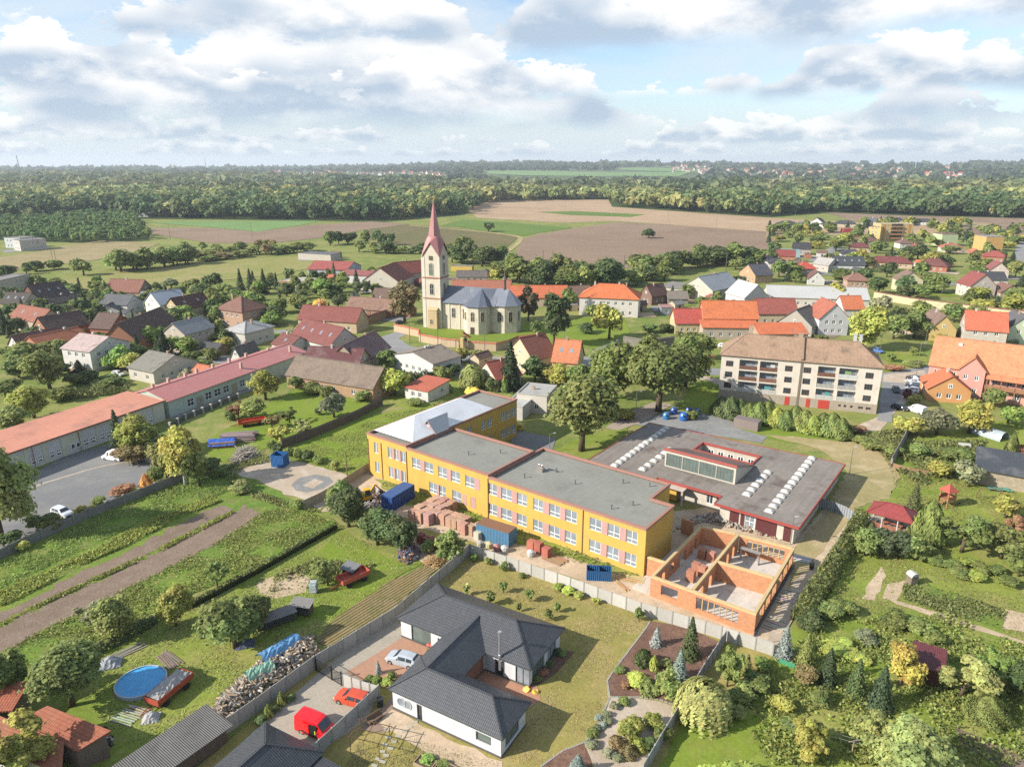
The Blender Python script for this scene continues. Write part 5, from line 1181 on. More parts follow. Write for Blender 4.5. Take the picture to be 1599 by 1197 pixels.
facade(W,man,(rx - 2.7,-7.6),(rx + 2.7,-7.6),0,7.6,ws,False);W.wall((rx + 2.7,-7.6),(rx + 2.7,-5.9),0,7.6);W.wall((rx - 2.7,-5.9),(rx - 2.7,-7.6),0,7.6);W.poly([(rx - 2.7,-7.6,7.6),(rx + 2.7,-7.6,7.6),(rx,-7.6,10.6)])
obj('risalit_wall',W,'plaster',man,C(238,172,156))
R = MB();R.slab([(rx - 3.1,-7.9,7.3),(rx,-7.9,10.8),(rx,-1.5,10.8),(rx - 3.1,-4.4,7.3)],.15);R.slab([(rx,-7.9,10.8),(rx + 3.1,-7.9,7.3),(rx + 3.1,-4.4,7.3),(rx,-1.5,10.8)],.15);obj('risalit_roof',R,'clay_tile',man,C(240,150,95))
R = MB();R.slab([(rx + 3,-8.2,6.0),(Lm / 2,-8.2,6.0),(Lm / 2,-5.9,7.1),(rx + 3,-5.9,7.1)],.15);obj('veranda_roof',R,'clay_tile',man,C(238,148,92))
R = MB();R.box(rx + 3,Lm / 2,-7.9,-6.1,3.3,3.5);R.box(rx + 3,Lm / 2,-7.95,-7.85,3.5,4.5)
for q in range(6): R.box(rx + 3.2 + q * 3.0,rx + 3.4 + q * 3.0,-7.95,-7.75,0,6.0)
obj('balcony',R,'planking',man,C(190,130,90))
# village boundary walls
coped_wall('courtyard_wall','long cream courtyard wall with brown coping below the right-hand villas',[(1364,466),(1420,476),(1480,484),(1560,494),(1640,502)],3.0,C(238,218,168),C(140,90,70))
coped_wall('garden_wall','grey stone garden wall between workshop garden and school lawn',[(440,700),(500,678),(560,652),(597,632)],1.7,C(128,112,96),C(120,104,90),.4,'stone')
coped_wall('yard_wall','dark weathered yard wall right of the white orange-roofed house',[(973,540),(1010,546),(1052,540)],3.0,C(150,142,130),C(140,130,118),.4)
coped_wall('yard_wall','orange rendered wall beside the street right of the tall trees',[(1020,572),(1070,570),(1115,566)],2.0,C(226,170,120),C(190,120,85),.4)
coped_wall('farm_wall','red-brown farmyard wall left of the big lime tree',[(570,508),(612,494),(613,490)],3.0,C(205,160,115),C(190,110,80),.5)
coped_wall('concrete_wall','grey garden wall between the trodden yard and the right gardens',[(1391,728),(1400,712),(1412,690),(1418,672)],1.6,C(178,172,160),C(150,145,135),.3,'concrete')
# ------------------------------------------------------------------ trees and plants
def quads_mesh(name,c,nrm,size,tint,aspect=1.0,updir=None,seed=0,mat='leaf'):
    """one leaf-sized quad per point: c (N,3), nrm (N,3), size (N,), tint (N,2)"""
    rg = np.random.default_rng(seed);n = len(c)
    nrm = nrm / (np.linalg.norm(nrm,axis=1,keepdims=True) + 1e-9)
    ref = rg.normal(size=(n,3)) if updir is None else np.tile(np.array(updir,float),(n,1)) + rg.normal(size=(n,3)) * 0.15
    a = np.cross(nrm,ref);a /= (np.linalg.norm(a,axis=1,keepdims=True) + 1e-9);b = np.cross(nrm,a)
    s = size[:,None];A = a * s;B = b * s * aspect
    V = np.stack([c - A * 0.9 - B * .25,c + A * .15 - B,c + A * .95 + B * .2,c - A * .1 + B],1).reshape(-1,3).astype('f')
    me = bpy.data.meshes.new(name);me.vertices.add(4 * n);me.loops.add(4 * n);me.polygons.add(n)
    me.vertices.foreach_set('co',V.ravel());me.loops.foreach_set('vertex_index',np.arange(4 * n,dtype='i'))
    me.polygons.foreach_set('loop_start',np.arange(0,4 * n,4,dtype='i'))
    at_ = me.attributes.new('tint','FLOAT_COLOR','POINT')
    col = np.ones((4 * n,4),'f');col[:,0] = np.repeat(tint[:,0],4);col[:,1] = np.repeat(tint[:,1],4)
    at_.data.foreach_set('color',col.ravel());me.update(calc_edges=True);me.materials.append(MAT[mat]);return me
def sph(rg,n):
    v = rg.normal(size=(n,3));return v / np.linalg.norm(v,axis=1,keepdims=True)
def crown_round(seed,n,leaf,lobes=22,flat=1.0,zc=1.14,rz=1.06,inner=0.22,spread=.66,lr=(.14,.46)):
    """irregular crown: big and small leaf lobes, sprays that stick out, gaps between them"""
    rg = np.random.default_rng(seed);ex = rg.uniform(.82,1.12,3);off = rg.normal(size=3) * .06
    lrad = lr[0] + (lr[1] - lr[0]) * rg.random(lobes) ** .8
    lc = sph(rg,lobes) * (rg.random((lobes,1)) ** 0.40) * spread * (1.30 - lrad[:,None] * .8);lc = lc * ex + off;lt = rg.random(lobes)
    w = lrad ** 1.7;k = rg.choice(lobes,n,p=w / w.sum());d = sph(rg,n);d[:,2] = np.where(d[:,2] < -0.35,-d[:,2],d[:,2])
    u = rg.random(n);rr = np.where(u < inner,rg.random(n) ** .5,np.where(u > .93,1.1 + rg.random(n) * .35,1 + rg.normal(size=n) * .10))
    rr *= 1 + .16 * np.sin(d[:,0] * 7 + k) * np.sin(d[:,1] * 6 + 2 * k)
    c = lc[k] + d * (lrad[k] * rr)[:,None]
    nr = d + sph(rg,n) * .7 + np.array([0,0,.35]);c[:,2] = c[:,2] * rz * flat + zc;c[:,2] = np.maximum(c[:,2],0.10 + rg.random(n) * .1)
    c[:,:2] *= .88
    t = np.stack([np.clip(lt[k] * .5 + rg.random(n) * .55,0,1),np.clip(lt[(k + 3) % lobes] * .5 + rg.random(n) * .5,0,1)],1)
    return c,nr,leaf * rg.uniform(.45,1.5,n),t
def crown_conifer(seed,n,leaf):
    rg = np.random.default_rng(seed);z = 1 - (1 - rg.random(n)) ** .55 if False else rg.random(n) ** 1.35
    nw = 15;zl = (np.floor(z * nw) + .5) / nw;R = (1.02 - zl) ** .88
    az = rg.random(n) * 2 * np.pi;star = .78 + .26 * np.cos(az * 7 + np.floor(z * nw) * 2.1) * rg.random(n)
    rad = R * star * rg.random(n) ** .45;zz = 2.15 * (zl - .045 * rad * 2.2 + rg.normal(size=n) * .012) + .08
    c = np.stack([rad * np.cos(az),rad * np.sin(az),np.maximum(zz,.04)],1)
    nr = np.stack([np.cos(az) * .7,np.sin(az) * .7,np.full(n,.75)],1) + sph(rg,n) * .4
    return c,nr,leaf * rg.uniform(.6,1.2,n),np.stack([rg.random(n) * .8 + .1 * np.cos(az * 3),rg.random(n)],1)
def crown_thuja(seed,n,leaf,point=1.0):
    rg = np.random.default_rng(seed);z = rg.random(n);R = np.sin(np.pi * np.clip(z,0,1) ** (.55)) ** .6 * (1 - .3 * z * point) + .05
    az = rg.random(n) * 2 * np.pi;R = R * (1 + .14 * np.sin(az * 5 + z * 9) + rg.normal(size=n) * .06) * (.72 + .28 * rg.random(n) ** .3)
    c = np.stack([R * np.cos(az),R * np.sin(az),z * 2.15 + .02],1)
    nr = np.stack([np.cos(az),np.sin(az),np.full(n,.25)],1) + sph(rg,n) * .45
    return c,nr,leaf * rg.uniform(.6,1.2,n),np.stack([np.clip(.5 + .3 * np.sin(az * 5 + z * 9) + rg.normal(size=n) * .2,0,1),rg.random(n)],1)
def crown_willow(seed,n,leaf):
    rg = np.random.default_rng(seed);ns = max(30,n // 26);az = rg.random(ns) * 2 * np.pi;r0 = rg.random(ns) ** .5 * .75
    k = rg.integers(0,ns,n);t = rg.random(n);top = 2.05 - .9 * r0 ** 2 + rg.normal(size=ns) * .06;ln = rg.uniform(.8,1.7,ns) * (.45 + r0)
    rad = r0[k] + .3 * np.sqrt(t) * (.3 + r0[k]);a = az[k] + rg.normal(size=n) * .03
    c = np.stack([rad * np.cos(a),rad * np.sin(a),np.maximum(top[k] - ln[k] * t ** 1.4,.05)],1);c += rg.normal(size=(n,3)) * .025
    nr = np.stack([np.cos(a),np.sin(a),.25 + .9 * (1 - t)],1) + sph(rg,n) * .35
    return c,nr,leaf * rg.uniform(.7,1.2,n),np.stack([np.clip(rg.random(ns)[k] * .6 + rg.random(n) * .4,0,1),rg.random(n)],1)
LOD = {'X': (15000,.040),'L': (7500,.055),'M': (2800,.085),'S': (800,.15),'F': (170,.31)}
_proto = {}
def crown_mesh(kind,lod,v):
    k = (kind,lod,v)
    if k in _proto: return _proto[k]
    n,lf = LOD[lod];sd = ord(lod) * 7 + v * 17 + len(kind) * 101 + ord(kind[0])
    if kind == 'conifer': me = quads_mesh('crown',*crown_conifer(sd,int(n * 1.1),lf * .95),aspect=.55,seed=sd)
    elif kind == 'thuja': me = quads_mesh('crown',*crown_thuja(sd,n,lf * 1.0),aspect=1.5,updir=(0,0,1),seed=sd)
    elif kind == 'ball': me = quads_mesh('crown',*crown_thuja(sd,n,lf * .9,.2),seed=sd)
    elif kind == 'willow': me = quads_mesh('crown',*crown_willow(sd,int(n * 1.2),lf * .8),aspect=1.9,updir=(1,1,.1),seed=sd)
    elif kind == 'shrub': me = quads_mesh('crown',*crown_round(sd,n,lf * 1.05,18,1.0,1.0,1.05,.2,.64,(.14,.48)),seed=sd)
    elif kind == 'fruit': me = quads_mesh('crown',*crown_round(sd,int(n * .75),lf * .95,26,1.0,1.30,.9,.10,.80,(.10,.30)),seed=sd)
    elif kind == 'tall': me = quads_mesh('crown',*crown_round(sd,n,lf,28,1.0,1.2,1.05,.18,.76,(.12,.38)),seed=sd)
    else: me = quads_mesh('crown',*crown_round(sd,n,lf),seed=sd)
    _proto[k] = me;return me
def trunk_mesh(kind,v):
    k = ('trunk',kind == 'conifer',v)
    if k in _proto: return _proto[k]
    r = random.Random(v * 13 + 5);m = MB()
    if kind == 'conifer': m.tube((0,0,0),(0,0,2.0),.06,.01,6)
    else:
        m.tube((0,0,0),(.02,.01,.8),.075,.055,7);m.tube((.02,.01,.78),(.0,.04,1.7),.055,.015,6)
        for i in range(6):
            a = i * 1.05 + r.random();z = .6 + .1 * i;m.tube((.02,.01,z),(.5 * math.cos(a),.5 * math.sin(a),z + .5 + r.random() * .25),.035,.008,5)
    me = m.mesh('trunk',True);me.materials.append(MAT['bark']);_proto[k] = me;return me
PLANTS = []
GREEN = dict(dark=(.040,.068,.018),mid=(.074,.110,.019),bright=(.085,.150,.016),olive=(.086,.118,.022),yellow=(.150,.170,.018),gold=(.30,.21,.016),
             pale=(.130,.165,.040),brown=(.115,.098,.034),spruce=(.022,.042,.016),blue=(.105,.150,.140),grey=(.095,.115,.062),thuja=(.070,.105,.018),rust=(.14,.075,.03),red=(.07,.012,.016),lime=(.150,.200,.018))
def plant(x,y,h,r,kind,col,desc,place,group=None,label=None,jit=True,wpos=None):
    PLANTS.append(dict(x=x,y=y,h=h,r=r,kind=kind,col=col,desc=desc,place=place,group=group,label=label,hedge=wpos is not None and not place.split(' the ')[0] in ('left of','right of','behind','in front of'),p=wpos if wpos is not None else at(x,y)))
def finish_plants():
    keys = {}
    for q in PLANTS:
        if q['label'] is None: keys.setdefault((q['desc'],q['place']),[]).append(q)
    ords = ['first','second','third','fourth','fifth','sixth','seventh','eighth','ninth','tenth','eleventh','twelfth','thirteenth','fourteenth','fifteenth','sixteenth','seventeenth','eighteenth','nineteenth','twentieth']
    num = ['','','two','three','four','five','six','seven','eight','nine','ten','eleven','twelve','thirteen','fourteen','fifteen','sixteen','seventeen','eighteen','nineteen','twenty']
    for (d,pl),qs in keys.items():
        qs.sort(key=lambda q: q['x'])
        for i,q in enumerate(qs): q['label'] = f'{d} {pl}' if len(qs) == 1 else f'{d} {pl}, {ords[i]} from left'
    r = random.Random(11)
    names = dict(round='leafy_tree',tall='upright_tree',fruit='fruit_tree',conifer='conifer_tree',thuja='thuja',ball='clipped_shrub',shrub='shrub',willow='weeping_willow')
    for q in PLANTS:
        p = q['p'];s = FPX / math.hypot(p.y,CAMH) * .64;rp = q['r'] * s
        lod = 'X' if rp > 34 else 'L' if rp > 17 else 'M' if rp > 9 else 'S' if rp > 4 else 'F'
        k = q['kind'];v = r.randrange(3)
        nm = names[k] if not q['group'] or k in ('conifer','shrub') else 'hedgerow_tree' if q['hedge'] else names[k];cat = 'tree' if 'tree' in nm or 'willow' in nm else 'shrub'
        rq = q['r'] * (1.14 if p.y > 115 else 1.0);t = thing(nm,q['label'],cat,(p.x,p.y,0),r.uniform(0,6.28),q['group'],(rq,rq,q['h'] / 2.2))
        c = GREEN[q['col']] if isinstance(q['col'],str) else q['col'];j = r.uniform(.85,1.18)
        c = (c[0] * 2.0 + .010,c[1] * 1.75 + .010,c[2] * 1.6 + .006);o = obj('crown',crown_mesh(k,lod,v),None,t,(c[0] * j * r.uniform(.92,1.1),c[1] * j,c[2] * j * r.uniform(.9,1.1)))
        if k in ('round','tall','fruit','conifer','willow') and lod != 'F':
            tk = obj('trunk',trunk_mesh(k,v),None,t,(.10,.075,.05) if q['desc'].find('birch') < 0 else (.5,.48,.44))
            if k in ('fruit','willow'): tk.scale = (1,1,.9)
def P_(rows,place,group=None):
    for (x,y,h,r,kind,col,desc) in rows: plant(x,y,h,r,kind,col,desc,place,group)
P_([(178,1002,6,3.3,'round','olive','rounded olive tree'),(275,977,5.5,2.7,'round','yellow','yellowing round tree'),(113,1102,8,4.8,'round','olive','large spreading walnut tree'),
    (14,1092,6.5,3.2,'round','mid','dark green tree'),(368,1012,7.2,4.4,'round','olive','broad olive-green tree'),(512,914,4.4,2.4,'round','mid','small round tree'),(340,917,4,1.8,'fruit','mid','young sparse tree'),
    (28,1225,7,4.6,'fruit','yellow','yellowing tree'),(150,985,4.5,2.4,'fruit','grey','greyish loose tree'),(405,985,5.5,3.0,'round','olive','olive-green companion tree')],'in the orchard garden with the round pool','orchard trees')
P_([(545,822,7.5,4.2,'round','dark','dense dark pine'),(590,850,5.8,4.0,'round','dark','dense dark pine'),(628,862,6,3.2,'round','dark','dense dark pine'),(536,806,6.5,3.2,'round','mid','dense dark pine'),
    (703,878,5,2.6,'tall','olive','bushy olive tree'),(668,862,2.4,1.5,'shrub','olive','small shrub')],'beside the stacked brick pallets','trees by the building yard')
P_([(4,842,17,6.2,'tall','pale','huge loose olive-brown tree'),(290,757,12,4.0,'tall','yellow','tall yellowing birch'),(262,745,8,3.8,'round','pale','pale willow-like tree'),(312,760,8,3.0,'round','olive','olive tree'),
    (218,712,8.5,4.6,'round','yellow','golden-green round tree'),(186,700,8.5,2.3,'conifer','spruce','slim dark spruce'),(205,722,4.5,3.6,'shrub','brown','brownish bush'),(246,718,5,3.0,'round','olive','low olive tree')],'at the edge of the asphalt car park','trees round the car park')
P_([(229,764,3,1.0,'thuja',(.30,.17,.012),'orange conical shrub'),(245,752,4,2.2,'shrub','mid','green bush'),(192,772,2.2,2.2,'shrub','rust','rust-green bush'),(155,788,2,1.8,'shrub','olive','olive bush'),
    (133,803,1.8,2.0,'shrub','yellow','yellowish bush'),(72,826,3,3.4,'shrub','mid','wide juniper'),(18,852,2.6,2.6,'shrub','dark','dark bush'),(38,858,1.6,1.4,'shrub','yellow','low yellow bush')],'behind the car park wall','shrubs along the car park wall')
P_([(415,624,7.5,4.4,'round','yellow','yellow-green round tree'),(392,654,4.8,3.4,'round','olive','low olive tree'),(372,650,3.5,2.4,'fruit','rust','reddish fruit tree'),(522,652,6,3.2,'round','grey','silvery pollard tree'),
    (440,692,4.2,2.6,'fruit','yellow','yellow fruit tree'),(470,682,4,2.4,'fruit','pale','pale fruit tree'),(452,660,3.6,2.2,'fruit','olive','olive fruit tree'),(425,668,3.2,2.0,'fruit','brown','brown fruit tree'),(497,648,2.2,1.2,'shrub','mid','little bush'),(360,655,2.5,1.8,'shrub','mid','green bush'),(488,614,3.4,3.0,'shrub','mid','barn-side bush'),(508,618,3.0,2.6,'shrub','olive','ivy bush'),(462,606,4,2.6,'round','mid','barn-side tree'),(566,626,3.2,2.4,'shrub','olive','wall bush')],'in the garden with the log pile','garden trees by the shop')
for i,(x,y) in enumerate([(452,712),(466,717),(482,720),(497,724),(523,735),(436,710),(425,700)]): plant(x,y,2.0 + .4 * (i % 3),1.3,'shrub',('mid','olive','dark')[i % 3],'leafy bush','along the edge of the school lawn','bushes by the school lawn')
P_([(376,768,2.4,2.2,'shrub','pale','pale grassy bush'),(345,742,2.2,2.0,'shrub','mid','green bush'),(330,735,3,2.2,'shrub','olive','olive bush'),(468,795,2.0,1.4,'shrub','mid','tiny bush')],'beside the gravel building site')
P_([(78,607,11,6.0,'round','olive','large round olive tree'),(54,652,8.5,5.0,'round','yellow','broad yellowing tree'),(22,675,6,4.2,'round','olive','low olive tree'),(142,598,4.5,2.8,'shrub','dark','dark bush'),(172,602,3,5.0,'shrub','mid','wide hedge bush'),
    (118,600,3.5,3.0,'shrub','mid','green bush'),(200,581,6.2,3.6,'round','yellow','yellow-green tree'),(258,556,8,3.8,'conifer','spruce','dark bluish spruce'),(50,562,6,4.2,'round','olive','loose olive tree'),(30,590,5.5,4.0,'round','mid','bushy tree'),(100,625,4,3.6,'shrub','mid','garden bush'),(10,620,5,4.0,'round','mid','edge tree'),(95,565,6,2.0,'thuja','dark','dark pointed cypress')],'in the gardens behind the workshop','trees behind the workshop')
P_([(86,508,8,3.4,'round','dark','dark dense tree'),(8,521,9,3.2,'conifer','spruce','dark spruce'),(28,518,5,3.4,'round','dark','low dark tree'),(60,451,7,4.2,'round','mid','bushy green tree'),(92,453,6.5,4.4,'round','olive','wide olive tree'),(42,428,6,3.4,'round','mid','small green tree'),(4,458,6,3.0,'round','dark','dark tree'),
    (153,448,5.4,2.7,'round','bright','bright green round tree'),(238,471,6.2,4.8,'round','olive','wide olive bush tree'),(298,453,6,4.4,'round','olive','olive hedge tree'),(330,452,8.5,5.0,'round','dark','dark round tree'),(268,450,5,4.0,'round','grey','grey-green tree'),(376,453,10,2.6,'conifer','spruce','slim dark spruce'),(391,449,9,2.4,'conifer','spruce','slim dark spruce'),(405,460,7,4.2,'round','bright','fresh green tree'),(350,460,5,4.0,'round','olive','olive garden tree')],'among the upper left houses','upper left village trees')
P_([(300,564,3.6,3.2,'shrub','mid','green bush'),(330,562,4.4,3.2,'shrub','olive','olive bush'),(351,549,5,3.4,'round','yellow','yellowish tree'),(318,575,3,3.0,'shrub','mid','low bush'),(292,600,4.5,2.2,'shrub','grey','grey-green bush'),(225,520,3.6,3.0,'shrub','mid','street bush'),(190,532,3.4,3.0,'shrub','yellow','yellowish bush'),(222,556,3.6,2.6,'shrub','mid','front garden bush'),(300,535,2.6,2.6,'shrub','mid','hedge bush')],'along the side street above the shop row')
P_([(413,458,11,2.8,'conifer','spruce','tall dark spruce'),(432,452,8,2.0,'conifer','spruce','short dark spruce'),(505,463,8.5,4.4,'round','bright','bright green crown'),(432,489,7,4.4,'round','mid','round green tree'),(470,482,7,4.8,'round','olive','broad olive tree'),(497,489,6.4,3.6,'round','gold','golden yellow tree'),(528,482,6.2,3.8,'round','dark','dark tree'),(557,449,8.5,2.6,'conifer','spruce','pointed spruce'),(535,447,7,3.6,'round','mid','green tree'),(522,438,9,2.4,'conifer','dark','upper spruce'),(590,452,6,3.6,'round','mid','green yard tree'),(448,462,6.4,4.0,'round','olive','hedge tree'),(485,452,5.5,4.0,'round','mid','low green tree'),(410,487,4.6,3.2,'shrub','mid','garden bush')],'in the thicket left of the church','trees left of the church')
P_([(632,503,15,7.4,'round',(.090,.080,.028),'big olive-brown lime tree')],'directly left of the church tower')
P_([(865,540,16,5.4,'tall','dark','tall dark green tree'),(825,501,13,4.0,'tall',(.050,.042,.020),'dark brownish tree'),(889,484,9,3.8,'round','mid','green tree'),(951,529,13.5,5.6,'round','yellow','yellowing chestnut tree'),(926,500,6,3.4,'round','mid','bushy tree'),(915,520,4.4,3.2,'shrub','dark','dark bush'),(775,440,8,4.6,'round','yellow','golden crown behind the nave'),(905,470,5,3.0,'shrub','olive','olive bush'),(838,520,5,2.6,'shrub','dark','low dark bush')],'right of the church','trees right of the church')
P_([(1015,519,4.2,3.6,'shrub','mid','green bush'),(1040,519,3.6,3.2,'shrub','dark','dark bush'),(1028,642,20,9.6,'round','mid','huge spreading green tree'),(955,622,16,7.2,'round','mid','tall green tree'),(908,704,17,8.4,'round','olive','large olive-yellow tree'),(1103,562,8.5,4.6,'round','mid','round green tree'),(1013,550,6,3.2,'round','olive','small olive tree'),(868,604,6.2,5.0,'round','yellow','wide yellow-olive tree'),(925,655,11,5.6,'round','mid','shaded green tree'),(985,600,10,4.6,'round','olive','olive tree'),(1070,606,14,6.8,'round','mid','leaning green tree'),(905,610,7,3.6,'round','mid','bushy tree'),(975,655,3,2.6,'shrub','yellow','clipped yellow bush'),(1080,655,2.4,2.0,'shrub','olive','low bush')],'between the school and the street','trees between school and street')
P_([(797,607,13,4.2,'conifer','spruce','big dark spruce'),(617,617,7,4.0,'round','lime','bright yellow-green tree'),(720,564,5,3.2,'round','yellow','yellowish tree'),(750,567,4.2,3.6,'shrub','olive','olive bush'),(738,607,7,3.0,'willow','pale','pale weeping tree'),(738,619,3,2.2,'shrub',(.30,.26,.012),'vivid yellow bush'),(690,592,4.4,3.0,'shrub','olive','garden bush'),(708,585,4.2,2.6,'shrub','dark','dark bush'),(648,632,2.0,2.6,'shrub','mid','low bush'),(788,612,4,1.0,'thuja','thuja','slim thuja'),(768,610,4.5,2.6,'shrub','dark','dense dark bush'),(605,575,5.5,3.0,'round','mid','green tree'),(598,600,5,3.2,'round','olive','olive tree'),(690,640,2.2,3.0,'shrub','olive','hedge bush'),(835,595,7,3.6,'round','dark','dark round tree'),(700,612,2.2,1.6,'shrub','mid','tiny bush'),(660,580,3.4,2.6,'shrub','yellow','yellowish bush')],'in the gardens below the churchyard wall','garden plants below the church')
for i in range(14):
    f = i / 13;plant(1126 + 186 * f,648 + 34 * f + 2 * math.sin(i * 2.1),4.6 + .6 * math.sin(i * 1.7),2.3,'thuja',('thuja','thuja','lime','thuja')[i % 4] if i > 2 else 'dark','tall yellow-green hedge thuja','in front of the apartment block','thuja hedge before the flats')
P_([(1345,547,15,7.4,'round','yellow','big yellowing chestnut'),(1395,529,9,5.0,'round','mid','bushy green tree'),(1427,527,8.5,5.0,'round','mid','dense green tree'),(1370,491,8.5,4.4,'round','grey','silver-grey tree'),(1300,476,9.5,4.2,'round','yellow','golden-green tree'),(1490,503,7.5,5.2,'round','mid','wide green tree'),(1525,501,7,5.0,'round','olive','olive tree'),(1473,538,3.8,4.2,'shrub','yellow','wide yellow-green bush'),(1507,529,4.6,3.0,'ball','dark','dark ball shrub'),(1440,500,7.5,4.6,'round','olive','olive roadside tree'),(1410,470,8,5.0,'round','dark','dark wall tree'),(1392,565,3,1.6,'fruit','mid','sapling'),(1425,556,3,1.4,'fruit','olive','thin sapling'),(1395,578,2,3.0,'shrub','rust','reddish border bush'),(1428,572,2,3.0,'shrub','olive','olive border bush')],'around the crossroads right of the flats','trees at the crossroads')
P_([(1552,635,5.6,2.8,'round','olive','round olive tree'),(1573,662,5,3.0,'round','bright','bright green tree'),(1412,677,4.6,3.6,'round','yellow','yellow-green bush tree'),(1462,678,6,4.2,'round','grey','grey-olive bush tree'),(1513,676,7.6,4.4,'round','yellow','tall yellow-olive bush tree'),(1416,624,3.2,1.4,'shrub','red','dark red bush'),(1428,630,2.5,2.0,'shrub','yellow','yellow bush'),(1366,702,2.6,3.0,'shrub','olive','slope bush'),(1390,708,2.4,2.6,'shrub','mid','slope shrub'),(1348,692,1.8,2.6,'shrub','olive','low weeds bush'),(1338,676,2.2,2.4,'shrub','rust','brown bush')],'in the gardens below the pink mansion','plants below the mansion')
P_([(1436,712,3,2.6,'shrub','mid','green bush'),(1466,744,3.6,2.6,'shrub','yellow','yellow-green bush'),(1577,714,5,1.2,'thuja','thuja','slim thuja'),(1594,714,3,1.8,'shrub','rust','orange-brown bush'),(1512,760,5,2.8,'round','grey','grey-green round tree'),(1480,715,2.6,3.2,'shrub','olive','wide bush'),(1500,718,2.4,2.6,'shrub','mid','low bush'),(1426,795,5,1.9,'conifer',(.05,.065,.02),'small spruce'),(1447,845,7,2.6,'thuja','thuja','plump tall thuja'),
    (1501,862,6.6,4.2,'fruit','mid','spreading pear tree'),(1563,872,5.4,3.6,'fruit','olive','olive apple tree'),(1570,808,4.2,2.5,'round','yellow','round yellow tree'),(1590,900,3.5,2.4,'round','mid','edge tree'),(1535,850,4,2.6,'fruit','mid','loose fruit tree'),(1586,840,3.6,2.2,'fruit','rust','brownish fruit tree')],'in the playground garden','plants in the playground garden')
P_([(1350,868,4.6,2.3,'round','mid','bushy pine'),(1374,866,4.4,2.8,'round',(.045,.075,.035),'blue-green pine'),(1402,870,4.4,2.8,'round',(.042,.07,.032),'blue-green pine'),(1428,874,4.2,2.4,'round','mid','bushy pine'),(1356,850,3.8,1.8,'conifer','dark','young spruce')],'below the red-roofed gazebo','pines below the gazebo')
for i,(x,y) in enumerate([(1460,880),(1484,888),(1510,884),(1532,893),(1556,896),(1498,900),(1520,905),(1575,915)]): plant(x,y,1.7,1.7,'shrub',('mid','olive','lime','mid')[i % 4],'low berry bush','in rows on the right lawn','berry bushes')
P_([(1420,1222,7.05,4.99,'tall','pale','huge pale green willow tree'),(1265,1182,3.78,2.58,'fruit','yellow','olive-yellow round tree'),(1405,1070,5.33,2.58,'tall',(.20,.19,.014),'yellow-green upright tree'),(1372,1107,5.68,1.98,'conifer','spruce','dark spruce'),(1335,1085,4.82,1.72,'conifer','dark','green spruce'),(1500,1088,5.16,3.61,'fruit','pale','wide olive tree'),(1548,1068,4.3,2.58,'fruit','bright','mid-green tree'),(1540,1124,3.1,2.06,'ball','mid','clipped round bush'),(1594,1086,4.3,2.75,'round','dark','dark edge tree'),(1360,1170,3.96,2.58,'fruit','pale','loose green tree'),(1280,1100,2.24,1.38,'shrub','olive','olive brush')],'in the wild garden at the lower right','wild garden trees')
P_([(1224,1027,4.48,1.6,'conifer','blue','silver-blue spruce'),(1257,1042,4.8,1.68,'conifer','olive','pale conifer'),(1256,1066,3.04,1.6,'shrub','brown','brown dry conifer bush'),(1291,1067,4.8,1.76,'conifer','spruce','dark spruce'),(1265,980,2.56,2.08,'shrub','dark','dark bush'),(1290,962,2.4,2.24,'shrub','olive','olive bush'),(1317,957,2.4,2.24,'shrub','mid','green bush'),(1310,1018,1.36,2.72,'shrub','lime','spreading golden juniper'),(1338,1030,1.2,2.08,'shrub','lime','low golden juniper'),(1350,1002,1.76,1.76,'shrub','grey','bluish grass bush'),(1396,978,2.24,2.24,'shrub','mid','berry bush'),(1430,988,2.08,2.08,'shrub','olive','olive berry bush'),(1458,1005,2.08,1.44,'shrub','olive','yellowish bush')],'in the rock garden right of the brick shell','rock garden plants')
P_([(1222,1107,1.76,1.6,'shrub','yellow','yellow bush'),(1150,1222,2.08,2.72,'shrub','lime','spreading yellow-green bush'),(1105,1215,1.44,1.6,'shrub','lime','low yellow-green bush'),(1135,1072,4.8,1.68,'tall','mid','upright green tree'),(1166,1052,2.72,0.96,'conifer','olive','small yellowish conifer'),(1182,1078,2.24,1.92,'shrub','mid','green garden bush'),(1160,1090,1.92,1.76,'shrub','olive','olive garden bush'),(1150,1120,1.44,1.28,'shrub','pale','pale bush'),(1190,1045,1.6,1.44,'shrub','bright','bright bush'),(1235,1140,1.6,1.6,'shrub','olive','olive low bush')],'in the grassy garden right of the plot fence','plants right of the plot fence')
P_([(1025,1008,2.7,1.15,'conifer',(.16,.21,.20),'small silver-blue spruce'),(1077,1025,5.6,1.75,'conifer',(.035,.055,.014),'tall green spruce'),(1005,1037,2.1,1.1,'ball','dark','dark green clipped ball'),(1021,1045,1.9,.6,'thuja','lime','tiny yellow-green thuja'),(1060,1060,4,1.5,'conifer','blue','grey-blue spruce'),(1043,1091,3.6,2.0,'tall','mid','bushy green shrub tree'),(1012,1082,2.0,1.0,'ball','olive','olive clipped ball'),(996,1066,1.0,1.8,'shrub','lime','spreading lime juniper'),(1096,1120,4.6,3.0,'willow',(.17,.18,.045),'weeping pale willow'),(968,1050,.7,1.0,'shrub','mid','low flower clump'),(1040,1042,1.2,.9,'shrub','olive','thin grass bush'),(978,1074,.9,.8,'shrub','rust','dry flower bush')],'in the bark-mulch bed','plants in the mulch bed')
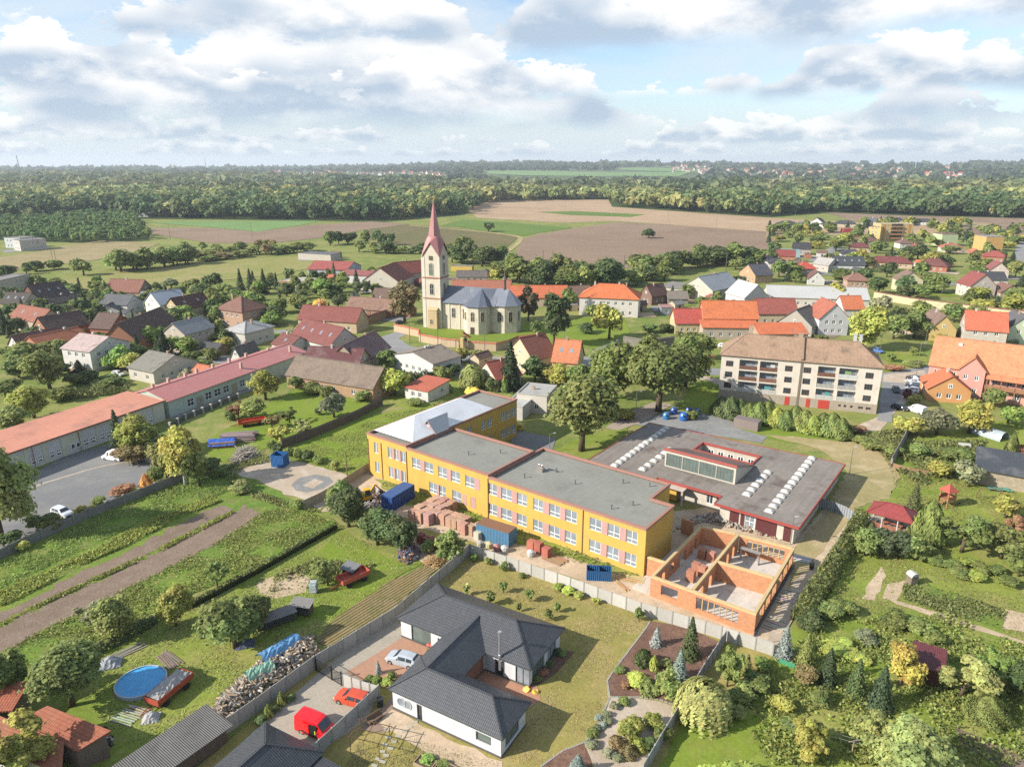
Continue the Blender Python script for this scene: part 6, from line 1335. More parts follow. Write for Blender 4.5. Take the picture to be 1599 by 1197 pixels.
P_([(983,1150,2.6,1.8,'shrub','yellow','large yellow-green bush'),(1020,1137,2,1.3,'shrub','lime','lime green bush'),(1036,1154,1.8,1.2,'shrub','mid','green bush'),(963,1164,1.2,.8,'ball','brown','brown round bush'),(982,1180,1.4,.9,'ball','brown','larger brown bush'),(997,1170,1.3,.9,'ball','lime','round yellow bush'),(948,1180,.9,.8,'shrub','grey','teal bush'),(965,1186,.9,.75,'shrub','grey','teal low bush'),(958,1106,.9,.7,'shrub','grey','silvery cushion'),(945,1118,.8,.7,'shrub','grey','silvery cushion'),(948,1128,.8,.7,'shrub','grey','silvery cushion'),(935,1124,.7,.6,'shrub','blue','pale lavender cushion'),(941,1136,.7,.6,'shrub','blue','pale lavender cushion'),(932,1140,.7,.65,'shrub','grey','silvery cushion'),(925,1150,1.0,.9,'shrub','olive','olive cushion'),(924,1166,1.0,.85,'shrub','grey','green-grey cushion'),(902,1208,2.4,1.5,'conifer','blue','blue spruce'),(975,1100,1.0,.9,'shrub','mid','low green cushion'),(1015,1168,1.4,1.0,'shrub','dark','dark bush')],'in the sandy rockery bed','plants in the rockery')
P_([(766,944,2.2,.85,'fruit','mid','sapling'),(786,926,2.0,.7,'fruit','mid','sapling'),(827,939,2.2,.8,'fruit','mid','sapling'),(870,956,1.8,.6,'fruit','olive','sapling'),(857,969,1.9,.65,'fruit','olive','sapling'),(729,929,1.8,.55,'fruit','pale','sapling'),(810,955,1.4,.4,'fruit','olive','sapling')],'on the dry lawn behind the bungalow','saplings on the lawn')
P_([(741,876,1.4,.8,'shrub','bright','fresh green bush'),(762,882,1.5,.7,'fruit','olive','thin climbing shrub'),(786,892,1.6,.8,'fruit','mid','thin climbing shrub'),(872,921,1.1,1.1,'shrub','lime','yellow-green creeper'),(888,927,1.2,1.2,'shrub','lime','yellow-green creeper'),(905,934,1.1,1.0,'shrub','yellow','yellow-green creeper'),(930,943,1.0,.7,'fruit','lime','thin creeper'),(815,902,.9,.8,'shrub','olive','low creeper'),(998,969,2.2,.8,'fruit','mid','young larch')],'against the pale concrete fence','climbers on the fence')
P_([(588,1066,.9,.9,'shrub','bright','bright green flower bush'),(604,1070,1.0,.9,'shrub','lime','yellow flower bush'),(612,1062,1.3,.8,'shrub','mid','green bush'),(591,1052,1.9,.6,'conifer','blue','small blue conifer'),(578,1062,.7,.7,'shrub','mid','low plant'),(672,1010,.8,.45,'shrub',(.3,.05,.03),'red potted flowers'),(440,1101,1.8,.5,'thuja','mid','small thuja'),(455,1093,.8,.8,'shrub','dark','dark ball bush'),(430,1110,.9,.8,'shrub','dark','low dark bush'),(420,1119,1.6,.5,'thuja','mid','small thuja at the end'),(408,1128,.9,.9,'shrub','dark','dark round bush'),(870,1022,.9,.8,'shrub','dark','dark bed bush'),(880,1024,.8,.7,'shrub','mid','green bed bush'),(858,1040,.8,.8,'shrub','dark','dark bed plant'),(848,1052,.7,.8,'shrub','rust','reddish bed plant'),(838,1064,.8,.8,'shrub','mid','green bed plant'),(822,1078,.5,.5,'shrub',(.45,.33,.01),'yellow chrysanthemum'),(836,1083,.45,.45,'shrub',(.45,.33,.01),'second yellow chrysanthemum'),(667,1190,.8,1.0,'shrub','bright','raised-bed vegetable bush'),(690,1197,.7,.9,'shrub','mid','raised-bed herb bush')],'beside the white bungalow','plants round the bungalow')
# hedgerows across the middle distance: one tree each
rr = random.Random(21)
def hedgerow(pts,n,h,r,cols,desc,place,group,jx=4.0):
    for i in range(n):
        f = (i + .5) / n * (len(pts) - 1);k = min(int(f),len(pts) - 2);g2 = f - k
        x = pts[k][0] + (pts[k + 1][0] - pts[k][0]) * g2;y = pts[k][1] + (pts[k + 1][1] - pts[k][1]) * g2;p = at(x,y)
        p.x += rr.uniform(-jx,jx);p.y += rr.uniform(-jx * 2,jx * 2);q = px_of(p)
        plant(q[0],q[1],h * rr.uniform(.7,1.2),r * rr.uniform(.75,1.2),rr.choice(('round','round','shrub')),rr.choice(cols),desc,place,group,wpos=p)
hedgerow([(560,394),(640,398),(700,396)],14,7,5,('olive','mid','dark'),'dull green bushy tree','in the hedgerow below the dark field','hedgerow below the dark field')
hedgerow([(705,410),(790,416)],11,13,7,('dark','mid'),'dark leafy tree','behind the church along the railway','railway trees behind the church')
hedgerow([(790,438),(880,446),(965,446)],20,13,7.5,('mid','dark','mid','olive'),'dense green tree','in the belt behind the orange roofs','tree belt behind the orange roofs')
hedgerow([(965,446),(1010,440),(1062,430)],10,9,6,('mid','dark','olive'),'green thicket tree','right of the belt near the cream hall','thicket by the cream hall')
hedgerow([(980,428),(1080,416),(1185,408)],20,11,7.5,('mid','olive','dark'),'rounded thicket tree','along the lower edge of the brown field','thicket along the brown field')
hedgerow([(1140,420),(1190,412),(1215,404)],6,7,5,('dark','mid'),'dark hedge tree','where the brown field meets the houses','hedge at the field corner')
hedgerow([(178,425),(230,420),(284,415)],13,12,7,('mid','bright','mid'),'large fresh green tree','in the clump on the left meadow','clump on the left meadow')
hedgerow([(286,412),(360,402),(430,396),(480,392)],20,6,5.5,('olive','brown','olive','mid'),'brownish scrub bush','along the meadow bank','scrub along the meadow bank')
hedgerow([(250,398),(320,392),(400,386),(440,384)],12,5,4,('mid','olive','brown'),'small field bush','along the field track left of the spire','bushes along the field track')
hedgerow([(-10,437),(20,430),(50,424),(110,416)],8,6,4.5,('mid','olive','dark'),'green garden tree','at the far left village edge','trees at the far left village edge')
hedgerow([(510,382),(560,378),(620,384)],8,9,5,('mid','dark'),'upright green tree','beside the half-buried concrete shed','trees by the concrete shed')
P_([(131,430,10,6.0,'round','mid','single big round tree')],'on the left meadow');P_([(1013,372,8,6.0,'round','dark','lone round tree')],'in the middle of the brown field');P_([(763,362,8,5.5,'round','dark','lone dark tree')],'on the green field right of the spire')
P_([(905,445,13,4,'tall',(.16,.12,.07),'bare whitish birch')],'in the belt behind the orange roofs')
# garden trees between the far houses
def garden_trees(n,poly,h,r,cols,label,group,seed):
    rg = random.Random(seed);P = [at(*q) for q in poly];xs = [p.x for p in P];ys = [p.y for p in P];c = 0
    hs = [(o.location.x,o.location.y) for o in HOUSES]
    for _ in range(n * 40):
        if c >= n: break
        x,y = rg.uniform(min(xs),max(xs)),rg.uniform(min(ys),max(ys))
        ins = False;j = len(P) - 1
        for i in range(len(P)):
            if (P[i].y > y) != (P[j].y > y) and x < (P[j].x - P[i].x) * (y - P[i].y) / (P[j].y - P[i].y) + P[i].x: ins = not ins
            j = i
        if not ins or any(math.hypot(x - a,y - b) < 7.6 for a,b in hs): continue
        c += 1;v = Vector((x,y,0));q = px_of(v)
        k = rg.choice(('round','round','round','shrub','conifer'))
        col = rg.choice(cols) if k != 'conifer' else 'spruce';hh = h * rg.uniform(.6,1.25)
        side,short = near_house(x,y)
        desc = f"{dict(mid='green', dark='dark green', olive='olive', bright='bright green', yellow='yellowing', spruce='dark pointed')[col]} {'bush' if k == 'shrub' else 'conifer' if k == 'conifer' else 'tall tree' if hh > h else 'low tree'}"
        plant(q[0],q[1],hh,r * rg.uniform(.65,1.2) * (.55 if k == 'conifer' else 1),k,col,desc,f'{side} the {short}',group,wpos=v)
HOUSES = [o for o in bpy.data.objects if o.type == 'EMPTY' and o.get('category') in ('house','barn','hall','building','shed')]
# sheds and small yards that fill the gardens between the houses
_sh = {}
def near_house(x,y):
    q = px_of((x,y,0));ho = min(HOUSES,key=lambda o: (o.location.x - x) ** 2 + (o.location.y - y) ** 2);hp = px_of(ho.location);dx,dy = q[0] - hp[0],q[1] - hp[1]
    side = ('left of' if dx < 0 else 'right of') if abs(dx) > 2.2 * abs(dy) else ('behind' if dy < 0 else 'in front of');short = ho['label']
    for w in (' with ',' in ',' behind ',' right ',' left ',' below ',' at ',' near ',' beside ',' under ',' of ',' just ',' directly ',' cut ',' continuing ',' standing ',' among ',' above ',' between ',' half ',' on ',' facing ',' joined ',' by '): short = short.split(w)[0]
    return side,short
rs_ = random.Random(91);SHEDS = []
for ho in list(HOUSES):
    x0,y0 = ho.location.x,ho.location.y
    if y0 < 185 or y0 > 560: continue
    for k in range(2):                                         # paved or dug yards
        a = rs_.uniform(0,6.28);d = rs_.uniform(7,13);cx,cy = x0 + math.cos(a) * d,y0 + math.sin(a) * d;w,l = rs_.uniform(2.5,6),rs_.uniform(3,8);rz = ho.rotation_euler.z;_zc[0] += 1
        m = MB();zz = .05 + .0006 * _zc[0];m.poly([(cx + math.cos(rz) * sx * l - math.sin(rz) * sy * w,cy + math.sin(rz) * sx * l + math.cos(rz) * sy * w,zz) for sx,sy in ((-1,-1),(1,-1),(1,1),(-1,1))])
        struct(obj('yard',m,rs_.choice(('sandy_gravel','grey_gravel','bare_earth','road_asphalt','weedy','lush_lawn','soil','weedy'))))
    if rs_.random() < .62:
        a = rs_.uniform(0,6.28);d = rs_.uniform(12,17);cx,cy = x0 + math.cos(a) * d,y0 + math.sin(a) * d
        if any(math.hypot(cx - h_.location.x,cy - h_.location.y) < 11 for h_ in HOUSES) or any(math.hypot(cx - u,cy - v) < 7 for u,v in SHEDS) or not (60 < px_of((cx,cy,0))[0] < 1560): continue
        SHEDS.append((cx,cy));(rn,rc),(wn,wc) = rs_.choice((('grey',GRY),('red',C(176,90,76)),('brown',C(140,108,92)),('orange',C(226,128,82)),('dark',C(92,92,96)))),rs_.choice((('white',WHITE),('wooden',C(160,125,95)),('cream',CR),('brick',C(196,128,96))))
        side,short = near_house(cx,cy);key = f'small {wn} shed with {rn} roof {side} the {short}';_sh[key] = _sh.get(key,0) + 1
        if _sh[key] > 1: continue
        t = thing('garden_shed',key,'shed',(cx,cy,0),ho.rotation_euler.z + rs_.choice((0,1.57)),'garden sheds of the village');L_,D_,h_ = rs_.uniform(4,7),rs_.uniform(3,4.5),rs_.uniform(2.2,2.9);W = MB();W.box(-L_ / 2,L_ / 2,-D_ / 2,D_ / 2,0,h_);
        for sx in (1,-1): W.poly([(sx * L_ / 2,-D_ / 2 * sx,h_),(sx * L_ / 2,D_ / 2 * sx,h_),(sx * L_ / 2,0,h_ + 1.2)])
        obj('wall',W,'plaster' if wn != 'wooden' else 'planking',t,wc);R = MB();gable_roof(R,L_,D_,h_,1.2,.25,.2,.1);obj('roof',R,'old_tile',t,rc);m = MB();m.box(-.5,.5,-D_ / 2 - .04,-D_ / 2,0,1.95);obj('door',m,'planking',t,C(120,85,65))
garden_trees(180,[(1195,352),(1330,350),(1599,352),(1640,400),(1640,500),(1440,486),(1360,470),(1230,450),(1180,430)],8,5.2,('mid','dark','olive','mid','yellow'),'small green garden tree among the distant houses on the right','garden trees of the right village',31)
garden_trees(165,[(1,470),(120,455),(240,462),(410,470),(440,520),(300,560),(120,600),(0,560)],6,4.0,('mid','olive','bright','dark'),'small garden bush between the left village houses','garden bushes of the left village',32)
garden_trees(60,[(390,438),(480,432),(600,428),(650,470),(600,500),(480,500)],5,3.2,('mid','olive','dark'),'garden bush near the barns left of the church','garden bushes by the barns',33)
garden_trees(26,[(1000,470),(1060,455),(1160,450),(1200,470),(1300,540),(1080,530)],5.5,3.4,('mid','olive','dark'),'yard tree among the orange-roofed barns','yard trees by the orange barns',34)
finish_plants()

# hedge along the school track
def hedge(name,label,pts,w,h,col,n=2600,leaf=.16):
    P = [at(*p) for p in pts];th = thing(name,label,'hedge',P[0]);rg = np.random.default_rng(len(pts) + int(abs(P[0].x)))
    seg = [(P[i + 1] - P[i]).length for i in range(len(P) - 1)];tot = sum(seg);c = [];nr = []
    for _ in range(n):
        t = rg.random() * tot;i = 0
        while t > seg[i] and i < len(seg) - 1: t -= seg[i];i += 1
        p = P[i] + (P[i + 1] - P[i]) * min(t / seg[i],1) - P[0];d = (P[i + 1] - P[i]).normalized();s = Vector((-d.y,d.x,0))
        a = rg.random() * math.pi;hh = h * (1 + .12 * math.sin(t * 1.9) + .08 * math.sin(t * 4.7));yy = math.cos(a) * w / 2 * (1 + rg.normal() * .1);zz = min(math.sin(a) * 1.35,1.0) * hh * (.25 + .75 * rg.random() ** .4)
        c.append((p.x + s.x * yy,p.y + s.y * yy,max(zz,.05)));nr.append((s.x * math.cos(a) + rg.normal() * .4,s.y * math.cos(a) + rg.normal() * .4,math.sin(a) + rg.normal() * .3))
    c = np.array(c);me = quads_mesh('foliage',c,np.array(nr),leaf * rg.uniform(.6,1.3,n),np.stack([rg.random(n),rg.random(n)],1),1.2,seed=3)
    obj('foliage',me,None,th,tuple(q * w + .013 for q,w in zip(GREEN[col] if isinstance(col,str) else col,(2.0,1.55,1.6))))
hedge('thuja_hedge','long green clipped hedge along the track right of the brick shell',[(1345,815),(1318,862),(1290,905),(1262,950),(1250,975)],2.6,2.3,'thuja',5200,.17)
hedge('low_hedge','dark hedge on the wire fence between the vegetable plot and orchard',[(524,822),(455,862),(400,892),(330,930),(240,972)],.9,.9,'dark',1500,.13)
hedge('overgrown_bank','overgrown dark bank behind the orchard trees',[(240,972),(210,990),(150,1020),(90,1050)],1.4,1.2,'dark',1200,.15)
hedge('garden_hedge','dark green hedge behind the pale pink roofed house garden',[(98,622),(150,618),(205,612)],2.0,2.0,'mid',1500,.18)

for lab,pts in (('hedge between the pale pink roofed house and the grey bungalow',[(188,575),(215,566),(245,558)]),('hedge along the side street below the long brick barn',[(285,552),(320,541),(352,528)]),('hedge in front of the white villa with hip roof',[(345,548),(372,552),(395,545)]),('hedge left of the square house with the pyramid roof',[(296,500),(318,506),(335,502)]),('hedge below the long dark-red roofed inn',[(462,522),(500,526),(452,516)]),('hedge behind the cube-shaped white house',[(845,598),(880,602),(905,606)]),('hedge below the long cream courtyard wall',[(1370,482),(1420,490),(1475,497)]),('hedge beside the stone-grey house with the dormer',[(1500,532),(1540,536),(1590,540)]),('hedge before the long beige house with dark red roof',[(1350,424),(1400,427),(1430,428)]),('hedge left of the slate bungalow by the side street',[(1285,405),(1298,400),(1310,402)]),('hedge in front of the white terrace with skylights',[(1298,427),(1330,428),(1356,430)]),('hedge below the pink-white house with the red gable',[(1500,468),(1540,470),(1585,472)]),('hedge below the cottage with worn red tiles',[(1056,528),(1080,530),(1096,530)]),('hedge in front of the white house below the churchyard',[(612,588),(640,594),(680,590)])):
    hedge('garden_hedge',lab,pts,2.4,2.2,rr.choice(('mid','olive','dark','thuja')),700,.3)
# weeds and tall herbs on the open strips: uncountable, one object each
def herb(name,poly,n,size,col,seed,label,hgt=.4,up=.5):
    rg = np.random.default_rng(seed);P = np.array([[*at(*q)][:2] for q in poly]);lo,hi = P.min(0),P.max(0);out = []
    while len(out) < n:
        q = lo + (hi - lo) * rg.random((n * 2,2));ins = np.zeros(len(q),bool);j = len(P) - 1
        for i in range(len(P)):
            cnd = ((P[i,1] > q[:,1]) != (P[j,1] > q[:,1])) & (q[:,0] < (P[j,0] - P[i,0]) * (q[:,1] - P[i,1]) / (P[j,1] - P[i,1] + 1e-9) + P[i,0]);ins ^= cnd;j = i
        f = np.sin(q[:,0] * .7 + 1.3 * np.sin(q[:,1] * .45)) + np.sin(q[:,1] * .8 + seed) + rg.normal(size=len(q)) * .8
        out.extend(q[ins & (f > -.35)].tolist())
    q = np.array(out[:n]);c = np.concatenate([q,(rg.random(n) * hgt + .05)[:,None]],1)
    me = quads_mesh(name,c,sph(rg,n) + np.array([0,0,up if hgt > .1 else 1.8]),size * rg.uniform(.5,1.5,n),np.stack([rg.random(n),rg.random(n)],1),1.2,seed=seed)
    o = obj(name,me,None,None,tuple(q * w + .013 for q,w in zip(GREEN[col] if isinstance(col,str) else col,(2.0,1.55,1.6))));stuff(o,label,'weeds');return o
herb('tall_weeds',[(0,925),(120,872),(230,815),(330,775),(345,784),(290,805),(205,850),(140,878),(30,936),(0,948)],14000,.11,(.13,.19,.016),1,'yellow-green crop growing on the vegetable strip',.45)
herb('field_weeds',[(0,880),(140,812),(290,752),(340,742),(400,752),(345,772),(230,812),(110,868),(0,920)],9000,.10,'bright',2,'green weeds between the car park wall and the crop',.3)
herb('field_weeds',[(410,800),(460,788),(522,818),(430,868),(250,950),(60,1040),(0,1060),(0,1020),(80,976),(230,902),(330,850)],12000,.10,(.11,.155,.022),3,'green weeds below the ploughed strips',.3)
herb('strip_weeds',[(0,973),(75,936),(250,856),(363,798),(368,801),(252,862),(75,942),(0,980)],2600,.12,(.12,.16,.02),4,'grass ridge between the two ploughed strips',.3)
herb('plot_weeds',[(1407,918),(1425,905),(1500,930),(1572,955),(1566,982),(1480,960),(1412,936)],3500,.13,'mid',5,'low green crop on the right garden plot',.25)
herb('garden_weeds',[(1215,1025),(1300,970),(1480,960),(1599,1010),(1599,1197),(1200,1197),(1150,1110)],14000,.13,(.105,.155,.02),6,'rough tall grass of the wild garden',.5)
herb('yard_weeds',[(590,752),(620,756),(1000,898),(980,905),(880,872),(700,822)],1800,.12,'olive',7,'weeds along the foot of the school wall',.3)
herb('bank_weeds',[(1335,680),(1420,672),(1410,695),(1390,730),(1370,700)],2600,.22,'olive',8,'scrubby weeds on the bank by the playing yard',.7)
herb('garden_weeds',[(1420,690),(1540,690),(1510,740),(1440,760),(1400,735)],3500,.20,'mid',9,'overgrown beds right of the grey garden wall',.7)
herb('bed_plants',[(430,900),(500,870),(560,885),(590,880),(560,900),(470,920),(420,925)],2200,.14,'olive',10,'half-wild vegetable bed in the orchard garden',.4)
herb('gravel_weeds',[(340,735),(372,722),(420,712),(450,716),(380,730),(365,752),(420,775),(500,800),(460,800),(380,772)],2200,.15,'olive',11,'weeds round the gravel building site',.4)

herb('lawn_grass',[(740,870),(1005,960),(1010,975),(950,1060),(950,1090),(905,1158),(845,1197),(790,1190),(905,1000),(690,905)],16000,.075,(.15,.135,.045),21,'dry tufted lawn behind the bungalow',.05)
herb('lawn_grass',[(530,830),(655,880),(610,905),(520,965),(495,1000),(330,1135),(240,1197),(130,1100),(180,1010),(330,935)],20000,.085,(.11,.15,.024),22,'tufted grass of the orchard lawn',.07)
herb('lawn_grass',[(1345,855),(1450,885),(1599,905),(1599,1000),(1480,960),(1330,960),(1290,950)],12000,.09,(.105,.130,.022),23,'tufted grass of the right garden lawn',.07)
herb('lawn_grass',[(1390,735),(1540,720),(1599,780),(1599,850),(1460,870),(1340,840),(1400,780)],10000,.11,(.110,.130,.024),24,'tufted grass of the playground lawn',.07)
herb('lawn_grass',[(450,708),(600,648),(680,634),(580,690),(575,722),(545,738),(500,728)],7000,.12,(.13,.19,.018),25,'tufted grass of the school lawn',.07)
herb('lawn_grass',[(600,1140),(785,1192),(780,1197),(540,1197),(560,1160)],5000,.07,(.11,.12,.03),26,'patchy grass in front of the bungalow',.06)
# ------------------------------------------------------------------ the woods
def inside(P,q):
    ins = np.zeros(len(q),bool);j = len(P) - 1
    for i in range(len(P)):
        ins ^= ((P[i,1] > q[:,1]) != (P[j,1] > q[:,1])) & (q[:,0] < (P[j,0] - P[i,0]) * (q[:,1] - P[i,1]) / (P[j,1] - P[i,1] + 1e-9) + P[i,0]);j = i
    return ins
def wood_points(polys,rmin,rmax,spread,step,seed):
    rg = np.random.default_rng(seed);out = [];r = rmin
    while r < rmax:
        w = 1.0 * r;sp = max(6.5,spread * r);n = int(2 * w / sp);x = (np.arange(n) + rg.random(n)) * sp - w;y = np.sqrt(np.maximum(r * r - .0 * x * x,1)) + rg.uniform(-.5,.5,n) * step * r
        q = np.stack([x,y],1);m = np.zeros(n,bool)
        for P in polys: m |= inside(P,q)
        out.append(q[m]);r *= 1 + step
    return np.concatenate(out)
def wood_mesh(name,pts,hr,base_cols,seed,nq,label,zf=None,size=1.0):
    """all trees of a far wood as one mass: each tree a clump of leaf sprays over its own trunk point"""
    rg = np.random.default_rng(seed);n = len(pts);proto = [crown_round(100 + k,nq,2.6 / nq ** .5,12,1,1.1,1.05,.1,.60,(.22,.52)) for k in range(5)]
    h = hr[0] + (hr[1] - hr[0]) * rg.beta(2,2,n);d = np.linalg.norm(pts,axis=1);wide = np.maximum(1.0,d * .0068 / 5.0) * size
    r = h * .42 * rg.uniform(.6,1.45,n) * wide;ti = rg.random(n)
    ci = np.clip(np.sin(pts[:,0] * .008 + seed) * .25 + np.sin(pts[:,1] * .006) * .2 + .5 + rg.normal(size=n) * .25,0,.999)
    groups = {}
    for gi in range(len(base_cols)):
        m = (ci * len(base_cols)).astype(int) == gi;CC = [];NN = [];SS = [];TT = []
        for k in range(5):
            idx = np.where(m & (np.arange(n) % 5 == k))[0]
            if not len(idx): continue
            c,nr,s,t = proto[k];a = rg.random(len(idx)) * 6.28;ca,sa = np.cos(a)[:,None],np.sin(a)[:,None]
            X = (c[None,:,0] * ca - c[None,:,1] * sa) * r[idx,None] + pts[idx,0][:,None];Y = (c[None,:,0] * sa + c[None,:,1] * ca) * r[idx,None] + pts[idx,1][:,None]
            zb = np.array([zf(*pts[i]) for i in idx])[:,None] if zf else 0.0
            Z = c[None,:,2] / 2.2 * h[idx,None] + zb;CC.append(np.stack([X,Y,Z],2).reshape(-1,3))
            NN.append(np.stack([nr[None,:,0] * ca - nr[None,:,1] * sa,nr[None,:,0] * sa + nr[None,:,1] * ca,np.repeat(nr[None,:,2],len(idx),0)],2).reshape(-1,3))
            SS.append((s[None] * r[idx,None]).ravel());tt = np.repeat(t[None],len(idx),0).copy();tt[:,:,0] = tt[:,:,0] * .5 + ti[idx,None] * .5;tt[:,:,1] = tt[:,:,1] * .3 + rg.random(len(idx))[:,None] * .7;TT.append(tt.reshape(-1,2))
        if CC: groups[gi] = (np.concatenate(CC),np.concatenate(NN),np.concatenate(SS),np.concatenate(TT))
    for gi,(c,nr,s,t) in groups.items():
        o = obj(name,quads_mesh(name,c,nr,s,t,seed=seed + gi),None,None,base_cols[gi]);stuff(o,label,'forest')
WP = lambda pts: np.array([[*at(*q)][:2] for q in pts])
polysL = WP([(-500,350),(0,348),(180,332),(210,341),(330,342),(480,343),(600,345),(690,336),(725,335),(745,326),(760,316),(950,311),(960,300),(960,293),(740,291),(640,284),(400,280),(-500,276)])
polysR = WP([(950,312),(956,322),(1050,328),(1100,332),(1150,336),(1200,338),(1290,331),(1340,333),(1420,336),(1599,341),(2000,348),(2000,292),(1300,292),(955,293)])
clear = [WP([(780,299),(900,296),(985,298),(975,304),(850,304)]),WP([(560,297),(700,295),(720,299),(600,301)]),WP([(150,300),(330,297),(360,301),(200,305)]),WP([(1120,296),(1300,292),(1420,294),(1300,299)]),WP([(300,287),(560,285),(600,288),(350,290)]),WP([(900,288),(1150,287),(1200,290),(950,292)]),WP([(1040,308),(1110,306),(1115,313),(1050,314)]),WP([(520,326),(600,325),(640,330),(540,332)])]
pts = wood_points([polysL,polysR],760,1250,.0125,.016,41);pts = pts[~np.any([inside(c_,pts) for c_ in clear],axis=0)]
WC = [(0.07,0.113,0.033),(0.122,0.173,0.044),(0.256,0.256,0.064),(0.166,0.198,0.051)]
wood_mesh('forest',pts,(10,25),WC,51,190,'wide mixed forest across the plain beyond the fields')
pts2 = wood_points([polysL,polysR],1250,3600,.0115,.018,42);pts2 = pts2[~np.any([inside(c_,pts2) for c_ in clear],axis=0)]
wood_mesh('forest',pts2,(9,24),[(.085,.120,.048),(.120,.155,.054),(.185,.200,.064)],52,50,'far part of the mixed forest on the plain')
young = WP([(-300,376),(0,374),(60,380),(150,380),(200,377),(236,374),(218,352),(200,338),(110,330),(0,346),(-300,352)])
pts3 = wood_points([young],520,900,.0085,.013,43);wood_mesh('plantation',pts3,(6,10),[(.095,.165,.036),(.140,.215,.042)],53,110,'bright green young plantation at the left forest edge',size=.9)
def hillp(n,seed,amin,amax,rmin,rmax,excl):
    rg = np.random.default_rng(seed);a = rg.uniform(amin,amax,n);r = rmin * (rmax / rmin) ** rg.random(n);q = np.stack([r * np.sin(a),r * np.cos(a)],1)
    keep = []
    for p in q:
        x,y = px_of((p[0],p[1],hill_z(*p) + 3));keep.append(not any(x0 < x < x1 and y0 < y < y1 for x0,x1,y0,y1 in excl) and (rg.random() < .28 or not 1030 < x < 1520))
    return q[np.array(keep)]
ex = [(755,1090,265.5,280),(960,1105,260.5,271),(1146,1258,280,295),(405,700,268,279)]
pts4 = hillp(7500,44,-.72,.72,2450,6600,ex)
wood_mesh('hill_forest',pts4,(7,12),[(.060,.090,.040),(.080,.110,.044)],54,16,'wooded low hills along the horizon',hill_z,.9)
hs_ = [o for o in bpy.data.objects if o.name.startswith('hills')]
# ------------------------------------------------------------------ fences
def panel_fence(name,label,pts,h=1.9,w=2.0,col=C(205,200,190),pcol=C(190,186,176),mat='concrete',t=.07,post=.16,cap=False,cat='fence',ribs=3):
    P = [at(*p) for p in pts];th = thing(name,label,cat,P[0]);pm = MB()
    pm.box(0,1,-t / 2,t / 2,0,h)
    for k in range(1,ribs): pm.box(.002,.998,-t / 2 - .012,t / 2 + .012,h * k / ribs - .02,h * k / ribs + .02)
    pmesh = pm.mesh('panel');qm = MB();qm.box(-post / 2,post / 2,-post / 2,post / 2,0,h + .08)
    if cap: qm.box(-post / 2 - .06,post / 2 + .06,-post / 2 - .06,post / 2 + .06,h + .08,h + .2)
    qmesh = qm.mesh('post');r = random.Random(int(P[0].x * 10))
    for i in range(len(P) - 1):
        a,b = P[i] - P[0],P[i + 1] - P[0];d = b - a;L = d.length;n = max(1,round(L / w));d.normalize();rz = math.atan2(d.y,d.x)
        for k in range(n):
            q = a + d * (L * k / n);v = r.uniform(.86,1.08)
            obj('post',qmesh,mat,th,tuple(c * r.uniform(.9,1.05) for c in pcol),q,rz)
            obj('panel',pmesh,mat,th,tuple(c * v for c in col),q + d * (post / 2),rz,(L / n - post,1,1))
    obj('post',qmesh,mat,th,pcol,P[-1] - P[0],rz);return th
panel_fence('concrete_fence','long grey precast concrete fence between the orchard and the bungalow driveway',[(262,1210),(400,1113),(492,1045),(618,967),(733,867)])
panel_fence('concrete_fence','pale precast concrete fence below the school and brick shell',[(735,867),(870,913),(1000,960),(1100,990),(1206,1024)],col=C(222,218,208))
panel_fence('concrete_fence','grey concrete fence along the rockery on the right of the plot',[(1132,1003),(1098,1055),(1068,1106),(1030,1168),(1003,1215)],h=1.7,w=1.6,col=C(190,190,186))
panel_fence('concrete_fence','short grey concrete fence beside the red van',[(592,1090),(560,1120),(520,1158),(480,1195)],h=1.8,col=C(196,196,192))
panel_fence('concrete_fence','white concrete fence piece behind the orange car',[(536,1071),(564,1082),(592,1090)],h=1.7,w=1.5,col=C(228,224,214))
panel_fence('car_park_wall','weathered grey panel wall along the lower side of the car park',[(-40,893),(40,853),(140,808),(220,776),(290,748)],h=1.6,w=2.6,col=C(150,148,142),pcol=C(160,156,148),cap=True,cat='wall',t=.12,post=.3)
panel_fence('car_park_fence','low white pillared fence at the upper end of the car park',[(206,712),(225,719),(246,726),(262,733)],h=1.1,w=1.5,col=C(225,215,210),pcol=C(215,190,170),post=.4,t=.1,ribs=2)
panel_fence('shop_fence','fence with square white posts along the shop pavement',[(266,668),(290,655),(330,639),(372,622)],h=1.2,w=2.6,col=C(120,125,110),pcol=C(232,226,216),t=.04,post=.4,cap=True,ribs=4)
panel_fence('site_fence','pale wooden hoarding round the gravel site beside the school',[(474,796),(500,784),(530,766),(556,748),(582,732)],h=1.8,w=2.2,col=C(200,190,165),pcol=C(190,180,160),mat='planking',t=.05,post=.1)
panel_fence('sheet_gate','light grey sheet metal fence right of the pavilion',[(1276,792),(1303,800),(1318,806),(1333,816)],h=1.9,w=1.6,col=C(190,198,205),pcol=C(150,155,160),mat='corr_steel',t=.04,post=.08)
panel_fence('wooden_fence','brown plank fence of the small right garden',[(1394,730),(1420,738),(1450,742)],h=1.0,w=1.8,col=C(190,150,105),pcol=C(170,130,90),mat='planking',t=.04,post=.1)
panel_fence('wire_fence','low wire fence line above the orchard',[(526,826),(470,858),(400,898),(330,935),(300,950)],h=.9,w=3.0,col=C(90,95,80),pcol=C(150,140,120),mat='metal',t=.01,post=.07,ribs=2)
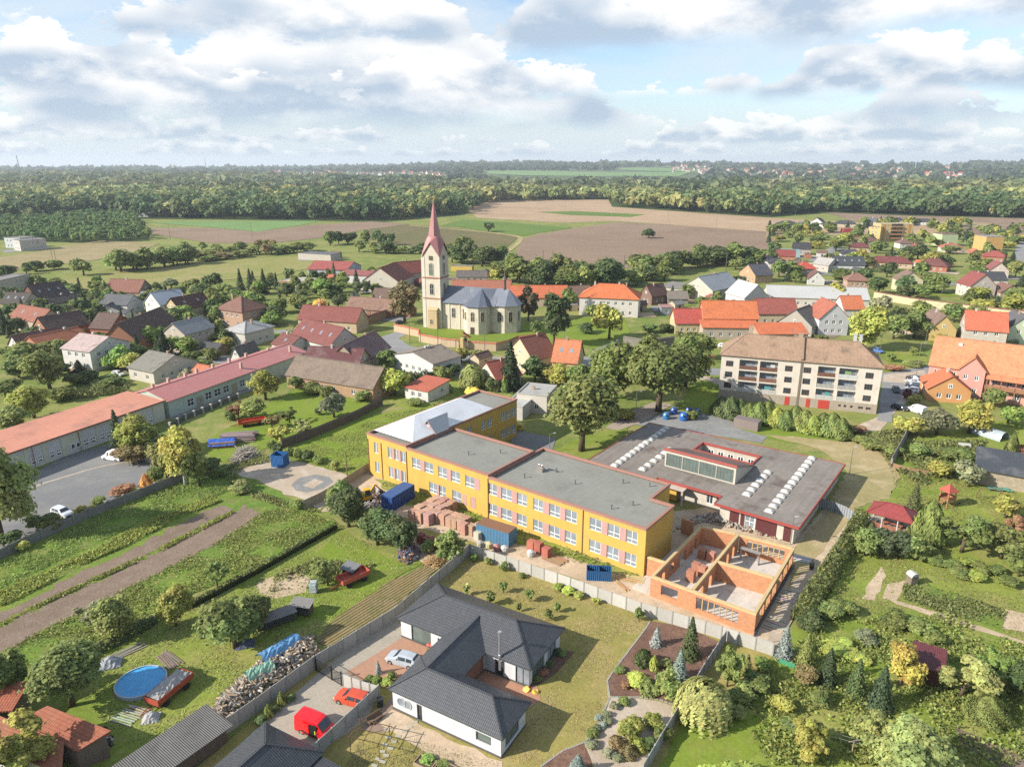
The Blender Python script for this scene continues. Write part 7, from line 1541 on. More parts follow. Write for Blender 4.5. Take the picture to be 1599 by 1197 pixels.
# gate of the bungalow yard
g0,g1 = at(494,1047),at(534,1071);gd = g1 - g0;t = thing('yard_gate','black metal double gate across the bungalow driveway','gate',g0,math.atan2(gd.y,gd.x));L = gd.length
for x in (0,L * .62,L): m = MB();m.box(x - .07,x + .07,-.07,.07,0,2.0);obj('post',m,'paint',t,(.02,.02,.02))
for a,b in ((.08,L * .62 - .08),(L * .62 + .08,L - .08)):
    m = MB();m.box(a,b,-.02,.02,.12,.18);m.box(a,b,-.02,.02,1.7,1.76);n = int((b - a) / .16)
    for k in range(n + 1): x = a + (b - a) * k / n;m.box(x - .012,x + .012,-.015,.015,.18,1.7)
    m.bar((a,0,.15),(b,0,1.72),.03);obj('leaf',m,'paint',t,(.02,.02,.02))
for pts in ([(948,1063),(960,1045),(1008,982),(1015,970)],[(845,1197),(880,1172),(912,1160),(932,1135),(952,1090),(948,1063)],[(953,1089),(998,1089),(1030,1093),(1058,1103)]):
    P = [at(*p) for p in pts];t = thing('stone_edging','pale stone edging ' + ('beside the bark mulch' if pts[0][0] == 948 else 'along the lawn by the rockery' if pts[0][0] == 845 else 'between mulch and sand'),'edging',P[0]);r = random.Random(int(pts[0][0]))
    em = MB();em.box(0,.42,-.09,.09,0,.16);em = em.mesh('stone')
    for i in range(len(P) - 1):
        d = P[i + 1] - P[i];n = int(d.length / .45)
        for k in range(n): obj('stone',em,'stone',t,tuple(c * r.uniform(.8,1.1) for c in C(210,205,190)),P[i] - P[0] + d * (k / n),math.atan2(d.y,d.x) + r.uniform(-.05,.05))
# ------------------------------------------------------------------ vehicles
def loft(m,secs,mi=0):
    """closed sections (lists of equal length) joined into a skin"""
    n = len(secs[0]);o = len(m.v)
    for s in secs: m.v.extend([tuple(q) for q in s])
    for j in range(len(secs) - 1):
        for i in range(n): m.f.append((o + j * n + i,o + j * n + (i + 1) % n,o + (j + 1) * n + (i + 1) % n,o + (j + 1) * n + i));m.m.append(mi)
    m.f.append(tuple(o + i for i in range(n))[::-1]);m.m.append(mi);m.f.append(tuple(o + (len(secs) - 1) * n + i for i in range(n)));m.m.append(mi)
_veh = {}
def veh_meshes(kind):
    if kind in _veh: return _veh[kind]
    # profile rows: (x, sill z, belt z, roof z, belt half width, roof half width), x forward
    if kind == 'car': W_,prof,wx = .86,[(-2.05,.45,.78,.80,.70,.66),(-1.95,.28,.90,.95,.82,.72),(-1.75,.24,.95,1.10,.86,.70),(-1.15,.24,.95,1.44,.87,.62),(-.2,.24,.94,1.49,.87,.62),(.45,.24,.93,1.42,.87,.62),(1.05,.24,.92,.97,.87,.74),(1.75,.25,.80,.84,.84,.74),(2.02,.30,.66,.68,.72,.64),(2.08,.42,.58,.60,.62,.56)],(-1.28,1.3)
    elif kind == 'hatch': W_,prof,wx = .86,[(-2.0,.42,.85,.95,.74,.68),(-1.93,.28,.95,1.20,.83,.66),(-1.65,.24,.96,1.44,.86,.62),(-.8,.24,.96,1.50,.87,.62),(.3,.24,.95,1.46,.87,.62),(1.0,.24,.93,.99,.87,.74),(1.7,.25,.82,.86,.84,.74),(1.95,.30,.68,.70,.72,.64),(2.02,.42,.58,.60,.62,.56)],(-1.25,1.28)
    else: W_,prof,wx = .92,[(-2.25,.40,.95,1.85,.86,.74),(-2.2,.26,1.05,1.98,.92,.80),(-1.2,.24,1.06,2.02,.93,.82),(.3,.24,1.05,2.0,.93,.80),(.75,.24,1.04,1.92,.93,.76),(1.45,.25,1.0,1.10,.92,.80),(2.0,.26,.88,.93,.88,.78),(2.25,.32,.70,.73,.76,.68),(2.3,.42,.6,.62,.66,.6)],(-1.35,1.4)
    B = MB();secs = []
    for x,zs_,zb,zr,wb,wr in prof:
        secs.append([(x,-wb,zs_),(x,wb,zs_),(x,wb * 1.02,(zs_ + zb) / 2),(x,wb,zb),(x,(wb + wr) / 2,(zb + zr) / 2),(x,wr,zr - .03 if zr > zb + .1 else zr),(x,wr * .7,zr + .02),(x,-wr * .7,zr + .02),(x,-wr,zr - .03 if zr > zb + .1 else zr),(x,-(wb + wr) / 2,(zb + zr) / 2),(x,-wb,zb),(x,-wb * 1.02,(zs_ + zb) / 2)])
    loft(B,secs);body = B.mesh('body',False);body.materials.append(MAT['car_paint'])
    G2 = MB();cab = [p for p in prof if p[3] > p[2] + .3]
    for s in (1,-1):                                          # side windows
        for i in range(len(cab) - 1):
            a,b = cab[i],cab[i + 1]
            if kind == 'van' and b[0] < .35: continue
            f = lambda p,k: (p[4] + (p[5] - p[4]) * k) * 1.012 + .012
            xa,xb = a[0] + .06,b[0] - .06
            v = [(xa,s * f(a,.08),a[2] + .05),(xb,s * f(b,.08),b[2] + .05),(xb,s * f(b,.78),b[2] + (b[3] - b[2]) * .82),(xa,s * f(a,.78),a[2] + (a[3] - a[2]) * .82)]
            G2.poly(v if s < 0 else v[::-1])
    i = prof.index(cab[-1]);a,b = prof[i],prof[i + 1]      # windscreen
    def scr(a,b,k0,k1,s=1):
        L_ = lambda k: (a[0] + (b[0] - a[0]) * k,a[3] + (b[3] - a[3]) * k + .035,a[5] + (b[5] - a[5]) * k)
        p,q = L_(k0),L_(k1);v = [(p[0] + .01 * s,-p[2] * .92,p[1]),(p[0] + .01 * s,p[2] * .92,p[1]),(q[0] + .01 * s,q[2] * .95,q[1]),(q[0] + .01 * s,-q[2] * .95,q[1])];G2.poly(v if s < 0 else v[::-1])
    scr(a,b,.10,.92);j = prof.index(cab[0]);
    if kind != 'van': scr(cab[0],prof[j - 1],.08,.85,-1)
    glass = G2.mesh('windows');glass.materials.append(MAT['glass'])
    Wm = MB();Wm.tube((0,-.1,0),(0,.1,0),.32,n=14);tyre = Wm.mesh('wheel');tyre.materials.append(MAT['rubber'])
    Rm = MB();Rm.tube((0,-.108,0),(0,.108,0),.19,n=10);rim = Rm.mesh('rim');rim.materials.append(MAT['metal'])
    Hm = MB();Hm.box(-.05,.04,-.16,.16,-.07,.07);lamp = Hm.mesh('headlight');lamp.materials.append(MAT['plastic'])
    _veh[kind] = (body,glass,tyre,rim,lamp,W_,wx,prof);return _veh[kind]
def vehicle(label,rear,front,kind,col,cat='car',group='cars',s=1.0,sunroof=False):
    a,b = at(*rear),at(*front);d = b - a;c = (a + b) / 2;t = thing('parked_van' if kind == 'van' else 'parked_car',label,cat,c,math.atan2(d.y,d.x),group,s)
    body,glass,tyre,rim,lamp,W_,wx,prof = veh_meshes(kind);obj('body',body,None,t,col);obj('windows',glass,None,t)
    for x in wx:
        for y in (-W_ + .06,W_ - .06):
            w = obj('wheel',tyre,None,t,(.015,.015,.015),(x,y,.32));obj('rim',rim,None,w,(.5,.5,.5))
    for nm,x0,x1,w,z0,z1,mt,c_ in (('grille',prof[-2][0] + .01,prof[-1][0] + .015,.42,.40,.52,'rubber',(.02,.02,.02)),('number_plate',prof[0][0] - .03,prof[0][0] + .02,.26,.55,.67,'paint',(.75,.75,.72)),('bumper',prof[-3][0],prof[-1][0] + .03,.70,.26,.38,'rubber',(.03,.03,.03))):
        m = MB();m.box(x0,x1,-w,w,z0,z1);obj(nm,m,mt,t,c_)
    for y in (-1,1):
        m = MB();xm = [p for p in prof if p[3] > p[2] + .3][-1][0] + .12;m.box(xm - .06,xm + .06,y * (W_ + .02) - .09,y * (W_ + .02) + .09,.98,1.12);obj('mirror',m,'car_paint',t,col)
        m = MB();m.box(-.02,.01,y * (W_ + .012) - .012,y * (W_ + .012) + .012,.32,.92);obj('door_seam',m,'rubber',t,(.02,.02,.02))
    for y in (-.6,.6):
        obj('headlight',lamp,None,t,(.75,.75,.7),(prof[-2][0] + .02,y,.56));obj('tail_light',lamp,None,t,(.4,.02,.02),(prof[1][0] - .04,y,.80))
    return t
vehicle('silver car parked on the red pavers of the bungalow',(649,1040),(610,1029),'hatch',(.36,.39,.43))
vehicle('orange-red car parked behind the black gate',(572,1102),(531,1090),'hatch',(.50,.07,.03))
rv = vehicle('bright red delivery van with open side door',(471,1133),(521,1153),'van',(.62,.012,.018),'van')
m = MB();m.box(-.15,.75,-.97,-.90,.35,1.75);obj('door_opening',m,'rubber',rv,(.012,.012,.012));m = MB();m.box(-1.15,-.2,-1.02,-.97,.35,1.75);obj('sliding_door',m,'car_paint',rv,(.62,.012,.018));m = MB();m.box(.5,.62,-.99,-.972,.75,1.2);obj('yellow_vest',m,'cloth',rv,(.5,.6,.02))
vehicle('white van parked at the upper edge of the car park',(193,719),(163,715),'van',(.72,.73,.74),'van')
vehicle('silver car parked beside the car park wall',(86,800),(111,809),'hatch',(.60,.62,.66))
for lab,ra,fr,k,c_ in (('black car at the top of the angled row beside the mansion',(1440,596),(1413,590),'car',(.03,.03,.035)),('silver car second in the angled row beside the mansion',(1440,601),(1412,596),'car',(.4,.41,.43)),('dark blue car third in the angled row beside the mansion',(1440,607),(1412,602),'hatch',(.03,.04,.07)),('white car last in the angled row beside the mansion',(1437,614),(1410,609),'hatch',(.7,.71,.72)),
    ('dark green car standing end-on right of the flats',(1396,606),(1402,617),'car',(.02,.03,.03)),('dark car at the garage end of the flats',(1393,636),(1417,642),'car',(.025,.03,.04)),('pale car in the drive behind the workshop',(178,585),(193,588),'hatch',(.6,.6,.58)),('silver car on the yard right of the big green tree',(1070,538),(1085,540),'hatch',(.5,.52,.55)),('white car on the yard beside the brown barn door',(1123,542),(1138,543),'hatch',(.72,.72,.7)),('dark car under the lime tree left of the church',(618,506),(632,505),'car',(.04,.04,.05)),('blue car on the road behind the flats',(1366,548),(1376,552),'hatch',(.08,.16,.4)),('white covered trailer in the garden right of the dark cars',(1441,647),(1421,640),'van',(.7,.7,.7))):
    vehicle(lab,ra,fr,k,c_,s=.95)
def trailer(label,p,q,L=4.2,W=1.9,col=(.36,.07,.045),load=False,h=.55,bed=.95):
    a,b = at(*p),at(*q);d = b - a;t = thing('farm_trailer',label,'trailer',a,math.atan2(d.y,d.x),'farm trailers')
    m = MB();m.box(0,L,-W / 2,W / 2,bed - .12,bed);obj('bed',m,'planking',t,tuple(c * 1.1 for c in col))
    for x0,x1,y0,y1 in ((0,L,-W / 2,-W / 2 + .06),(0,L,W / 2 - .06,W / 2),(0,.06,-W / 2 + .06,W / 2 - .06),(L - .06,L,-W / 2 + .06,W / 2 - .06)): m = MB();m.box(x0,x1,y0,y1,bed,bed + h);obj('side_board',m,'paint',t,col)
    for x in (L * .22,L * .78):
        for y in (-W / 2 + .1,W / 2 - .1): m = MB();m.tube((x,y - .11,.42),(x,y + .11,.42),.42,n=14);obj('wheel',m,'rubber',t,(.02,.02,.02))
        m = MB();m.bar((x,-W / 2 + .1,.42),(x,W / 2 - .1,.42),.1);m.box(x - .2,x + .2,-.3,.3,.42,bed - .12);obj('axle',m,'paint',t,(.1,.05,.04))
    m = MB();m.bar((0,.3,.6),(-1.6,0,.5),.08);m.bar((0,-.3,.6),(-1.6,0,.5),.08);obj('drawbar',m,'paint',t,(.2,.06,.04));return t
def lumpy_sheet(name,L,W,hfun,col,mat='cloth',parent=None,nx=16,ny=10,loc=(0,0,0),rz=0,seed=0,flare=0.0):
    r = random.Random(seed);m = MB()
    for i in range(nx + 1):
        for j in range(ny + 1): u,v = i / nx,j / ny;m.v.append((u * L + r.uniform(-.05,.05),(v - .5) * W + r.uniform(-.05,.05),hfun(u,v) + r.uniform(-.09,.09)))
    for i in range(nx):
        for j in range(ny): k = i * (ny + 1) + j;m.f.append((k,k + ny + 1,k + ny + 2,k + 1));m.m.append(0)
    return obj(name,m,mat,parent,col,loc,rz)
trailer('empty red farm trailer standing on the orchard lawn',(531,918),(574,899),4.4,2.0,(.40,.09,.06))
tt = trailer('red farm trailer loaded under a grey plastic sheet by the pool',(238,1109),(287,1068),5.0,2.1,(.34,.07,.04),h=.6)
lumpy_sheet('plastic_sheet',4.7,1.9,lambda u,v: 1.55 + .45 * math.sin(math.pi * u) * math.sin(math.pi * v),C(195,190,186),'cloth',tt,loc=(.15,0,0))
tt = trailer('old red lorry trailer behind the log pile',(372,667),(405,662),6.0,2.2,(.42,.07,.03))
# ------------------------------------------------------------------ building-yard things
def container(label,p,q,L,W,H,col,roofc,rm='corr_steel',cat='container',side=1):
    a,b = at(*p),at(*q);d = b - a;t = thing('shipping_container',label,cat,a,math.atan2(d.y,d.x));s = side
    y0,y1 = (0,W) if s > 0 else (-W,0)
    m = MB();m.wall((0,y0),(L,y0),.12,H);m.wall((L,y0),(L,y1),.12,H);m.wall((L,y1),(0,y1),.12,H);m.wall((0,y1),(0,y0),.12,H);obj('body',m,'corr_steel',t,col)
    m = MB();m.box(-.02,L + .02,y0 - .02,y1 + .02,H,H + .06);obj('roof',m,rm,t,roofc)
    for x in (-.03,L - .1):
        for y in (y0 - .03,y1 - .1): m = MB();m.box(x,x + .13,y,y + .13,0,H + .02);obj('corner_post',m,'paint',t,col)
    m = MB();m.box(-.03,L + .03,y0 - .03,y0 + .08,0,.16);m.box(-.03,L + .03,y1 - .08,y1 + .03,0,.16);obj('bottom_rail',m,'paint',t,tuple(c * .8 for c in col))
    for k in (0,1):
        m = MB();yy = y0 + .14 + k * (W - .2) / 2;m.box(-.07,-.025,yy,yy + W / 2 - .18,.18,H - .06)
        for z in range(2): m.tube((-.1,yy + .25 + z * .45,.2),(-.1,yy + .25 + z * .45,H - .1),.025,n=5)
        obj('door',m,'paint',t,col)
    return t
container('deep blue shipping container beside the brick pallets',(613,799),(650,776),6.1,2.4,2.6,C(36,96,190),C(62,122,200))
container('light blue site container with a rusty brown roof',(744,840),(790,855),6.0,2.4,2.6,C(100,168,214),C(160,110,78),'paint')
def skip(label,p,q,L,W,H,col):
    a,b = at(*p),at(*q);d = b - a;t = thing('open_skip',label,'skip',a,math.atan2(d.y,d.x),'open skips')
    for pts in ([(0,0),(L,0)],[(L,0),(L,W)],[(L,W),(0,W)],[(0,W),(0,0)]): m = MB();m.bar((*pts[0],H / 2 + .06),(*pts[1],H / 2 + .06),.07,H);obj('side',m,'corr_steel',t,col)
    m = MB();m.box(.04,L - .04,.04,W - .04,.06,.14);obj('floor',m,'paint',t,tuple(c * .5 for c in col));m = MB()
    for x0,x1,y0,y1 in ((-.05,L + .05,-.06,.04),(-.05,L + .05,W - .04,W + .06),(-.06,.04,.04,W - .04),(L - .04,L + .06,.04,W - .04)): m.box(x0,x1,y0,y1,H + .04,H + .13)
    obj('rim',m,'paint',t,tuple(c * .8 for c in col))
skip('tall open blue skip on the gravel site',(424,729),(445,731),2.6,2.2,2.4,C(30,130,215));skip('blue skip in front of the school, left half of the pair',(916,906),(934,907),1.75,1.6,1.45,C(28,120,190));skip('blue skip in front of the school, right half of the pair',(935,907),(953,908),1.75,1.6,1.45,C(28,118,185))
pb = MB()
for y in (.04,.5,.96): pb.box(0,1.15,y - .05,y + .05,0,.1)
pb.box(0,1.15,0,1.0,.1,.14);pbm = pb.mesh('pallet_base');ps = MB()
for j in range(6): ps.box(.02 + .004 * (j % 2),1.13 - .004 * (j % 2),.02,.98,.14 + j * .25,.14 + j * .25 + .236)
psm = ps.mesh('brick_stack');npal = [0];rp = random.Random(4)
def pallet(pos,label,rz=SA,col=C(234,180,158),s=1.0):
    npal[0] += 1;t = thing('brick_pallet',label,'pallet',pos,rz + rp.uniform(-.05,.05),'pallets of bricks',(s,s,s * rp.uniform(.9,1.05)));v = rp.uniform(.85,1.1)
    obj('pallet_base',pbm,'wood',t,C(190,160,120));obj('brick_stack',psm,'hollow_block',t,(col[0] * v,col[1] * v * rp.uniform(.9,1.1),col[2] * v * rp.uniform(.85,1.1)))
ordw = ('nearest','second','third','fourth','fifth');colw = ('left','middle','right')
for ci,(x,y) in enumerate(((637,812),(648,815),(660,818))):
    for k in range(5): pallet(at(x,y) + SN * (1.45 * k),f'pink brick pallet, {ordw[k]} in the {colw[ci]} row beside the blue container',s=1.25)
for i,(x,y) in enumerate(((674,815),(684,818),(695,821),(703,824),(712,827))):
    for k in range(2): pallet(at(x,y) + SN * (1.35 * k),f'pink brick pallet, {ordw[i] if i else "first"} from left in the {"front" if k == 0 else "back"} short row',s=1.15)
for i,(x,y) in enumerate(((716,833),(728,834),(739,834))): pallet(at(x,y),f'brick pallet, {("first", "second", "third")[i]} of the three beside the light blue container',s=1.15)
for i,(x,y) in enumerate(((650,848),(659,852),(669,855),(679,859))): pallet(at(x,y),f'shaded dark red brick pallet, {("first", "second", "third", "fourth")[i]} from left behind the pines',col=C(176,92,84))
for i,(x,y) in enumerate(((822,858),(833,862),(845,869))): pallet(at(x,y),f'red brick pallet, {("first", "second", "third")[i]} from left against the school wall',col=C(222,120,98),s=1.05)
for i,(x,y) in enumerate(((1088,873),(1102,877),(1078,896),(1070,908),(1088,900))): pallet(at(x,y) + Vector((0,0,.17)),('left brick pallet at the back of the shell floor','right brick pallet at the back of the shell floor','brick pallet in the middle of the shell floor','brick pallet near the front wall of the shell','red brick pallet by the inner doorway of the shell')[i],col=C(228,150,124))
pallet(at(739,843),'white wrapped pallet at the corner of the light blue container',col=C(232,226,220),s=.95)
def bag(label,p,col,s=1.0,z=0.0):
    t = at(*p);m = MB();n = 10
    rings = [(.42,0),(.52,.15),(.54,.5),(.5,.8),(.3,.92),(.12,1.0)];r = random.Random(int(p[0] * 3 + p[1]))
    for (rr_,z_) in rings:
        for i in range(n): a = 2 * math.pi * i / n;e2 = rr_ * (1 + r.uniform(-.08,.08));m.v.append((e2 * math.cos(a),e2 * math.sin(a),z_ + r.uniform(-.03,.03)))
    for j in range(len(rings) - 1):
        for i in range(n): m.f.append((j * n + i,j * n + (i + 1) % n,(j + 1) * n + (i + 1) % n,(j + 1) * n + i));m.m.append(0)
    m.f.append(tuple(range((len(rings) - 1) * n,len(rings) * n)));m.m.append(0)
    o = obj('bulk_bag',m,'cloth',None,col,(t.x,t.y,z),r.random(),s);tag(o,label,'bag','bulk bags on the building yard')
for lab,p,c_ in (('white bulk bag with red print right of the light blue container front',(788,861),C(235,228,222)),('red and white bulk bag before the light blue container',(776,859),C(225,150,140)),('yellowish bulk bag before the light blue container',(764,855),C(226,214,160)),('low grey bag before the light blue container',(750,853),C(196,192,176)),('grey bulk bag left of the deep blue container',(592,771),C(190,188,184)),('tall grey bulk bag near the school corner',(582,768),C(175,172,168)),('white barrel-shaped bag left of the school drainpipe',(607,776),C(226,222,215)),('white sack behind the deep blue container',(600,790),C(230,226,220)),('small white sack beside the school-wall pallets',(829,868),C(232,230,224))): bag(lab,p,c_,1.1)
# mini excavator
t = thing('mini_excavator','yellow mini excavator at the left corner of the school','excavator',at(571,782),.5);YX = (.62,.33,.01)
for y in (-.75,.75): m = MB();m.box(-1.0,1.0,y - .2,y + .2,.08,.5);m.tube((-1,y - .2,.29),(-1,y + .2,.29),.21,n=10);m.tube((1,y - .2,.29),(1,y + .2,.29),.21,n=10);obj('track',m,'rubber',t,(.02,.02,.02))
m = MB();m.box(-1.0,.9,-.8,.8,.55,1.15);m.box(-1.15,-.3,-.75,.75,1.15,1.45);obj('body',m,'paint',t,YX);m = MB();m.box(-.25,.75,-.7,.15,1.15,2.3);obj('cab',m,'glass',t);m = MB();m.box(-.32,.82,-.77,.22,2.3,2.4);obj('cab_roof',m,'paint',t,YX)
m = MB();m.bar((.8,.4,1.0),(2.0,.4,2.6),.24,.3);m.bar((2.0,.4,2.6),(3.0,.4,1.3),.2,.24);obj('boom',m,'paint',t,YX);m = MB();m.box(2.75,3.3,.1,.7,.7,1.25);obj('bucket',m,'metal',t,(.06,.06,.06))
# loose heaps: real pieces, too many to count
def heap(name,label,cat,poly,n,size,cols,hmax,seed,kind='chunk',mat='debris',edge=1.2):
    """pile of broken pieces over a surveyed outline, higher in the middle"""
    r = random.Random(seed);P = [at(*q) for q in poly];xs,ys = [p.x for p in P],[p.y for p in P];o = P[0];per = {}
    A = np.array([[p.x,p.y] for p in P]);k = 0
    while k < n:
        x,y = r.uniform(min(xs),max(xs)),r.uniform(min(ys),max(ys))
        if not inside(A,np.array([[x,y]]))[0]: continue
        de = min(_dseg(x,y,P[i],P[(i + 1) % len(P)]) for i in range(len(P)));z = hmax * min(1,de / edge) ** .7 * r.random() ** .3;k += 1
        m = per.setdefault(r.randrange(len(cols)),MB());s = size * r.uniform(.5,1.4);a,b = r.uniform(0,6.28),r.uniform(-.5,.5)
        d = Vector((math.cos(a) * math.cos(b),math.sin(a) * math.cos(b),math.sin(b)));c = Vector((x,y,z + s * .3))
        if kind == 'log': m.tube(c - d * s * 1.6,c + d * s * 1.6,s * .38,n=6)
        elif kind == 'stick': m.bar(c - d * s * 3,c + d * s * 3,s * .35,s * .12)
        else: m.bar(c - d * s * .5,c + d * s * .5,s * r.uniform(.5,1),s * r.uniform(.3,.8))
    t = thing(name,label,cat,(0,0,0))
    for ci,m in per.items(): stuff(obj('pieces',m,mat,t,cols[ci]))
    return t
def _dseg(x,y,a,b):
    d = b - a;L = d.x * d.x + d.y * d.y;u = max(0,min(1,((x - a.x) * d.x + (y - a.y) * d.y) / L));return math.hypot(x - a.x - u * d.x,y - a.y - u * d.y)
WOODS = [C(216,190,156),C(196,168,136),C(170,146,120),C(210,196,176),C(166,160,152),C(226,222,216),C(130,124,118)]
fw = heap('firewood_heap','long heap of split firewood along the concrete fence','firewood',[(490,995),(500,1022),(440,1068),(385,1105),(330,1145),(322,1130),(345,1090),(390,1050),(430,1010)],1250,.25,WOODS,1.3,61,'log','wood',1.6)
heap('wood_chips','orange wood-chip pile at the lower end of the firewood','wood chips',[(322,1130),(345,1120),(362,1135),(335,1150),(300,1142),(295,1130)],350,.16,[C(226,170,100),C(205,150,90),C(190,140,95)],.6,62,'chunk','wood',.9)
p0 = at(408,1044);lumpy_sheet('blue_tarpaulin',5.2,2.2,lambda u,v: 2.0 - 1.3 * (2 * v - 1) ** 2 * .6 - .1 * u,C(110,178,232),'cloth',None,loc=(p0.x,p0.y,0),rz=math.radians(52),seed=3);tag(bpy.data.objects['blue_tarpaulin'],'light blue tarpaulin over the upper end of the firewood','tarpaulin')
p0 = at(385,1072);lumpy_sheet('green_tarpaulin',3.2,1.9,lambda u,v: 1.95 - 1.3 * (2 * v - 1) ** 2 * .6,C(150,205,175),'cloth',None,loc=(p0.x,p0.y,0),rz=math.radians(40),seed=4);tag(bpy.data.objects['green_tarpaulin'],'mint green tarpaulin over the middle of the firewood','tarpaulin')
heap('scrap_heap','mixed metal scrap heap at the edge of the orchard','scrap',[(621,862),(640,852),(656,858),(655,872),(636,882),(622,876)],420,.26,[C(120,115,118),C(190,190,195),C(150,95,70),C(90,130,180),C(200,130,110)],1.7,63,'chunk','debris',1.5)
heap('straw_heap','orange straw heap beside the plot fence corner','straw',[(660,882),(670,870),(688,868),(696,876),(680,888)],420,.16,[C(222,176,110),C(205,158,95),C(232,196,130)],.7,64,'stick','wood',1.2)
heap('rubble','rubble and broken bricks in front of the pavilion','rubble',[(1050,830),(1090,806),(1125,800),(1200,822),(1245,838),(1238,848),(1160,830),(1100,815)],700,.34,[C(205,190,170),C(190,150,125),C(160,150,140),C(215,205,190)],.6,65,'chunk','debris',1.0)
heap('site_debris','building debris scattered left of the deep blue container','debris',[(540,790),(570,770),(600,768),(606,795),(580,800),(560,798)],260,.3,[C(190,185,178),C(110,105,100),C(205,120,90),C(220,215,205),C(60,60,65)],.5,66,'chunk','debris',.8)
heap('stone_heap','pale heap of planks and stones beside the gravel site','stones',[(362,722),(372,704),(392,700),(398,712),(378,726)],240,.4,[C(205,192,172),C(180,168,150),C(220,210,195)],.9,67,'stick','stone',1.2)
heap('garden_clutter','clutter of pots and boards beside the red garden building','clutter',[(140,1150),(165,1135),(178,1160),(160,1180)],130,.3,[C(70,65,60),C(190,120,70),C(200,200,195)],.6,68,'chunk','debris',.7)
# timber boards on the ground
def boards(label,p,n,L,col,rz,w=.2,gap=.26,z=.12,group='boards on the ground'):
    t = thing('board_stack',label,'boards',at(*p),rz,group);r = random.Random(int(p[0]));m = MB();m.box(-L / 2,L / 2,-w / 2,w / 2,0,.05);me = m.mesh('board')
    for i in range(n): obj('board',me,'wood',t,tuple(c * r.uniform(.8,1.1) for c in col),(r.uniform(-.25,.25),(i - n / 2) * gap,z + .055 * (i % 2)),r.uniform(-.06,.06))
boards('fresh yellow planks beside the corner of the school',(985,903),7,4.0,C(240,205,130),SA + .3);boards('single planks below the fresh yellow planks',(972,915),3,2.6,C(230,190,120),SA - .5);boards('light planks by the foot of the school wall',(712,812),5,5.5,C(236,206,150),SA);boards('brown planks and slabs beside the school-wall pallets',(868,874),6,3.4,C(205,150,110),SA,.3,.34)
boards('pale boards lying by the white flagstones of the brick shell',(1226,930),8,2.8,C(225,212,185),SA + .1,.3,.5);boards('pale boards lower down the shell track',(1212,975),6,2.4,C(222,208,182),SA,.3,.5);boards('white slabs beside the black barrel',(1250,872),5,3.0,C(235,230,222),SA + .2,.3,.36)
boards('weathered boards lying on the lawn above the pool',(266,1030),7,3.6,C(165,145,130),math.radians(-40),.2,.24);boards('white pallet boards beside the loaded trailer',(205,1116),9,2.8,C(214,208,196),math.radians(-20),.14,.3);boards('grey boards behind the pool garden',(196,1018),5,4.2,C(176,164,150),math.radians(48),.2,.3)
m = MB();m.tube((0,0,0),(0,0,1.1),.32,n=14);b_ = at(1267,888);tag(obj('barrel',m,'plastic',None,(.015,.02,.02),b_),'black barrel on the track right of the brick shell','barrel')
# logs by the shop garden
t = thing('log_pile','pile of long grey logs in the garden below the shop row','logs',at(360,688),math.radians(8));r = random.Random(9);lm = MB();lm.tube((-3.4,0,0),(3.4,0,0),.19,.15,7);lme = lm.mesh('log')
for row,nn in enumerate((13,12,10,8)):
    for i in range(nn): obj('log',lme,'bark',t,tuple(c * r.uniform(.7,1.15) for c in C(170,155,145)),(1.6 + r.uniform(-.5,.5),1.0 + (i - nn / 2) * .37,.2 + row * .31),r.uniform(-.04,.04))
t2 = thing('covered_firewood','stacked firewood under a bright blue sheet','firewood',at(348,696),math.radians(12));m = MB();m.box(-2.4,2.6,-1.3,1.3,0,1.2);obj('stack',m,'stone',t2,C(196,150,120));lumpy_sheet('cover',5.4,3.2,lambda u,v: 1.75 - 1.1 * abs(2 * v - 1),C(38,110,225),'cloth',t2,12,8,(-2.7,0,0))
# pool
pc = at(221,1068);t = thing('swimming_pool','round above-ground pool with bright blue water','pool',pc);m = MB();n = 40;R1 = 2.75
for i in range(n):
    a0,a1 = 2 * math.pi * i / n,2 * math.pi * (i + 1) / n
    for ra,rb,za,zb in ((R1,R1,0,.5),(R1,R1 - .16,.5,.52),(R1 - .16,R1 - .16,.52,.1)): m.poly([(ra * math.cos(a0),ra * math.sin(a0),za),(ra * math.cos(a1),ra * math.sin(a1),za),(rb * math.cos(a1),rb * math.sin(a1),zb),(rb * math.cos(a0),rb * math.sin(a0),zb)])
obj('pool_wall',m,'plastic',t,C(205,222,235));m = MB();m.add([((R1 - .17) * math.cos(2 * math.pi * i / n),(R1 - .17) * math.sin(2 * math.pi * i / n),.40) for i in range(n)],[tuple(range(n))])
nt,b = new_mat('pool_water');wv = noise(nt,coords(nt,True),1.4,4.0);nt.links.new(mixc(nt,wv,(.02,.22,.52),(.10,.42,.70)),b.inputs['Base Color']);b.inputs['Roughness'].default_value = .06;b.inputs['Specular IOR Level'].default_value = .5;bump(nt,b,wv,.15,.1)
obj('water',m,'pool_water',t)
m = MB();m.bar((R1 + .1,.3,0),(R1 - .3,.3,1.1),.06);m.bar((R1 + .1,-.2,0),(R1 - .3,-.2,1.1),.06);obj('ladder',m,'metal',t,(.6,.6,.6))
sh = lumpy_sheet('grey_sheet',2.6,2.2,lambda u,v: .15 + .9 * math.sin(math.pi * u) * math.sin(math.pi * v),C(186,192,200),'cloth',None,12,12,at(152,1042),.4,6);tag(sh,'crumpled grey sheet over a heap left of the pool','sheet')
sh = lumpy_sheet('white_sheet',1.8,1.6,lambda u,v: .1 + .8 * math.sin(math.pi * u) * math.sin(math.pi * v),C(205,205,205),'cloth',None,10,10,at(222,1124),.2,7);tag(sh,'dark and white plastic bundle beside the pallet boards','sheet')
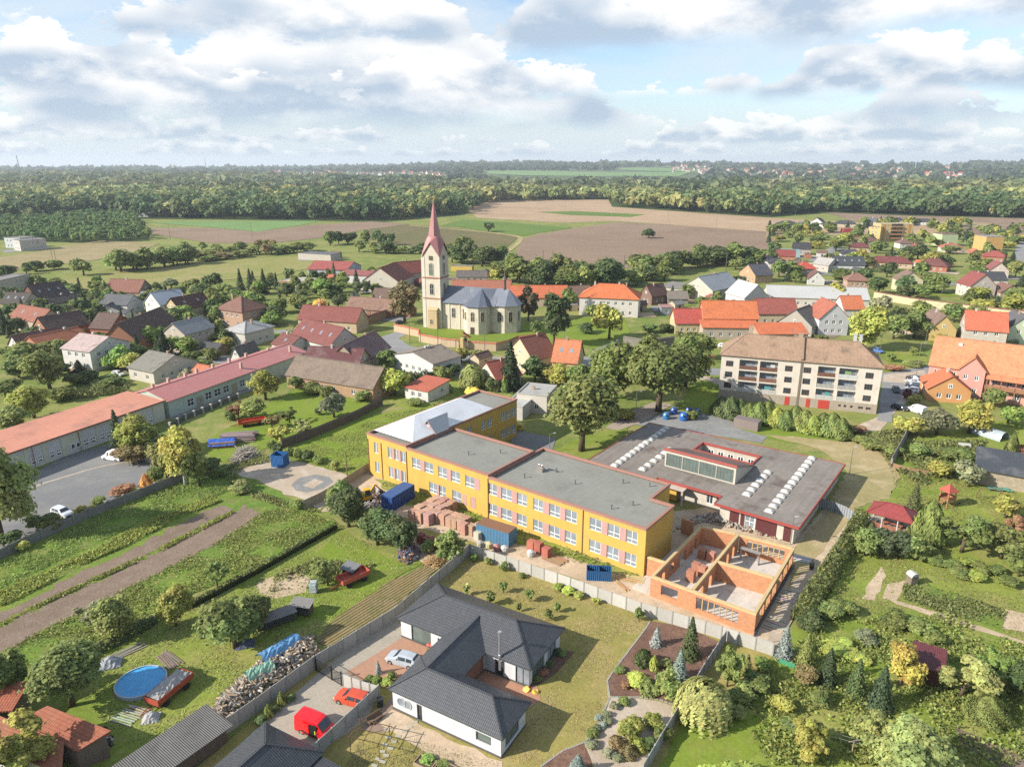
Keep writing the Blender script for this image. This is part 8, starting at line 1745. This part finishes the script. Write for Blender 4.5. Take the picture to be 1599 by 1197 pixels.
sh = lumpy_sheet('dark_sheet',2.4,1.8,lambda u,v: .1 + .9 * math.sin(math.pi * u) * math.sin(math.pi * v),C(90,100,125),'cloth',None,10,10,at(366,1010),.3,8);tag(sh,'dark blue bundle under the broad olive tree','sheet')
# hutches
def hutch(label,p,L,W,H,rz,rc):
    t = thing('animal_hutch',label,'hutch',at(*p),rz,'rabbit hutches');m = MB();m.box(0,L,0,W,.4,H);obj('body',m,'planking',t,C(120,95,75))
    m = MB();m.slab([(-.25,-.35,H + .1),(L + .25,-.35,H + .1),(L + .25,W + .2,H + .35),(-.25,W + .2,H + .35)],.06);obj('roof',m,'corrugated',t,rc)
    n = int(L / .9)
    for i in range(n): m = MB();x = L * i / n + .08;m.box(x,x + L / n - .16,-.03,.0,.5,H - .15);obj('mesh_door',m,'glass',t)
    for x in (.05,L - .15):
        for y in (.05,W - .15): m = MB();m.box(x,x + .1,y,y + .1,0,.4);obj('leg',m,'wood',t,C(120,95,75))
hutch('long low animal hutch behind the broad olive tree',(406,990),4.6,1.3,1.5,math.radians(35),C(176,170,162));hutch('short animal hutch with pale sheet roof',(457,962),2.4,1.3,1.7,math.radians(-10),C(186,182,175));hutch('grey covered hutch behind the small round tree',(535,900),2.0,1.4,1.5,math.radians(-30),C(170,172,176))
m = MB();rb_ = random.Random(2);t = thing('wrapped_stack','stack of silver wrapped sacks on the vegetable bed','sacks',at(490,925))
for k in range(7): m = MB();m.box(-.45 + rb_.uniform(-.08,.08),.5,-.4 + rb_.uniform(-.08,.08),.4,k * .26,k * .26 + .24);obj('sack',m,'cloth',t,tuple(c * rb_.uniform(.8,1.1) for c in C(205,212,220)),None,rb_.uniform(-.2,.2))
# gazebo, playground, garden things on the right
a,b = at(1354,799,2.4),at(1427,819,2.4);d = b - a;t = thing('garden_gazebo','open garden gazebo with red hip roof','gazebo',(a.x,a.y,0),math.atan2(d.y,d.x));L = d.length;Wg = 4.6
R = MB();R2 = MB();hip_roof(R2,L,Wg,2.4,1.5,.1,.1);R.add([(v[0] + L / 2,v[1] + Wg / 2,v[2]) for v in R2.v],R2.f);obj('roof',R,'panel_tile',t,C(176,66,62))
for x in (.3,L / 3,2 * L / 3,L - .3):
    for y in (.3,Wg - .3): m = MB();m.box(x - .08,x + .08,y - .08,y + .08,0,2.4);obj('post',m,'wood',t,C(225,220,210))
m = MB();m.box(0.3,L - .3,.25,.35,.1,.9);obj('railing',m,'planking',t,C(190,120,90));m = MB();m.box(0,L,0,Wg,0,.1);obj('floor',m,'concrete',t,C(205,195,180))
m = MB();m.box(L * .3,L * .75,1.6,2.5,.7,.78);m.box(L * .33,L * .36,1.7,2.4,.1,.7);m.box(L * .69,L * .72,1.7,2.4,.1,.7);obj('table',m,'wood',t,C(190,110,80));m = MB();m.box(L * .3,L * .75,.9,1.3,.4,.48);m.box(L * .35,L * .4,1,1.2,.1,.4);m.box(L * .65,L * .7,1,1.2,.1,.4);obj('bench',m,'wood',t,C(190,110,80))
t = thing('play_tower','wooden climbing tower with red pointed roof','playground',at(1477,790),.3);WD = C(205,140,90)
for x in (-.8,.8):
    for y in (-.8,.8): m = MB();m.box(x - .07,x + .07,y - .07,y + .07,0,3.2);obj('post',m,'wood',t,WD)
m = MB();m.box(-.9,.9,-.9,.9,1.4,1.5);obj('platform',m,'planking',t,WD);m = MB()
for a_,b_ in (((-.9,-.9),(.9,-.9)),((.9,-.9),(.9,.9)),((.9,.9),(-.9,.9))): m.bar((*a_,1.85),(*b_,1.85),.06,.65)
obj('railing',m,'planking',t,WD);m = MB();m.add([(-1.15,-1.15,3.0),(1.15,-1.15,3.0),(1.15,1.15,3.0),(-1.15,1.15,3.0),(0,0,4.3)],[(0,1,4),(1,2,4),(2,3,4),(3,0,4),(3,2,1,0)]);obj('roof',m,'paint',t,C(205,90,66));m = MB()
for y in (-.3,.3): m.bar((-.9,y,1.45),(-2.0,y,0),.07)
for k in range(5): m.bar((-.9 - k * .22,-.3,1.35 - k * .28),(-.9 - k * .22,.3,1.35 - k * .28),.05)
obj('ladder',m,'wood',t,WD);m = MB();m.slab([(.9,-.3,1.5),(.9,.3,1.5),(3.2,.3,.2),(3.2,-.3,.2)],.05);obj('slide',m,'plastic',t,C(200,110,60))
t = thing('swing_frame','wooden swing frame on the playground lawn','swing',at(1527,779),math.radians(-8));m = MB();m.bar((0,0,2.1),(3.6,0,2.1),.1)
for x in (0,3.6): m.bar((x,0,2.1),(x,-.8,0),.09);m.bar((x,0,2.1),(x,.8,0),.09)
obj('frame',m,'wood',t,C(150,110,75))
for x in (1.1,2.5): m = MB();m.tube((x - .2,0,2.1),(x - .2,0,.5),.015,n=4);m.tube((x + .2,0,2.1),(x + .2,0,.5),.015,n=4);m.box(x - .25,x + .25,-.1,.1,.46,.5);obj('swing_seat',m,'rubber',t,(.03,.03,.03))
p0 = at(1541,764);o = lumpy_sheet('green_net',4.0,1.6,lambda u,v: .35,C(90,165,140),'cloth',None,8,4,(p0.x,p0.y,0),-.2,4);tag(o,'teal ground sheet beside the swing','sheet')
t = thing('polytunnel','arched clear greenhouse tunnel in the right gardens','greenhouse',at(1568,688),math.radians(118));m = MB();n = 10
for i in range(n):
    a0,a1 = math.pi * i / n,math.pi * (i + 1) / n;m.poly([(0,1.7 * math.cos(a0),1.9 * math.sin(a0)),(7,1.7 * math.cos(a0),1.9 * math.sin(a0)),(7,1.7 * math.cos(a1),1.9 * math.sin(a1)),(0,1.7 * math.cos(a1),1.9 * math.sin(a1))])
obj('cover',m,'plastic',t,C(190,205,215))
for k in range(6):
    m = MB()
    for i in range(n): a0,a1 = math.pi * i / n,math.pi * (i + 1) / n;m.bar((k * 1.4,1.73 * math.cos(a0),1.93 * math.sin(a0)),(k * 1.4,1.73 * math.cos(a1),1.93 * math.sin(a1)),.05)
    obj('hoop',m,'metal',t,(.6,.62,.62))
t = thing('well_house','small wooden well house with pale arched roof on the right lawn','well',at(1423,912),.2);m = MB();m.box(-.55,.55,-.5,.5,0,1.5);obj('body',m,'planking',t,C(150,135,115));m = MB()
for i in range(8): a0,a1 = math.pi * i / 8,math.pi * (i + 1) / 8;m.slab([(.65 * math.cos(a0),-.6,1.5 + .5 * math.sin(a0)),(.65 * math.cos(a1),-.6,1.5 + .5 * math.sin(a1)),(.65 * math.cos(a1),.6,1.5 + .5 * math.sin(a1)),(.65 * math.cos(a0),.6,1.5 + .5 * math.sin(a0))],.05)
obj('roof',m,'paint',t,C(228,224,214));m = MB();m.poly([(.6 * math.cos(math.pi * i / 8),-.52,1.5 + .46 * math.sin(math.pi * i / 8)) for i in range(9)]);obj('gable',m,'planking',t,C(225,220,205))
m = MB();m.box(0,2.2,0,.9,.1,.9);m.box(.1,.3,.1,.8,0,.1);m.box(1.9,2.1,.1,.8,0,.1);p0 = at(1497,699);tag(obj('water_tank',m,'plastic',None,C(238,238,234),p0,-.3),'white box tank on the garden lawn at the right','tank')
m = MB();hip = box_house('garden_shed','red-roofed shed hidden between the wild garden trees','shed',(1428,1035),(1470,1048),2.3,3.0,'m',.6,C(120,60,55),C(122,52,56),'panel_tile',wins='none',chim=0)
# bins
def igloo(label,p,col,s=1.0):
    m = MB();n = 12;rings = [(.72,0),(.85,.35),(.85,1.1),(.6,1.55),(.2,1.75)]
    for (rr_,z_) in rings:
        for i in range(n): m.v.append((rr_ * math.cos(2 * math.pi * i / n),rr_ * math.sin(2 * math.pi * i / n),z_))
    for j in range(4):
        for i in range(n): m.f.append((j * n + i,j * n + (i + 1) % n,(j + 1) * n + (i + 1) % n,(j + 1) * n + i));m.m.append(0)
    m.f.append(tuple(range(4 * n,5 * n)));m.m.append(0);t = thing('recycling_bin',label,'bin',at(*p),0,'recycling bins',s);obj('body',m,'plastic',t,col);q = MB();q.box(-.3,.3,-.86,-.70,1.0,1.25);obj('slot',q,'rubber',t,(.02,.02,.02))
igloo('light blue recycling bin at the left of the blue group',(1040,654),C(40,140,215));igloo('blue recycling bin behind in the blue group',(1052,646),C(24,90,190));igloo('bright blue recycling bin in front of the blue group',(1067,656),C(20,120,220),1.15);igloo('dark blue recycling bin behind the bright one',(1075,646),C(30,80,170));igloo('blue recycling bin at the right end of the group',(1088,648),C(36,96,180));igloo('white and blue bin behind the school wing',(801,671),C(150,195,225));igloo('yellow bin behind the school wing',(812,671),C(240,220,70))
t = box_house('bus_shelter','brown-grey box shelter on the lawn left of the thuja hedge','shelter',(1146,652),(1184,660),2.2,2.6,'f',0,C(156,138,132),C(150,135,130),'bitumen',wins='none',chim=0,parapet=False)
# posts and poles
_pole = {}
def pole(label,p,h,arm=0.0,col=(.42,.42,.40),r=.09,name='lamp_post',cat='lamp post',group=None):
    t = thing(name,label,cat,at(*p),0,group);m = MB();m.tube((0,0,0),(0,0,h),r,r * .6,8);obj('pole',m,'metal' if arm else 'concrete',t,col)
    if arm:
        m = MB();m.bar((0,0,h),(arm,0,h + .25),.06);obj('arm',m,'metal',t,col);m = MB();m.box(arm - .1 if arm > 0 else arm - .45,arm + .45 if arm > 0 else arm + .1,-.12,.12,h + .2,h + .32);obj('lamp_head',m,'plastic',t,C(220,220,215))
    return t
pole('lamp post on the trodden yard right of the pavilion',(1326,741),5.5,.0001 + .3);pole('short lamp post at the front corner of the pavilion',(1234,850),4.6,.3)
for lab,p,h in (('tall street lamp in front of the cream villa',(1467,478),9),('street lamp at the crossroads, left one',(1402,524),7),('street lamp at the crossroads, middle one',(1422,530),7),('tall white lamp post at the angled parking row',(1430,588),9.5),('street lamp left of the mansion gable',(1443,546),7),('street lamp near the pink-white house',(1553,478),8),('street lamp behind the blue car',(1374,550),7),('lamp post on the path behind the school',(993,640),4.5),('street lamp beside the large dark tree',(881,545),6),('lamp post at the school asphalt yard',(858,706),4)): pole(lab,p,h,.8)
for lab,p,h in (('wooden pole by the churchyard wall, leftmost',(640,535),7),('wooden pole before the curved churchyard wall',(684,545),6.5),('wooden pole right of the niche gate',(757,552),7),('wooden utility pole on the school lawn edge',(542,742),5),('twin-leg electricity pole on the tan field, left leg',(82,405),9),('twin-leg electricity pole on the tan field, right leg',(87,405),9)): pole(lab,p,h,0,C(150,130,110),.14,'utility_pole','pole','utility poles')
for i,(x,y) in enumerate(((712,407),(729,407),(848,418),(863,418),(974,428),(989,429),(1133,424))): pole(f'railway catenary mast, {("first", "second", "third", "fourth", "fifth", "sixth", "seventh")[i]} from left behind the village',(x,y),10,0,C(120,118,112),.22,'catenary_mast','mast','catenary masts')
for i,(x,y) in enumerate(((266,374),(394,372),(1043,345),(1118,358),(1240,352))): pole(f'thin power line pole in the fields, {("first", "second", "third", "fourth", "fifth")[i]} from left',(x,y),12,0,C(150,145,138),.18,'power_pole','pole','power poles')
# bungalow garden details
def raised_bed(label,p,rz):
    t = thing('raised_bed',label,'planter',at(*p),rz,'raised beds')
    for x0,x1,y0,y1 in ((-1,1,-.65,-.57),(-1,1,.57,.65),(-1,-.92,-.57,.57),(.92,1,-.57,.57)): m = MB();m.box(x0,x1,y0,y1,0,.45);obj('side',m,'wood',t,C(196,168,132))
    m = MB();m.box(-.92,.92,-.57,.57,0,.36);obj('soil',m,'debris',t,C(110,85,65))
raised_bed('left timber raised bed at the bottom edge',(664,1194),UA);raised_bed('right timber raised bed at the bottom edge',(696,1203),UA)
t = thing('stepping_stones','rows of pale stepping slabs in the bungalow grass','slabs',at(620,1165),0);r = random.Random(8);m = MB();m.box(-.3,.3,-.16,.16,0,.1);me = m.mesh('slab')
for (x,y) in ((603,1140),(606,1152),(601,1163),(597,1174),(591,1186),(585,1196),(632,1142),(640,1135),(622,1150),(615,1158),(610,1169),(603,1180),(598,1190),(648,1128)): obj('slab',me,'concrete',t,C(206,200,180),at(x,y) - at(620,1165) + Vector((0,0,.05)),r.uniform(-.3,.3) + UA + .4)
t = thing('pipe_frame','rusty open pipe frame beside the concrete fence','frame',at(548,1176),UA + .25);c_ = C(190,140,100)
m = MB()
for x in (0,3.2):
    for y in (0,2.4): m.tube((x,y,0),(x,y,2.1),.04,n=6)
obj('posts',m,'metal',t,c_);m = MB()
for y in (0,1.2,2.4): m.bar((-.3,y,2.1),(3.5,y,2.1),.06)
for x in (0,1.6,3.2): m.bar((x,-.3,2.16),(x,2.7,2.16),.06)
obj('rails',m,'metal',t,c_)
t = thing('garden_bench','wooden bench by the concrete fence at the terrace','bench',at(577,1135),math.radians(45));m = MB();m.box(0,1.8,0,.5,.42,.5);m.box(.1,.2,.05,.45,0,.42);m.box(1.6,1.7,.05,.45,0,.42);obj('seat',m,'wood',t,C(150,120,95));m = MB();m.box(0,1.8,.5,.56,.5,1.0);obj('backrest',m,'wood',t,C(150,120,95))
m = MB();m.box(-.3,.3,-.3,.3,0,1.0);m.box(-.33,.33,-.33,.33,1.0,1.07);tag(obj('waste_bin',m,'plastic',None,(.03,.03,.03),at(594,1102),.3),'black wheelie bin beside the bungalow brick wall','bin')
m = MB();m.box(-.9,.9,-.02,.02,.1,.75);m.box(-.9,-.85,-.05,.05,0,.8);m.box(.85,.9,-.05,.05,0,.8);tag(obj('green_board',m,'paint',None,C(70,180,130),at(1228,1040),-.6),'small green board in the grass below the blue spruce','board')
t = thing('washing_line','T-shaped washing line post in the lower right garden','washing line',at(1330,1178),.2);m = MB();m.box(-.05,.05,-.05,.05,0,1.8);m.box(-.6,.6,-.04,.04,1.7,1.78);obj('post',m,'wood',t,C(190,170,140));m = MB()
for x in (-.5,.5): m.bar((x,0,1.8),(x - 5,3.5,1.8),.015);m.bar((x,0,1.8),(x + 4,-2.5,1.8),.015)
obj('lines',m,'plastic',t,C(205,215,225))
# ------------------------------------------------------------------ far settlements and landmarks on the horizon
r = random.Random(77)
hw_ = MB();hw_.box(-5,5,-4,4,0,5);hw_.poly([(5,-4,5),(5,4,5),(5,0,8.4)]);hw_.poly([(-5,4,5),(-5,-4,5),(-5,0,8.4)]);hwm = hw_.mesh('wall')
hr_ = MB();gable_roof(hr_,10,8,5,3.4,.5,.3,.25);hrm = hr_.mesh('roof')
FW = (('white',WHITE),('cream',CR),('pinkish',C(235,225,215)),('beige',C(225,205,185)));FR = (('orange',C(215,130,98)),('red',C(190,100,80)),('brown',C(150,110,95)),('salmon',C(220,150,120)),('grey',C(130,125,125)))
def far_house(x,y,s,place):
    p = at_hill(x,y) or at(x,y);(wn,wc),(rn,rc) = r.choice(FW),r.choice(FR)
    t = thing('distant_house',f'tiny {wn} house with {rn} roof {place}','house',(p.x,p.y,max(p.z - .5,0)),r.uniform(0,3.1),'distant houses ' + place,s)
    obj('wall',hwm,'plaster',t,wc);obj('roof',hrm,'clay_tile',t,rc)
for _ in range(150):
    x = r.uniform(1040,1500);y = 259 + r.random() * 20 * (.45 + .55 * math.sin(min(1,(x - 1030) / 300) * 1.57));far_house(x,y,r.uniform(1.1,1.9),'on the far right hills')
for _ in range(45): far_house(r.uniform(415,690),r.uniform(270.5,275),r.uniform(1.2,2.0),'on the plain left of the spire')
for _ in range(14): far_house(r.uniform(150,330),r.uniform(266.5,269),r.uniform(1.5,2.2),'near the left horizon')
def far_thing(name,label,cat,x,y,build,col,mat='plaster'):
    p = at_hill(x,y) or at(x,y);t = thing(name,label,cat,(p.x,p.y,max(0,p.z - 1)));build(t,p,math.hypot(p.x,p.y))
def stack(t,p,d):
    k = d / FPX
    for i in range(4): m = MB();h0,h1 = 18 * k * i / 4,18 * k * (i + 1) / 4;m.tube((0,0,h0),(0,0,h1),1.9 * k * (1 - .12 * i) / 1.6,1.9 * k * (1 - .12 * (i + 1)) / 1.6,10);obj('section',m,'plaster',t,C(225,225,228) if i % 2 == 0 else C(205,170,165))
far_thing('power_station_chimney','tall pale factory chimney on the far left horizon','chimney',30,266,stack,None)
def blk(t,p,d): m = MB();k = d / FPX;m.box(-2.2 * k,2.2 * k,-2 * k,2 * k,0,7 * k);m.box(.2 * k,1.8 * k,-1 * k,1 * k,7 * k,9 * k);obj('tower',m,'plaster',t,WHITE)
far_thing('silo_tower','white silo tower on the left horizon','tower',271,268,blk,None)
def msk(t,p,d): k = d / FPX;m = MB();m.tube((0,0,0),(0,0,20 * k),.5 * k,.2 * k,6);obj('mast',m,'plaster',t,C(170,180,190))
far_thing('radio_mast','thin radio mast on the left horizon','mast',322,268,msk,None);far_thing('water_tower','slim blue tower among the hill houses on the right','tower',1429,266,lambda t,p,d: [obj('shaft',MB().tube((0,0,0),(0,0,8 * d / FPX),.5 * d / FPX,n=8),'plaster',t,C(150,195,220)),obj('tank',MB().tube((0,0,8 * d / FPX),(0,0,10 * d / FPX),1.0 * d / FPX,n=10),'plaster',t,C(140,190,215))],None)
# ------------------------------------------------------------------ air
bpy.context.view_layer.update();ztop = max((o.matrix_world @ Vector(c)).z for o in sc.objects if o.type == 'MESH' for c in o.bound_box)
hz = MB();hz.box(-9500,9500,-320,8600,-2.0,max(ztop,CAMH) + 4);ho = obj('haze',hz);stuff(ho,'thin bluish haze over the plain','haze')
m = bpy.data.materials.new('haze_air');m.use_nodes = True;nt = m.node_tree;nt.nodes.clear();ou = N(nt,'ShaderNodeOutputMaterial');pv = N(nt,'ShaderNodeVolumePrincipled')
pv.inputs['Color'].default_value = (.82,.90,1.0,1);pv.inputs['Density'].default_value = 1.0e-4;pv.inputs['Anisotropy'].default_value = 0.2;nt.links.new(pv.outputs[0],ou.inputs['Volume']);ho.data.materials.append(m)
